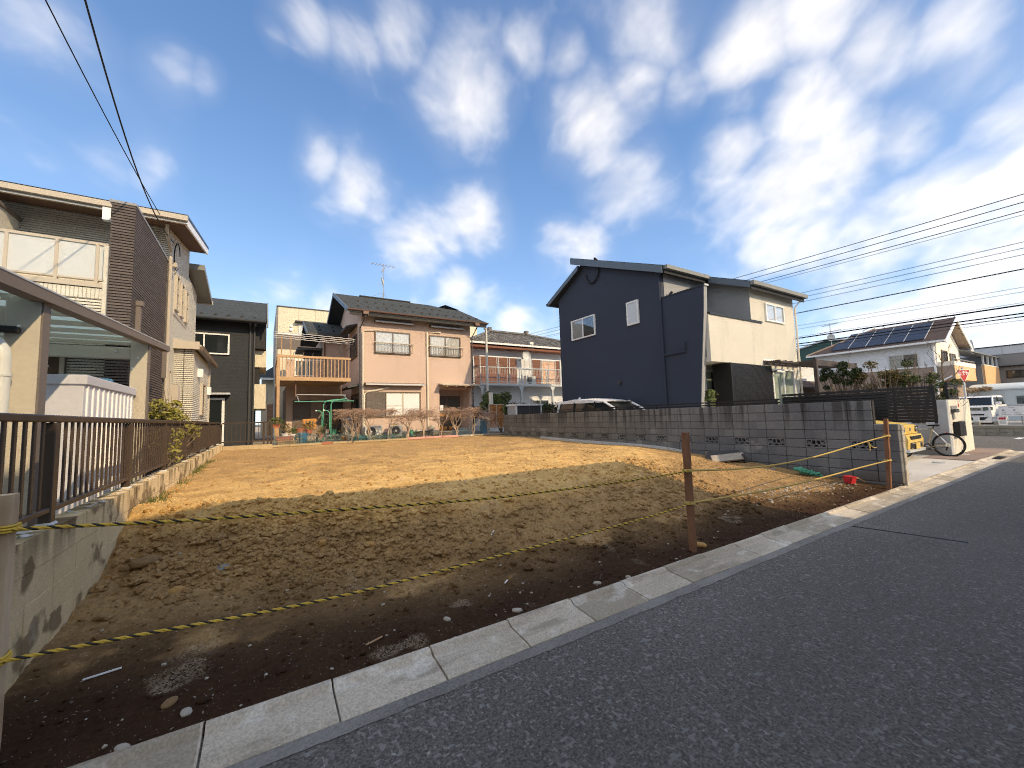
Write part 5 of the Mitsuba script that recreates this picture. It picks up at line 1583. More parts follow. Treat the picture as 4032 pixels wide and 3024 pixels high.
B('board', 'mat_tan_siding', k, (.35, 1.15, 18.65, 19.1, .97, 1.02))
B('leg', 'mat_dark_grey', k, (.5, .56, 18.8, 18.86, .72, .97))
# clothes stand
k = thing('clothes_stand', 'mint green steel clothes stand with hooked tops in the garden', 'clothes stand')
for x, y in ((2.38, 18.25), (2.15, 18.75)):
    obj('upright', MB().tube([(x, y, .72), (x, y, 2.25)] + [(x + .2 - .2 * math.cos(t), y, 2.25 + .25 * math.sin(t)) for t in np.linspace(.2, 1.5, 8)] + [(x + .62, y + .05, 2.56)], .025, 7), 'mat_green_paint', k, smooth=True)
    obj('foot', MB().tube([(x - .25, y, .76), (x + .25, y, .76)], .022, 6), 'mat_green_paint', k)
    obj('hook', MB().tube([(x - .05, y, 1.3), (x - .05, y, 1.9), (x - .07, y, 2.0), (x - .13, y, 2.06), (x - .25, y, 2.08)], .022, 6), 'mat_green_paint', k, smooth=True)
    obj('cap', MB().tube([(x - .25, y, 2.08), (x - .30, y, 2.085)], .03, 7), 'mat_gloss_white', k)
obj('clothes_pole', MB().tube([(1.05, 18.6, 2.46), (3.35, 18.6, 2.48)], .02, 7), 'mat_green_paint', label='mint green pole hanging level across the garden', cat='clothes pole')
obj('clothes_pole', MB().tube([(1.25, 20.35, 2.86), (3.30, 20.35, 2.84)], .02, 7), 'mat_pale_grey_metal', label='grey pole hung below the tan balcony', cat='clothes pole')
for x in (1.22, 3.15):
    obj('pole_hanger', MB().tube([(x, 18.6, 2.48), (x, 20.3, 2.86)], .015, 5), 'mat_pale_grey_metal', label='strap holding the ' + ('left' if x < 2 else 'right') + ' ends of the two hanging poles', cat='hanger')
k = thing('utility_sink', 'grey garden cabinet with a white upright panel beside the first shrub', 'cabinet')
B('body', 'mat_grey_metal', k, (2.95, 3.55, 19.0, 19.4, .72, 1.55))
B('top', 'mat_dark_grey', k, (2.90, 3.6, 18.95, 19.42, 1.55, 1.60))
B('panel', 'mat_pvc_white', k, (3.05, 3.18, 18.97, 19.0, 1.0, 1.5))
mb = MB()
rg = np.random.default_rng(5)
for i_ in range(5):
    lump(mb, [2.98 + .07 * i_, 19.15, 1.68], .09, rg, flat=.8, rough=.4)
obj('blue_tarp', mb, 'mat_blue_plastic', smooth=30, label='bundled blue sheet on top of the grey garden cabinet', cat='sheet')
# outdoor units
for x0, x1, lab in ((3.98, 4.78, 'wider white air conditioner unit at the left under the shuttered window'), (5.13, 5.72, 'narrower white air conditioner unit with a yellow cloth on top')):
    k = thing('outdoor_unit', lab, 'air conditioner')
    obj('case', MB().cbox(x0, x1, 19.45, 19.72, .80, 1.35, .012), 'mat_pvc_white', k)
    c = (x0 + .28, 19.45, 1.08)
    obj('fan_opening', MB().lathe([(0, -.003), (.215, -.004), (.225, 0)], c, 'y', 22), 'mat_black', k)
    for r_ in (.06, .11, .16, .21):
        obj('grille_ring', MB().lathe([(r_ - .006, -.012), (r_ + .006, -.012), (r_ + .006, -.006)], c, 'y', 22), 'mat_grey_metal', k)
    obj('hub', MB().lathe([(0, -.016), (.06, -.014), (.06, -.004)], c, 'y', 16), 'mat_pale_grey_metal', k)
    B('side_panel', 'mat_pale_grey_metal', k, (x1 - .16, x1 - .15, 19.44, 19.45, .82, 1.33))
    for q_ in range(2):
        B('foot', 'mat_dark_grey', k, (x0 + .08 + q_ * .45, x0 + .18 + q_ * .45, 19.45, 19.72, .72, .80))
mb = MB()
for i_ in range(6):
    lump(mb, [5.22 + .05 * i_, 19.55, 1.37], .05, rg, flat=.3, rough=.4)
obj('yellow_cloth', mb, 'mat_rope_yellow', smooth=30, label='yellow cloth lying on the narrower outdoor unit', cat='cloth')
k = thing('garden_stakes', 'cream pair of garden gas bottles boxed beside the conduit', 'box')
B('body', 'mat_pvc_cream', k, (7.22, 7.42, 19.6, 19.8, 1.08, 1.28))
B('stand', 'mat_grey_metal', k, (7.27, 7.37, 19.66, 19.75, .72, 1.08))
# plastic net along the edging
scene['mat_net'] = {'type': 'twosided', 'bsdf': {'type': 'principled', 'base_color': rgb((.05, .13, .14)), 'roughness': .7}}
scene['mat_net_blue'] = {'type': 'twosided', 'bsdf': {'type': 'principled', 'base_color': rgb((.07, .17, .26)), 'roughness': .7}}


def net(x0, x1, y, z0, z1, m, label, step=.055, sag=.05):
    k = thing('plastic_net', label, 'net')
    mb = MB()
    n_ = int((x1 - x0) / step)
    for i in range(n_ + 1):
        x = x0 + (x1 - x0) * i / n_
        mb.tube([(x, y, z0), (x + .01, y - .02, (z0 + z1) / 2), (x, y, z1 - sag * math.sin(math.pi * ((x - x0) % .9) / .9))], .0058, 3, cap=False)
    for j in range(int((z1 - z0) / step) + 1):
        z_ = z0 + step * j
        xs_ = np.linspace(x0, x1, 24)
        mb.tube(np.stack([xs_, y - .02 * np.sin(xs_ * 5 + j), z_ - (sag if z_ > z1 - step else 0) * np.sin(math.pi * ((xs_ - x0) % .9) / .9)], 1), .0058, 3, cap=False)
    obj('mesh', mb, m, k)
    for x in np.arange(x0, x1 + .01, .92):
        obj('stake', MB().tube([(x, y + .03, .6), (x, y + .03, z1 + .12)], .022, 6), 'mat_grey_metal', k)


net(.35, 2.75, 17.99, .74, 1.16, 'mat_net', 'dark green plastic net along the edging before the flower pots')
net(3.0, 5.4, 18.06, .72, 1.02, 'mat_net', 'low green plastic net before the outdoor units')
net(7.9, 9.5, 18.4, .74, 1.18, 'mat_net_blue', 'blue grey plastic net before the entrance porch')
mb = MB()
for i_ in range(60):
    lump(mb, [rg.uniform(.4, 7), rg.uniform(18.1, 18.5), .76], rg.uniform(.02, .07), rg, rough=.4)
obj('garden_stones', mb, 'mat_stone_grey', smooth=30, kind='stuff', label='small stones along the garden edge')
mb = MB()
for x, r_ in ((3.45, .22), (3.75, .16), (4.9, .12), (5.85, .1)):
    lump(mb, [x, 18.45, .85], r_, rg, ICO2, 1.0, .12)
obj('dark_sacks', mb, 'mat_net', smooth=40, label='dark green covered bundles lying between the shrubs', cat='bundle')
mb = MB()
mb.add(*leaves(900, .05, lambda r, n: np.stack([r.uniform(.4, 7.6, n), r.uniform(18.1, 19.3, n), .76 + r.random(n) ** 2 * .25], 1), np.random.default_rng(8)))
obj('garden_plants', mb, 'mat_leaf_olive', kind='stuff', label='low mixed plants on the garden floor', cat='plants')

# pole, meter, bamboo gate
k = thing('service_pole', 'slim pale grey service pole beside the bamboo gate', 'pole')
obj('shaft', MB().tube([(10.90, 20.3, .5), (10.90, 20.3, 3.55), (10.90, 20.3, 6.70)], [.085, .074, .06], 12), 'mat_pvc_white', k, smooth=40)
obj('collar', MB().tube([(10.90, 20.3, 3.35), (10.90, 20.3, 3.46)], .092, 12), 'mat_pale_grey_metal', k)
obj('head', MB().tube([(10.76, 20.3, 6.70), (10.96, 20.3, 6.70)], .05, 8), 'mat_grey_metal', k)
obj('cable', MB().tube(curve([(10.40, 19.5, 6.62), (10.62, 19.9, 6.55), (10.88, 20.28, 6.70)], 12), .010, 5), 'mat_black', k)
obj('meter_box', MB().cbox(9.80, 9.98, 18.0, 18.15, 2.25, 2.85, .01), 'mat_pvc_white', label='tall white meter box between the pole and the round bush', cat='meter box')
k = thing('bamboo_gate', 'orange brown bamboo panel in a pale frame at the far end of the block wall', 'gate')
for a in (9.72, 10.14, 10.58):
    B('stile', 'mat_alu_cream', k, (a - .02, a + .02, 17.98, 18.02, 1.04, 2.24))
for z_ in (1.04, 2.22):
    B('bar', 'mat_alu_cream', k, (9.70, 10.60, 17.975, 18.025, z_, z_ + .035))
noisy('bamboo', (.42, .19, .06), .25, 3, 30, .2, .7)
for i_ in range(24):
    z_ = 1.08 + i_ * .0475
    for a, b in ((9.74, 10.12), (10.16, 10.56)):
        obj('bamboo_stick', MB().tube([(a, 18.0, z_ + .02), (b, 18.0, z_ + .02 + .006 * rg.normal())], .019, 5), 'mat_bamboo', k)
B('garden_cabinet', 'mat_net_blue', None, (9.40, 9.66, 18.1, 18.4, .7, 1.55), label='blue grey cover board at the foot of the service pole', cat='board')

# bushes and shed beyond the wall
rg = np.random.default_rng(31)
cs = [[10.75 + rg.normal() * .45, 18.6 + rg.normal() * .3, 2.35 + rg.normal() * .28] for _ in range(10)]
shrub('round_bush', 'round bush of pale edged leaves behind the bamboo gate', 'bush', (10.8, 18.6, .7), cs, [.38] * 10, 2600, .085, 'mat_leaf_mid', 32)
cs = [[x, 18.9 + rg.normal() * .2, 1.9 + .2 * rg.random()] for x in np.linspace(11.6, 14.8, 13)]
shrub('hedge', 'dark hedge running between the grey shed and the navy house', 'hedge', (13, 18.9, .6), cs, [.42] * 13, 5200, .055, 'mat_leaf_dark', 33)
cs = [[8.9 + rg.normal() * .3 + 1.6, 21.2, 2.0 + rg.normal() * .2] for _ in range(5)]
shrub('brown_bush', 'brown leaved bush between the pink house and the pole', 'bush', (10.3, 21.2, .6), cs, [.42] * 5, 1300, .06, 'mat_leaf_brown', 34)
k = thing('garden_shed', 'small grey steel shed with dark doors and white edges behind the block wall', 'shed')
B('body', 'mat_pale_grey_metal', k, (10.72, 12.25, 17.02, 17.85, .4, 2.12))
B('roof', 'mat_gloss_white', k, (10.66, 12.34, 16.93, 17.92, 2.12, 2.21))
for a, b in ((10.80, 11.50), (11.53, 12.18)):
    B('door', 'mat_dark_grey', k, (a, b, 16.99, 17.02, .5, 2.10))
for x in (10.72, 12.24):
    B('corner_trim', 'mat_gloss_white', k, (x - .03, x + .04, 16.97, 17.03, .4, 2.12))
rg = np.random.default_rng(41)
cs = [[-1.60 + rg.normal() * .12, 10.4 + rg.normal() * .45, 1.65 + rg.normal() * .22] for _ in range(10)]
shrub('green_bush', 'yellow green leafy bush showing above the slat fence', 'bush', (-1.6, 10.4, .45), cs, [.26] * 10, 1500, .05, 'mat_leaf_yellow', 42)
cs = [[-1.24, 8.62 + rg.normal() * .14, 1.05 + .09 * i_] for i_ in range(6)]
shrub('fence_sprig', 'yellow green sprig growing out through the slat fence', 'plant', (-1.30, 8.6, .95), cs, [.10] * 6, 130, .038, 'mat_leaf_yellow', 43, sr=.006)

# ---------------------------------------------------------------- vehicles
def hull(pts, mb=None):
    h = trimesh.convex.convex_hull(np.array(pts, float))
    mb = mb or MB()
    return mb.add(h.vertices, h.faces)


def wheel(parent, c, r, w, axis, m='mat_pale_grey_metal'):
    t = obj('wheel', MB().lathe([(r * .62, -w / 2), (r * .96, -w / 2), (r, -w * .35), (r, w * .35), (r * .96, w / 2), (r * .62, w / 2)], c, axis, 28), 'mat_rubber', parent, smooth=35)
    obj('rim', MB().lathe([(0, -w * .42), (r * .2, -w * .45), (r * .55, -w * .36), (r * .64, -w * .48), (r * .64, w * .48), (r * .55, w * .36), (0, w * .42)], c, axis, 20), m, t, smooth=35)
    return t


# white van behind the wall, facing the street
k = thing('white_minivan', 'white minivan parked behind the block wall with only its roof and windows showing', 'van')
Yv = lambda y: y
vx0, vx1, vz = 10.58, 12.22, .27
hull([(x, y, z_) for x in (vx0, vx1) for y, z_ in ((9.0, .55), (9.0, 1.1), (10.0, 1.22), (13.78, 1.25), (13.85, .55))], mb := MB())
obj('body', mb, 'mat_gloss_white', k)
hull([(x + s, y, z_) for x, s, in ((vx0, .03), (vx1, -.03)) for y, z_ in ((9.75, 1.22), (13.78, 1.24))] + [(x + s, y, z_) for x, s in ((vx0, .16), (vx1, -.16)) for y, z_ in ((10.95, 2.06), (13.45, 2.10))], mb := MB())
obj('windows', mb, 'mat_glass_dark', k)
rp = []
for x, s in ((vx0, .12), (vx1, -.12)):
    rp += [(x + s, 10.75, 2.03), (x + s, 11.6, 2.13), (x + s, 12.8, 2.17), (x + s, 13.62, 2.10), (x + s, 13.62, 2.04), (x + s, 11.0, 2.01)]
for x, s in ((vx0, .40), (vx1, -.40)):
    rp += [(x + s, 10.70, 2.06), (x + s, 11.6, 2.19), (x + s, 12.8, 2.22), (x + s, 13.62, 2.16)]
obj('roof', hull(rp), 'mat_gloss_white', k, smooth=40)
for x, s in ((vx0, 1), (vx1, -1)):
    obj('front_pillar', MB().tube([(x + .05 * s, 9.8, 1.25), (x + .10 * s, 10.35, 1.78), (x + .14 * s, 10.95, 2.06)], .045, 6), 'mat_gloss_white', k)
    for y in (11.4, 12.6):
        obj('pillar', MB().tube([(x + .02 * s, y, 1.25), (x + .13 * s, y - .05, 2.06)], .04, 5), 'mat_black', k)
    obj('rear_pillar', MB().tube([(x + .03 * s, 13.72, 1.25), (x + .13 * s, 13.5, 2.06)], .06, 5), 'mat_gloss_white', k)
    obj('window_strip', MB().tube([(x + .0 * s, 9.9, 1.24), (x + .0 * s, 13.7, 1.26)], .02, 5), 'mat_chrome', k)
obj('spoiler', hull([(x, y, z_) for x in (10.72, 12.08) for y, z_ in ((13.5, 2.06), (13.95, 2.03), (13.92, 2.09), (13.5, 2.16))]), 'mat_gloss_white', k)
obj('shark_fin', hull([(11.38, 12.9, 2.20), (11.42, 12.9, 2.20), (11.40, 13.0, 2.33), (11.37, 13.15, 2.19), (11.43, 13.15, 2.19)]), 'mat_gloss_white', k)
for x, y in ((10.7, 9.9), (12.1, 9.9), (10.7, 12.9), (12.1, 12.9)):
    wheel(k, (x, y, .48), .32, .2, 'x')

# yellow kei car facing the street
k = thing('yellow_car', 'boxy yellow small car parked nose out beyond the block wall end', 'car')
cx, ny = 15.45, 3.74
x0, x1 = cx - .735, cx + .735
obj('body', hull([(x0 + .02, 4.0, .36), (x1 - .02, 4.0, .36), (x0, 4.1, .80), (x1, 4.1, .80), (x0 + .03, 4.15, .98), (x1 - .03, 4.15, .98), (x0 + .02, 4.75, 1.06), (x1 - .02, 4.75, 1.06), (x0, 7.05, 1.05), (x1, 7.05, 1.05), (x0 + .02, 7.1, .36), (x1 - .02, 7.1, .36)]), 'mat_gloss_yellow', k)
obj('nose', hull([(x0 + .06, ny + .10, .76), (x1 - .06, ny + .10, .76), (x0 + .08, ny + .09, .96), (x1 - .08, ny + .09, .96), (x0 + .12, ny + .15, 1.0), (x1 - .12, ny + .15, 1.0), (x0 + .02, 4.3, .76), (x1 - .02, 4.3, .76), (x0 + .04, 4.3, 1.02), (x1 - .04, 4.3, 1.02)]), 'mat_gloss_yellow', k, smooth=25)
obj('hood', hull([(x0 + .13, ny + .14, .985), (x1 - .13, ny + .14, .985), (x0 + .10, ny + .35, 1.04), (x1 - .10, ny + .35, 1.04), (x0 + .08, 4.80, 1.13), (x1 - .08, 4.80, 1.13), (x0 + .05, 4.8, 1.03), (x1 - .05, 4.8, 1.03)]), 'mat_gloss_yellow', k, smooth=25)
obj('bumper', hull([(x0 + .10, ny, .36), (x1 - .10, ny, .36), (x0 + .08, ny - .02, .60), (x1 - .08, ny - .02, .60), (x0 + .10, ny + .02, .74), (x1 - .10, ny + .02, .74), (x0, 4.15, .36), (x1, 4.15, .36), (x0, 4.2, .75), (x1, 4.2, .75), (x0, 3.95, .6), (x1, 3.95, .6)]), 'mat_gloss_yellow', k, smooth=30)
B('upper_grille', 'mat_black', k, (cx - .40, cx + .44, ny - .030, ny + .05, .615, .705))
B('lower_grille', 'mat_black', k, (cx - .48, cx + .50, ny - .026, ny + .05, .38, .53))
B('grille_bar', 'mat_grey_metal', k, (cx - .40, cx + .42, ny - .036, ny - .026, .50, .52))
obj('skid_plate', hull([(x0 + .05, ny - .04, .28), (x1 - .05, ny - .04, .28), (x0 + .08, ny - .05, .35), (x1 - .08, ny - .05, .35), (x0, 4.1, .28), (x1, 4.1, .28), (x0 + .02, 4.1, .37), (x1 - .02, 4.1, .37)]), 'mat_pale_grey_metal', k)
B('number_plate', 'mat_rope_plain', k, (cx - .165, cx + .165, ny - .055, ny - .038, .36, .525), label='yellow number plate')
for s in (-1, 1):
    hx = cx + s * .56
    h_ = obj('headlight', MB().cbox(hx - .13, hx + .13, ny + .075, ny + .15, .80, .965, .02), 'mat_black', k)
    obj('lens', MB().lathe([(0, -.02), (.055, -.014), (.065, 0)], (hx - s * .02, ny + .075, .875), 'y', 16), 'mat_chrome', h_)
obj('emblem', MB().lathe([(0, -.012), (.04, -.012), (.045, 0)], (cx + .02, ny + .085, .885), 'y', 16), 'mat_grey_metal', k)
obj('cabin_glass', hull([(x0 + .05, 4.72, 1.08), (x1 - .05, 4.72, 1.08), (x0 + .10, 5.2, 1.60), (x1 - .10, 5.2, 1.60), (x0 + .10, 6.95, 1.62), (x1 - .10, 6.95, 1.62), (x0 + .03, 7.06, 1.05), (x1 - .03, 7.06, 1.05)]), 'mat_glass_dark', k)
obj('roof', hull([(x0 + .09, 5.15, 1.60), (x1 - .09, 5.15, 1.60), (x0 + .14, 5.3, 1.68), (x1 - .14, 5.3, 1.68), (x0 + .14, 6.9, 1.69), (x1 - .14, 6.9, 1.69), (x0 + .09, 7.0, 1.60), (x1 - .09, 7.0, 1.60)]), 'mat_gloss_white', k)
for x in (x0 + .09, x1 - .09):
    obj('arch_trim', MB().lathe([(.36, -.05), (.40, -.05), (.40, .05), (.36, .05)], (x, 4.32, .36), 'x', 24), 'mat_dark_grey', k)
for x, y in ((x0 + .08, 4.32), (x1 - .08, 4.32), (x0 + .08, 6.55), (x1 - .08, 6.55)):
    wheel(k, (x, y, .33), .29, .16, 'x')
for s in (-1, 1):
    obj('mirror', MB().cbox(cx + s * .86 - .09, cx + s * .86 + .09, 4.9, 5.0, 1.08, 1.24, .02), 'mat_black', k)

# bicycle parked along the low wall
k = thing('bicycle', 'silver grey bicycle parked between the yellow car and the gate pillar', 'bicycle')
bx, ry, rz, R_ = 16.78, 3.37, .385, .325
fy = ry + 1.05


def bwheel(y, first):
    a = np.linspace(0, 2 * np.pi, 41)
    tw = lambda r_: np.stack([bx + 0 * a, y + r_ * np.cos(a), rz + r_ * np.sin(a)], 1)
    t = obj('wheel', MB().tube(tw(R_), .021, 8, cap=False), 'mat_rubber', k, smooth=True)
    obj('rim', MB().tube(tw(R_ - .03), .010, 6, cap=False), 'mat_dark_grey', t, smooth=True)
    sp = MB()
    for q_ in range(28):
        b_ = q_ * 2 * np.pi / 28
        sp.tube([(bx + .02 * (-1) ** q_, y + .02 * math.cos(b_ + .8), rz + .02 * math.sin(b_ + .8)), (bx, y + (R_ - .03) * math.cos(b_), rz + (R_ - .03) * math.sin(b_))], .0018, 3, cap=False)
    obj('spokes', sp, 'mat_pale_grey_metal', t)
    obj('hub', MB().tube([(bx - .05, y, rz), (bx + .05, y, rz)], .022, 8), 'mat_pale_grey_metal', t)


bwheel(ry, 1)
bwheel(fy, 0)
bb_, st_, sp_, hd = (bx, ry + .43, .32), (bx, ry + .29, .84), (bx, ry + .27, .93), (bx, fy - .13, .82)
for a, b, r_ in ((bb_, st_, .017), (bb_, (bx, fy - .11, .72), .018), (st_, hd, .016), ((bx, fy - .10, .66), (bx, fy - .16, .92), .018)):
    obj('frame_tube', MB().tube([a, b], r_, 8), 'mat_chrome', k, smooth=40)
for s in (-.05, .05):
    obj('chain_stay', MB().tube([(bx + s * .6, ry + .42, .32), (bx + s, ry, rz)], .009, 6), 'mat_chrome', k)
    obj('seat_stay', MB().tube([(bx + s * .5, ry + .29, .80), (bx + s, ry, rz)], .008, 6), 'mat_chrome', k)
    obj('fork', MB().tube([(bx + s, fy - .10, .66), (bx + s, fy, rz)], .012, 6), 'mat_chrome', k)
obj('seat_post', MB().tube([st_, sp_], .013, 8), 'mat_dark_grey', k)
obj('saddle', hull([(bx - .07, ry + .14, .95), (bx + .07, ry + .14, .95), (bx - .08, ry + .18, .975), (bx + .08, ry + .18, .975), (bx - .02, ry + .41, .955), (bx + .02, ry + .41, .955), (bx - .02, ry + .38, .925), (bx + .02, ry + .38, .925), (bx - .06, ry + .17, .92), (bx + .06, ry + .17, .92)]), 'mat_black', k, smooth=50)
obj('handlebar', MB().tube([(bx - .28, fy - .18, .97), (bx, fy - .16, .95), (bx + .28, fy - .18, .97)], .013, 7), 'mat_black', k)
obj('chainring', MB().lathe([(.06, -.006), (.09, -.006), (.09, .006), (.06, .006)], (bx - .05, bb_[1], .32), 'x', 24), 'mat_dark_grey', k)
obj('crank', MB().tube([(bx - .06, bb_[1] - .14, .25), (bx - .06, bb_[1], .32), (bx + .06, bb_[1] + .14, .39)], .011, 6), 'mat_grey_metal', k)
obj('chain', MB().tube([(bx - .045, ry, rz + .05), (bx - .05, bb_[1], .41)], .006, 4), 'mat_black', k)
obj('chain', MB().tube([(bx - .045, ry, rz - .05), (bx - .05, bb_[1], .23)], .006, 4), 'mat_black', k)
obj('sprocket', MB().lathe([(.02, -.02), (.055, -.02), (.03, .02), (.02, .02)], (bx - .045, ry, rz), 'x', 18), 'mat_chrome', k)
obj('derailleur', MB().tube([(bx - .06, ry + .01, rz - .04), (bx - .06, ry + .05, rz - .15)], .018, 6), 'mat_black', k)
obj('reflector', MB().lathe([(0, -.012), (.028, -.01), (.03, 0)], (bx, ry + .02, rz + .36 + .0), 'y', 10), 'mat_red', k)
# ---------------------------------------------------------------- street corner right of the lot
noisy('pillar', (.60, .57, .49), .06, 2, 40, .06, .9, streak=.12)
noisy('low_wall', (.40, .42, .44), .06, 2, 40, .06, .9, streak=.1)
gp = thing('gate_pillar', 'cream rendered gate pillar wall with letter box and intercom at the street corner', 'gate pillar')
obj('body', MB().cbox(17.2, 19.62, 3.36, 3.52, -.1, 1.685, .012), 'mat_pillar', gp)
B('name_plate', 'mat_grey_metal', gp, (17.36, 17.95, 3.335, 3.36, 1.40, 1.50))
B('lamp', 'mat_dark_grey', gp, (17.34, 17.72, 3.25, 3.36, 1.30, 1.40))
B('intercom', 'mat_grey_metal', gp, (17.42, 17.62, 3.33, 3.36, 1.10, 1.25))
lb = B('letter_box', 'mat_black', gp, (17.40, 18.02, 3.22, 3.36, .60, 1.02), label='black letter box with a grey flap')
B('flap', 'mat_dark_grey', lb, (18.06, 18.52, 3.30, 3.36, .60, 1.03))
B('strip', 'mat_pvc_white', lb, (18.02, 18.06, 3.21, 3.36, .59, 1.04))
B('sticker', 'mat_red', gp, (18.22, 18.29, 3.352, 3.36, 1.45, 1.56))
lw = thing('low_garden_wall', 'pale rendered low wall carrying the tall black slat fence', 'wall')
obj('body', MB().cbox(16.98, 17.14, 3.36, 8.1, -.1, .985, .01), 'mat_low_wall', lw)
obj('end', MB().cbox(16.97, 17.20, 3.355, 3.56, -.1, 1.685, .01), 'mat_low_wall', lw)  # pillar's left side; its shade is put in as blue grey colour
tf = thing('tall_slat_fence', 'tall black fence of horizontal slats between driveway and garden', 'fence')
for i_ in range(11):
    z_ = 1.02 + i_ * .1015
    gap = .022 if i_ > 6 else .012
    obj('slat', MB().cbox(17.03, 17.055, 3.58, 8.06, z_, z_ + .1015 - gap, .004), 'mat_black_paint', tf)
for i_ in range(6):
    B('post', 'mat_black_paint', tf, (17.056, 17.10, 3.60 + i_ * .88, 3.66 + i_ * .88, .985, 2.13))
B('back_panel', 'mat_black', tf, (17.058, 17.066, 4.7, 8.0, 1.05, 1.95))
lf = thing('corner_slat_fence', 'short black slat fence on top of the gate pillar wall', 'fence')
for i_ in range(6):
    obj('slat', MB().cbox(18.55, 19.75, 3.60, 3.625, 1.70 + i_ * .095, 1.70 + i_ * .095 + .07, .004), 'mat_black_paint', lf)
for x in (18.6, 19.70):
    B('post', 'mat_black_paint', lf, (x - .03, x + .03, 3.625, 3.67, 1.2, 2.26))
# pergola
pg = thing('pergola', 'dark brown pergola attached to the front of the navy house', 'pergola')
noisy('pergola_brown', (.060, .048, .045), .08, 3, 30, .08, .6)
B('ledger', 'mat_pergola_brown', pg, (15.86, 20.9, 7.66, 7.73, 3.26, 3.38))
B('front_beam', 'mat_pergola_brown', pg, (17.22, 20.98, 6.60, 6.68, 3.12, 3.34))
for x in (15.9, 16.35, 16.8):
    B('rafter', 'mat_pergola_brown', pg, (x, x + .07, 7.2, 7.66, 3.27, 3.35))
for i_ in range(9):
    x = 17.3 + i_ * .44
    B('rafter', 'mat_pergola_brown', pg, (x, x + .07, 6.68, 7.66, 3.24, 3.34))
for z_ in (3.29, 3.22):
    B('side_rail', 'mat_pergola_brown', pg, (15.9, 17.24, 7.16 if z_ > 3.25 else 7.4, 7.22 if z_ > 3.25 else 7.46, z_ - .04, z_ + .02))
for x in (17.22, 20.86):
    B('post', 'mat_pergola_brown', pg, (x, x + .12, 6.585, 6.695, .3, 3.36))
# garden trees
rg = np.random.default_rng(51)


def small_tree(name, label, base, clusters, n, size, m, seed, tm='mat_bark', th=.045):
    return shrub(name, label, 'tree', base, [c[:3] for c in clusters], [c[3] for c in clusters], n, size, m, seed, sr=th)


small_tree('clipped_tree', 'dark green cloud pruned tree in front of the pergola', (19.0, 6.5, .4), [(19, 6.95, 2.95, .24), (19, 7.1, 2.72, .18), (19, 6.4, 3.15, .22), (19, 6.45, 2.9, .22), (19, 6.1, 2.78, .24), (19, 6.62, 2.6, .2), (19, 6.0, 2.92, .16), (19, 6.75, 2.8, .16), (19, 6.3, 2.5, .18), (19, 7.0, 2.35, .12)], 3200, .042, 'mat_leaf_dark', 52, th=.04)
small_tree('yellowing_tree', 'yellowing garden tree with drooping leaf sprays behind the tall slat fence', (19.2, 5.35, .4), [(19.2 + rg.normal() * .1, 5.35 + rg.normal() * .38, 2.62 + rg.normal() * .24, .21) for _ in range(13)], 1700, .052, 'mat_leaf_olive', 53)
small_tree('olive_tree', 'sparse olive green tree right of the yellowing one', (19.4, 4.55, .4), [(19.4 + rg.normal() * .1, 4.55 + rg.normal() * .30, 2.55 + rg.normal() * .24, .18) for _ in range(11)], 1050, .048, 'mat_leaf_mid', 54)
small_tree('corner_shrub', 'leafy shrub behind the gate pillar under the stop sign', (19.0, 3.75, .4), [(19.0 + rg.normal() * .2, 3.72 + rg.normal() * .12, 2.0 + rg.normal() * .14, .16) for _ in range(8)], 900, .045, 'mat_leaf_mid', 55, th=.02)
bt = thing('bare_tree', 'leafless slender tree beside the gate pillar', 'tree')
mb = MB()
tips = []
mb.tube([(19.1, 3.82, .4), (19.1, 3.8, 1.6), (19.12, 3.79, 2.6), (19.1, 3.75, 3.4)], [.035, .03, .022, .008], 7)
for z_, dy, dx in ((2.2, -.5, .1), (2.35, .5, 0), (2.5, -.35, .2), (2.7, .35, -.1), (2.85, -.3, 0), (2.1, .45, .1), (3.0, .2, 0)):
    branch(mb, np.array([19.1, 3.79, z_]), np.array([dx, dy, .55]) / np.linalg.norm([dx, dy, .55]), .34, .012, 2, rg, .45, .2, tips, 4)
obj('trunk', mb, 'mat_bark', bt)
k = thing('potted_palm', 'green feathery plant behind the louvre screen window', 'plant')
mb = MB()
rg2 = np.random.default_rng(66)
for _ in range(26):
    a, e = rg2.uniform(0, 6.28), rg2.uniform(.3, 1.2)
    tip = np.array([12.95 + .45 * math.cos(a) * math.cos(e), 8.1 + .3 * math.sin(a) * math.cos(e), 1.75 + .55 * math.sin(e)])
    c = curve([(12.95, 8.1, 1.35), ((12.95 + tip[0]) / 2, (8.1 + tip[1]) / 2, tip[2] + .03), tip], 9)
    for q_ in range(2, 9):
        for s in (-1, 1):
            d = np.array([-math.sin(a) * s, math.cos(a) * s, -.2]) * .10
            mb.add([c[q_], c[q_] + d + [0, 0, .02], c[q_] + d * .9 - [0, 0, .03]], [[0, 1, 2]])
obj('fronds', mb, 'mat_leaf_mid', k)
obj('pot', MB().lathe([(0, .1), (.16, .1), (.2, .5), (0, .5)], (12.95, 8.1, .1), n=14), 'mat_dark_grey', k)

# ---------------------------------------------------------------- across the side street
B('car_park', 'mat_gravel_grey', None, (29.3, 60, -40, 30, -.2, .45), kind='structure', label='raised car park across the side street')
w_ = thing('block_kerb_wall', 'low weathered block wall edging the car park across the side street', 'wall')
noisy('old_block', (.32, .29, .235), .25, 3, 20, .15, .9, streak=.2)
for r in range(2):
    for i_ in range(24):
        y = 5.0 - (i_ + 1) * .42
        obj('block', MB().cbox(29.18, 29.34, y + .004, y + .416, -.02 + r * .14 if r == 0 else .145, .14 if r == 0 else .335, .008), 'mat_old_block', w_)
obj('coping', MB().cbox(29.16, 29.36, -5.1, 5.0, .34, .49, .01), 'mat_old_block', w_)


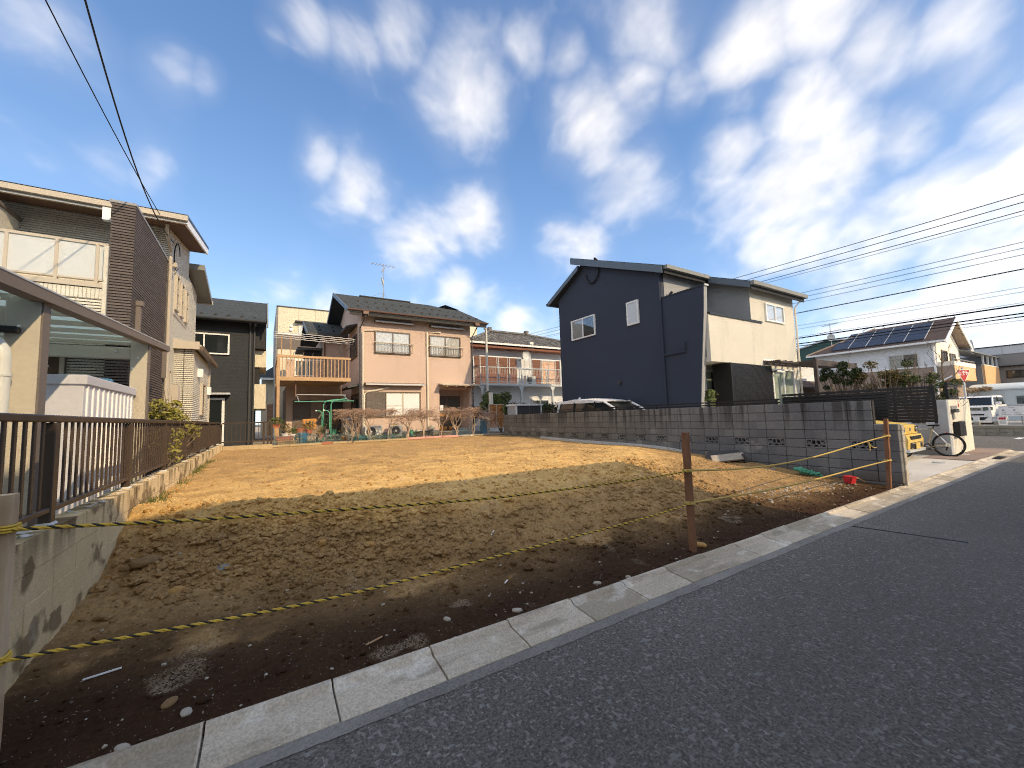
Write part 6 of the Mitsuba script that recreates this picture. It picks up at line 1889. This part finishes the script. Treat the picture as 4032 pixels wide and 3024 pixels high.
def kei_van(name, x, yc, m, label):
    k = thing(name, label, 'car')
    zb = .47
    y0, y1 = yc - .74, yc + .74
    obj('body', hull([(x + .03, y, z_) for y in (y0 + .06, y1 - .06) for z_ in (zb + .14, zb + .45)] + [(x + .02, y, zb + .9) for y in (y0 + .10, y1 - .10)] + [(x + .55, y, z_) for y in (y0, y1) for z_ in (zb + .14, zb + .97)] + [(x + 3.35, y, z_) for y in (y0, y1) for z_ in (zb + .14, zb + .98)]), m, k, smooth=25)
    obj('windows', hull([(x + .38, y, zb + .95) for y in (y0 + .03, y1 - .03)] + [(x + .85, y, zb + 1.38) for y in (y0 + .10, y1 - .10)] + [(x + 3.25, y, zb + 1.40) for y in (y0 + .10, y1 - .10)] + [(x + 3.32, y, zb + .97) for y in (y0 + .03, y1 - .03)]), 'mat_glass_dark', k)
    obj('roof', hull([(x + .78, y, zb + 1.36) for y in (y0 + .08, y1 - .08)] + [(x + .95, y, zb + 1.44) for y in (y0 + .14, y1 - .14)] + [(x + 3.2, y, zb + 1.46) for y in (y0 + .14, y1 - .14)] + [(x + 3.3, y, zb + 1.36) for y in (y0 + .08, y1 - .08)]), m, k, smooth=30)
    for y in (y0 + .05, y1 - .05):
        obj('pillar', MB().tube([(x + .40, y, zb + .95), (x + .86, y + (.06 if y < yc else -.06), zb + 1.39)], .035, 6), m, k)
        obj('side_pillar', MB().tube([(x + 1.75, y + (-.03 if y < yc else .03), zb + .96), (x + 1.78, y + (.05 if y < yc else -.05), zb + 1.40)], .035, 5), 'mat_black', k)
        s = -1 if y < yc else 1
        obj('headlight', hull([(x + .0, yc + s * .40, zb + .68), (x + .0, yc + s * .40, zb + .86), (x + .03, yc + s * .66, zb + .70), (x + .03, yc + s * .66, zb + .88), (x + .12, yc + s * .72, zb + .86), (x + .12, yc + s * .72, zb + .72)]), 'mat_glass_grey', k)
        obj('mirror', MB().cbox(x + .62, x + .75, yc + s * .84 - .10, yc + s * .84 + .10, zb + .98, zb + 1.12, .02), m, k)
    B('grille', 'mat_chrome', k, (x - .005, x + .05, yc - .36, yc + .36, zb + .70, zb + .84))
    for z_ in (.72, .76, .80):
        B('grille_bar', 'mat_dark_grey', k, (x - .010, x - .005, yc - .34, yc + .34, zb + z_, zb + z_ + .018))
    B('intake', 'mat_black', k, (x - .004, x + .05, yc - .42, yc + .42, zb + .46, zb + .52))
    obj('lower_intake', hull([(x - .006, yc - .40, zb + .22), (x - .006, yc + .40, zb + .22), (x - .006, yc - .55, zb + .36), (x - .006, yc + .55, zb + .36), (x + .05, yc, zb + .3)]), 'mat_black', k)
    for y in (y0 + .08, y1 - .08):
        for dx in (.72, 2.75):
            wheel(k, (x + dx, y, zb + .27), .27, .16, 'y')
    return k


kei_van('white_kei_car', 31.0, 5.28, 'mat_gloss_white', 'white tall kei car parked facing the street across the junction')
kei_van('navy_kei_car', 31.2, 2.75, 'mat_gloss_navy', 'dark blue car cut by the right edge behind the white sign board')


# signs on the car park edge
sg = thing('sign_board', 'wide white company sign board with two columns of small print', 'sign')
B('board', 'mat_gloss_white', sg, (30.50, 30.54, 3.50, 4.30, .89, 1.37))
for y, w2 in ((4.12, .07), (3.78, .07)):
    B('logo', 'mat_grey_metal', sg, (30.493, 30.50, y, y + w2, 1.13, 1.20))
for y0, y1, z_ in ((4.05, 4.20, 1.03), (3.66, 3.82, 1.03), (3.92, 4.22, .95), (3.55, 3.84, .95), (3.80, 3.98, 1.29)):
    B('print_line', 'mat_grey_metal', sg, (30.494, 30.50, y0, y1, z_, z_ + .022))
for y in (3.6, 4.2):
    B('leg', 'mat_grey_metal', sg, (30.54, 30.58, y, y + .04, .45, .9))
s2 = thing('notice_board', 'small white notice with a red header low on the car park edge', 'sign')
B('board', 'mat_gloss_white', s2, (29.9, 29.94, 4.00, 4.26, .47, .885))
B('header', 'mat_red', s2, (29.893, 29.90, 4.03, 4.24, .74, .84))
for z_ in (.66, .60, .54):
    B('print_line', 'mat_grey_metal', s2, (29.894, 29.90, 4.04, 4.22, z_, z_ + .02))
s3 = thing('notice_board', 'torn white poster of black print left of the red headed notice', 'sign')
B('board', 'mat_gloss_white', s3, (29.95, 29.98, 4.26, 4.50, .66, .88))
for z_ in (.82, .76, .70):
    B('print_line', 'mat_dark_grey', s3, (29.944, 29.95, 4.29, 4.46, z_, z_ + .018))
obj('block', MB().cbox(29.9, 30.06, 4.27, 4.42, .45, .64, .01), 'mat_old_block', s3)
s4 = thing('notice_board', 'plain white plate on a block in front of the white kei car', 'sign')
B('board', 'mat_gloss_white', s4, (29.9, 29.94, 4.86, 5.06, .64, .88))
obj('block', MB().cbox(29.88, 30.04, 4.86, 5.06, .45, .64, .01), 'mat_old_block', s4)
# stop sign
st = thing('stop_sign', 'red inverted triangle stop sign on a white pole at the junction', 'road sign')
yaw = np.array([[math.cos(.5), -math.sin(.5), 0], [math.sin(.5), math.cos(.5), 0], [0, 0, 1.]])
sc_ = np.array([24.6, 4.28, 2.72])


def signpart(poly, d0, d1, m, name):
    mb = MB().prism(poly, 'y', d0, d1)
    A = np.eye(4)
    R = np.array([[math.cos(-.5), -math.sin(-.5), 0], [math.sin(-.5), math.cos(-.5), 0], [0, 0, 1]])
    A[:3, :3], A[:3, 3] = R, sc_
    obj(name, mb.xf(A), m, st)


tri = Polygon([(-.34, .24), (.34, .24), (0, -.35)])
signpart(tri.buffer(-.045).buffer(.035), -.006, 0, 'mat_gloss_white', 'border')
signpart(tri.buffer(-.06).buffer(.03), -.010, -.006, 'mat_red', 'face')
g1 = [LineString([(-.16, .16), (-.16, .02)]), LineString([(-.22, .10), (-.22, .02)]), LineString([(-.16, .10), (-.10, .10)]), LineString([(-.25, .01), (-.08, .01)])]
g2 = [LineString([(-.05, .14), (.05, .14)]), LineString([(-.05, .10), (.05, .10)]), LineString([(0, .17), (0, .01), (.04, .02)])]
g3 = [LineString([(.11, .17), (.11, .01)]), LineString([(.08, .12), (.14, .13), (.10, .05)]), LineString([(.14, .12), (.19, .10), (.18, .03), (.22, .02)])]
signpart(unary_union([l.buffer(.011) for l in g1 + g2 + g3]), -.013, -.010, 'mat_gloss_white', 'lettering')
obj('pole', MB().tube([(24.63, 4.30, 0), (24.63, 4.30, 3.05)], .035, 10), 'mat_white_paint', st, smooth=40)
# greenhouse
gr = thing('greenhouse', 'long pale translucent greenhouse behind the car park', 'greenhouse')
scene['mat_film'] = {'type': 'twosided', 'bsdf': {'type': 'principled', 'base_color': rgb((.52, .58, .60)), 'roughness': .45, 'specular': .5}}
prof = [(38.0, .45), (38.0, 2.33)] + [(38 + 2.2 * (1 - math.cos(t)), 2.33 + .42 * math.sin(t)) for t in np.linspace(.1, 1.57, 8)] + [(42.4, 2.33), (42.4, .45)]
mb = MB()
for a, b in zip(prof[:-1], prof[1:]):
    mb.quad([a[0], -14, a[1]], [b[0], -14, b[1]], [b[0], 6.5, b[1]], [a[0], 6.5, a[1]])
mb.prism(prof, 'y', 6.49, 6.5)
obj('film', mb, 'mat_film', gr)
for y in np.arange(-13, 6.6, .95):
    B('rib', 'mat_pale_grey_metal', gr, (37.94, 37.99, y, y + .06, .45, 2.32))
for z_ in (1.35, 2.30):
    B('rail', 'mat_pale_grey_metal', gr, (37.92, 37.98, -14, 6.5, z_, z_ + .07))
for i_, y in enumerate((4.6, 3.5, 2.4)):
    B('opening', 'mat_glass_grey', gr, (37.95, 37.985, y - .8, y, 1.42, 1.9))
obj('straw_heap', MB().add(*leaves(700, .12, clumps([[37.4, 6.2, 2.35], [37.5, 5.7, 2.4]], [.30, .25], .4), np.random.default_rng(9))), 'mat_wood', label='pale straw bundle on the end of the greenhouse roof', cat='straw')

# house with solar panels
sh = thing('solar_house', 'white and brown two storey house with solar panels on its brown roof', 'house')
QX, QY = 37.0, 7.5
B('upper_wall', 'mat_white_wall', sh, (QX, 42.6, QY, 14.2, 4.02, 5.60))  # side facing left; shade put into a cooler white
B('lower_wall', 'mat_tan_siding', sh, (QX + .01, 42.6, QY, 14.2, .4, 4.02))
gb = MB()
gb.prism([(QX, 5.55), (42.6, 5.55), (39.8, 7.25)], 'y', QY, QY + .3)
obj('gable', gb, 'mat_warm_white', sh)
B('front_wall', 'mat_warm_white', sh, (QX, 42.6, QY - .012, QY, 4.02, 5.56))  # front and gable: sunlight put into a warmer white than the side wall
B('band', 'mat_white_paint', sh, (QX - .02, QX, QY, 14.2, 3.98, 4.08))
rm = MB()
rz = lambda x: 5.62 + (x - 36.55) * .55
roof_slab(rm, [(36.55, 6.95, rz(36.55)), (39.8, 6.95, rz(39.8)), (39.8, 11.2, rz(39.8)), (36.55, 14.6, rz(36.55))], .12)
roof_slab(rm, [(43.05, 6.95, rz(36.55)), (39.8, 6.95, rz(39.8)), (39.8, 11.2, rz(39.8)), (43.05, 14.6, rz(36.55))], .12)
roof_slab(rm, [(39.8, 11.2, rz(39.8)), (36.55, 14.6, rz(36.55)), (43.05, 14.6, rz(36.55))], .12)
rf = obj('roof', rm, 'mat_brown_roof', sh)
for a, b in (((36.55, 6.92), (39.8, 6.92)), ((43.05, 6.92), (39.8, 6.92))):
    mb = MB()
    za, zb_ = rz(36.55), rz(39.8)
    mb.hexa([(a[0], 6.90, za - .26), (b[0], 6.90, zb_ - .26), (b[0], 6.95, zb_ - .26), (a[0], 6.95, za - .26)], [(a[0], 6.90, za + .0), (b[0], 6.90, zb_ + .0), (b[0], 6.95, zb_ + .0), (a[0], 6.95, za + .0)])
    obj('rake_board', mb, 'mat_white_paint', rf)
    sf_ = MB()
    s_ = 1 if a[0] < 40 else -1
    roof_slab(sf_, [(a[0], 6.95, za - .13), (b[0], 6.95, zb_ - .13), (b[0], 7.5, zb_ - .13), (a[0], 7.5, za - .13)], .03)
    obj('soffit', sf_, 'mat_tan_siding', rf)
obj('hip_cap', MB().tube([(36.55, 14.6, rz(36.55) + .03), (39.8, 11.2, rz(39.8) + .03)], .07, 6), 'mat_tan_siding', rf)
B('gutter', 'mat_white_paint', sh, (36.42, 36.56, 6.95, 14.6, 5.50, 5.62))
noisy('solar', (.030, .035, .05), .1, 2, 12, .2, .18)
for r in range(2):
    for c in range(5):
        ya, yb = 7.95 + c * 1.02, 7.95 + c * 1.02 + .97
        xa, xb = 36.85 + r * 1.25, 36.85 + r * 1.25 + 1.2
        if r == 1 and c == 4:
            yb = ya + .5
        mb = MB()
        mb.hexa([(xa, ya, rz(xa) + .05), (xb, ya, rz(xb) + .05), (xb, yb, rz(xb) + .05), (xa, yb, rz(xa) + .05)], [(xa, ya, rz(xa) + .09), (xb, ya, rz(xb) + .09), (xb, yb, rz(xb) + .09), (xa, yb, rz(xa) + .09)])
        p_ = obj('solar_panel', mb, 'mat_solar', rf)
        for y in (ya - .035, ):
            mb = MB()
            mb.hexa([(xa, y, rz(xa) + .05), (xb, y, rz(xb) + .05), (xb, y + .03, rz(xb) + .05), (xa, y + .03, rz(xa) + .05)], [(xa, y, rz(xa) + .10), (xb, y, rz(xb) + .10), (xb, y + .03, rz(xb) + .10), (xa, y + .03, rz(xa) + .10)])
            obj('frame', mb, 'mat_pale_grey_metal', p_)
window(sh, 'l', QX, 8.35, 9.85, 3.98, 4.98, frame='mat_alu_silver', cols=2, curtain='mat_curtain_grey', glass='mat_glass_dark', cfrac=(.5, 1))
window(sh, 'f', QY - .012, 38.0, 39.2, 4.05, 5.1, frame='mat_alu_bronze', cols=2, glass='mat_glass_dark')
window(sh, 'f', QY - .012, 39.9, 41.2, 4.05, 5.0, frame='mat_alu_bronze', cols=2, glass='mat_glass_grey')
obj('downpipe', MB().tube([(36.9, 7.6, 5.5), (36.9, 7.6, .5)], .06, 7), 'mat_white_paint', sh)
obj('downpipe', MB().tube([(36.9, 7.6, 2.9), (36.92, 6.9, 3.3)], .05, 7), 'mat_white_paint', sh)
bb2 = B('balcony', 'mat_orange_wall', sh, (QX + .08, 42.5, 6.80, 7.5, 3.08, 3.98), label='orange and white front balcony')
B('top_band', 'mat_warm_white', bb2, (QX + .05, 42.53, 6.77, 7.5, 3.98, 4.26))
B('flank', 'mat_tan_siding', bb2, (QX + .04, QX + .08, 6.78, 7.5, 3.08, 3.98))  # balcony's shaded left side; the shade is coloured in as brown
B('rail', 'mat_grey_metal', bb2, (QX + .05, 42.5, 6.8, 6.85, 4.40, 4.44))
for i_ in range(7):
    B('rail_post', 'mat_grey_metal', bb2, (QX + .1 + i_ * .88, QX + .14 + i_ * .88, 6.8, 6.84, 4.26, 4.40))
sd = thing('roof_dish', 'round satellite dish at the eave of the solar panel house', 'satellite dish')
obj('dish', MB().lathe([(.01, .05), (.3, .03), (.48, -.03), (.53, -.10), (.51, -.10)], (43.6, 7.1, 5.62), 'y', 22), 'mat_pale_grey_metal', sd, smooth=50)
obj('arm', MB().tube([(43.5, 7.2, 5.5), (42.9, 7.4, 5.4)], .03, 5), 'mat_grey_metal', sd)
a2 = thing('far_antenna', 'tall aerial mast with a round dish left of the solar panels', 'antenna')
obj('mast', MB().tube([(42, 14.8, 5.5), (42, 14.8, 8.85)], .03, 6), 'mat_pale_grey_metal', a2)
for z_, l in ((8.75, .55), (8.15, .75)):
    obj('boom', MB().tube([(42, 14.8 - l, z_ + .04), (42, 14.8 + l, z_ - .05)], .022, 5), 'mat_grey_metal', a2)
    for q_ in range(5):
        y = 14.8 - l + q_ * l / 2
        obj('element', MB().tube([(41.8, y, z_), (42.2, y, z_)], .014, 4), 'mat_grey_metal', a2)
obj('dish', MB().lathe([(.01, .04), (.2, .02), (.3, -.04)], (41.9, 14.75, 7.6), 'x', 18), 'mat_pvc_white', a2, smooth=50)
# green metal gable far behind
gg = thing('green_hall', 'dark green metal hall with a low gable far behind', 'building')
mb = MB()
mb.prism([(12.0, .4), (12.0, 8.6), (21.7, 9.9), (29.5, 8.1), (29.5, .4)], 'x', 60, 72)
obj('wall', mb, 'mat_green_metal', gg)
mb = MB()
mb.hexa([(59.8, 21.7, 9.92), (72, 21.7, 9.92), (72, 30, 8.02), (59.8, 30, 8.02)], [(59.8, 21.7, 10.1), (72, 21.7, 10.1), (72, 30, 8.2), (59.8, 30, 8.2)])
mb.hexa([(59.8, 11.5, 8.55), (72, 11.5, 8.55), (72, 21.7, 9.92), (59.8, 21.7, 9.92)], [(59.8, 11.5, 8.73), (72, 11.5, 8.73), (72, 21.7, 10.1), (59.8, 21.7, 10.1)])
obj('roof_edge', mb, 'mat_pale_grey_metal', gg)
# small houses between
mh = thing('cream_cottage', 'small cream house with a dark brown roof behind the pergola post', 'house')
B('wall', 'mat_tan_siding', mh, (36, 44, 16.2, 24, .4, 3.2))
B('upper_wall', 'mat_white_wall', mh, (37, 44, 17.0, 24, 3.2, 5.6))
mb = MB()
roof_slab(mb, [(35.6, 15.6, 3.3), (37, 16.9, 4.0), (37, 24, 4.0), (35.6, 24, 3.3)], .12)
roof_slab(mb, [(35.6, 15.6, 3.3), (44, 15.6, 3.3), (44, 16.9, 4.0), (37, 16.9, 4.0)], .12)
roof_slab(mb, [(36.5, 16.5, 5.7), (44.5, 16.5, 5.7), (44.5, 20, 6.6), (36.5, 20, 6.6)], .12)
obj('roof', mb, 'mat_brown_roof', mh)
B('fascia', 'mat_white_paint', mh, (35.55, 35.6, 15.6, 24, 3.14, 3.28))
window(mh, 'l', 37, 17.6, 18.6, 4.3, 5.2, cols=1)
# grey building and the house with a roofed balcony
gb_ = thing('grey_building', 'large plain grey building behind the greenhouse', 'building')
B('wall', 'mat_grey_wall', gb_, (52, 66, -20, 9.3, .4, 5.5))
B('upper_band', 'mat_pale_grey_metal', gb_, (51.95, 66, -20, 9.3, 5.5, 6.15))
B('ledge', 'mat_black', gb_, (51.7, 52, -20, 7.2, 4.42, 4.52))
B('parapet', 'mat_dark_grey', gb_, (51.9, 66, -20, 9.35, 6.15, 6.24))
for y in (6.65, 4.0, 1.0):
    window(gb_, 'l', 52, y - 2.0, y, 3.5, 4.12, frame='mat_black_paint', cols=3, fw=.06)
for i_ in range(10):
    B('panel_joint', 'mat_grey_metal', gb_, (51.94, 51.955, 8.5 - i_ * 1.8, 8.53 - i_ * 1.8, 5.5, 6.15))
ch = thing('terrace_house', 'cream house corner with a roofed balcony right of the solar house', 'house')
B('body', 'mat_grey_wall', ch, (46.6, 51.9, 7.12, 12, .4, 4.4))  # left side of the cream box, its shade coloured in as grey
B('front', 'mat_orange_wall', ch, (46.72, 51.9, 7.0, 7.12, 2.9, 4.40))
B('front_cap', 'mat_warm_white', ch, (46.6, 51.95, 6.97, 7.14, 4.40, 4.46))
B('ledge', 'mat_tan_siding', ch, (46.4, 52.6, 6.6, 7.1, 2.78, 2.86))
mb = MB()
roof_slab(mb, [(42.4, 6.9, 5.25), (53.6, 6.9, 5.25), (53.6, 8.8, 5.65), (42.4, 8.8, 5.65)], .05)
obj('canopy', mb, 'mat_gutter_grey', ch)
for x in (46.7, 48.3, 49.9, 51.5):
    B('canopy_post', 'mat_pale_grey_metal', ch, (x, x + .12, 7.0, 7.1, 4.4, 5.3))

# ---------------------------------------------------------------- overhead wires
WZ = [(8.25, .014), (7.99, .014), (7.71, .014), (7.58, .008), (6.70, .010), (6.50, .010), (6.29, .010), (5.82, .020), (5.24, .007), (5.09, .007), (4.66, .026), (4.74, .006), (4.40, .022), (4.30, .018), (4.18, .007)]
names = ['highest', 'second highest', 'third', 'thin fourth', 'fifth', 'sixth', 'seventh', 'thick eighth', 'thin ninth', 'thin tenth', 'thickest', 'thin guy above the thickest', 'second thickest', 'dark low', 'lowest thin']
ys = np.linspace(-24, 46, 50)
for (z0, r_), nm in zip(WZ, names):
    zz = z0 + .012 * (ys - 2) + .0007 * (ys - 2) ** 2 * (1 if z0 > 6 else .5)
    wob = .012 * np.sin(ys * 9 + z0 * 5) * (r_ > .017)
    obj('overhead_wire', MB().tube(np.stack([20.8 + 0 * ys, ys, zz + wob], 1), r_, 5), 'mat_black', label=nm + ' overhead wire crossing the sky at the right', cat='wire')
mb = MB()
for y in (4.0, 5.9):
    a = np.linspace(0, 2 * np.pi, 24)
    mb.tube(np.stack([20.8 + 0 * a, y + .34 * np.cos(a), 4.62 + .10 * np.sin(a) - .02 * np.cos(a)], 1), .010, 4)
obj('cable_slack_loop', mb, 'mat_black', label='slack cable loops tied to the low wires', cat='cable loop')
obj('service_drop', MB().tube(curve([(-1.95, 10.85, 6.08), (-2.1, 6, 6.25), (-2.28, -3, 7.6)], 30), .008, 5), 'mat_black', label='left of the two wires running down to the tiled house', cat='wire')
obj('service_drop', MB().tube(curve([(-1.93, 12.35, 6.05), (-1.93, 10, 5.86), (-1.76, 5.9, 6.30), (-1.5, -3, 7.9)], 40), .011, 5), 'mat_black', label='right thicker wire running down to the corner of the tiled house', cat='wire')

# ---------------------------------------------------------------- houses across the street, behind the camera; they shade the road and the front of the lot
k = thing('street_house', 'two storey house across the street behind the viewer', 'house')
B('wall', 'mat_warm_white', k, (-24, 9.85, -14, -5.4, 0, 6.75))
B('roof', 'mat_brown_roof', k, (-24.4, 10.1, -14.4, -5.0, 6.75, 6.98))
for x in range(-20, 9, 5):
    window(k, 'r', 9.85, -8 - (x + 20) * .1, -7.2 - (x + 20) * .1, 4.2, 5.2, cols=1) if x == -20 else B('window', 'mat_glass_dark', k, (x, x + 1.7, -5.4, -5.36, 4.2, 5.3))
k = thing('street_garage', 'low garage building across the street behind the viewer', 'garage')
B('wall', 'mat_warm_white', k, (9.95, 19.0, -12, -5.2, 0, 4.15))
B('roof', 'mat_dark_grey', k, (9.6, 19.2, -12.2, -5.0, 4.15, 4.32))
B('shutter', 'mat_pale_grey_metal', k, (11.5, 17, -5.2, -5.16, 0, 2.6))
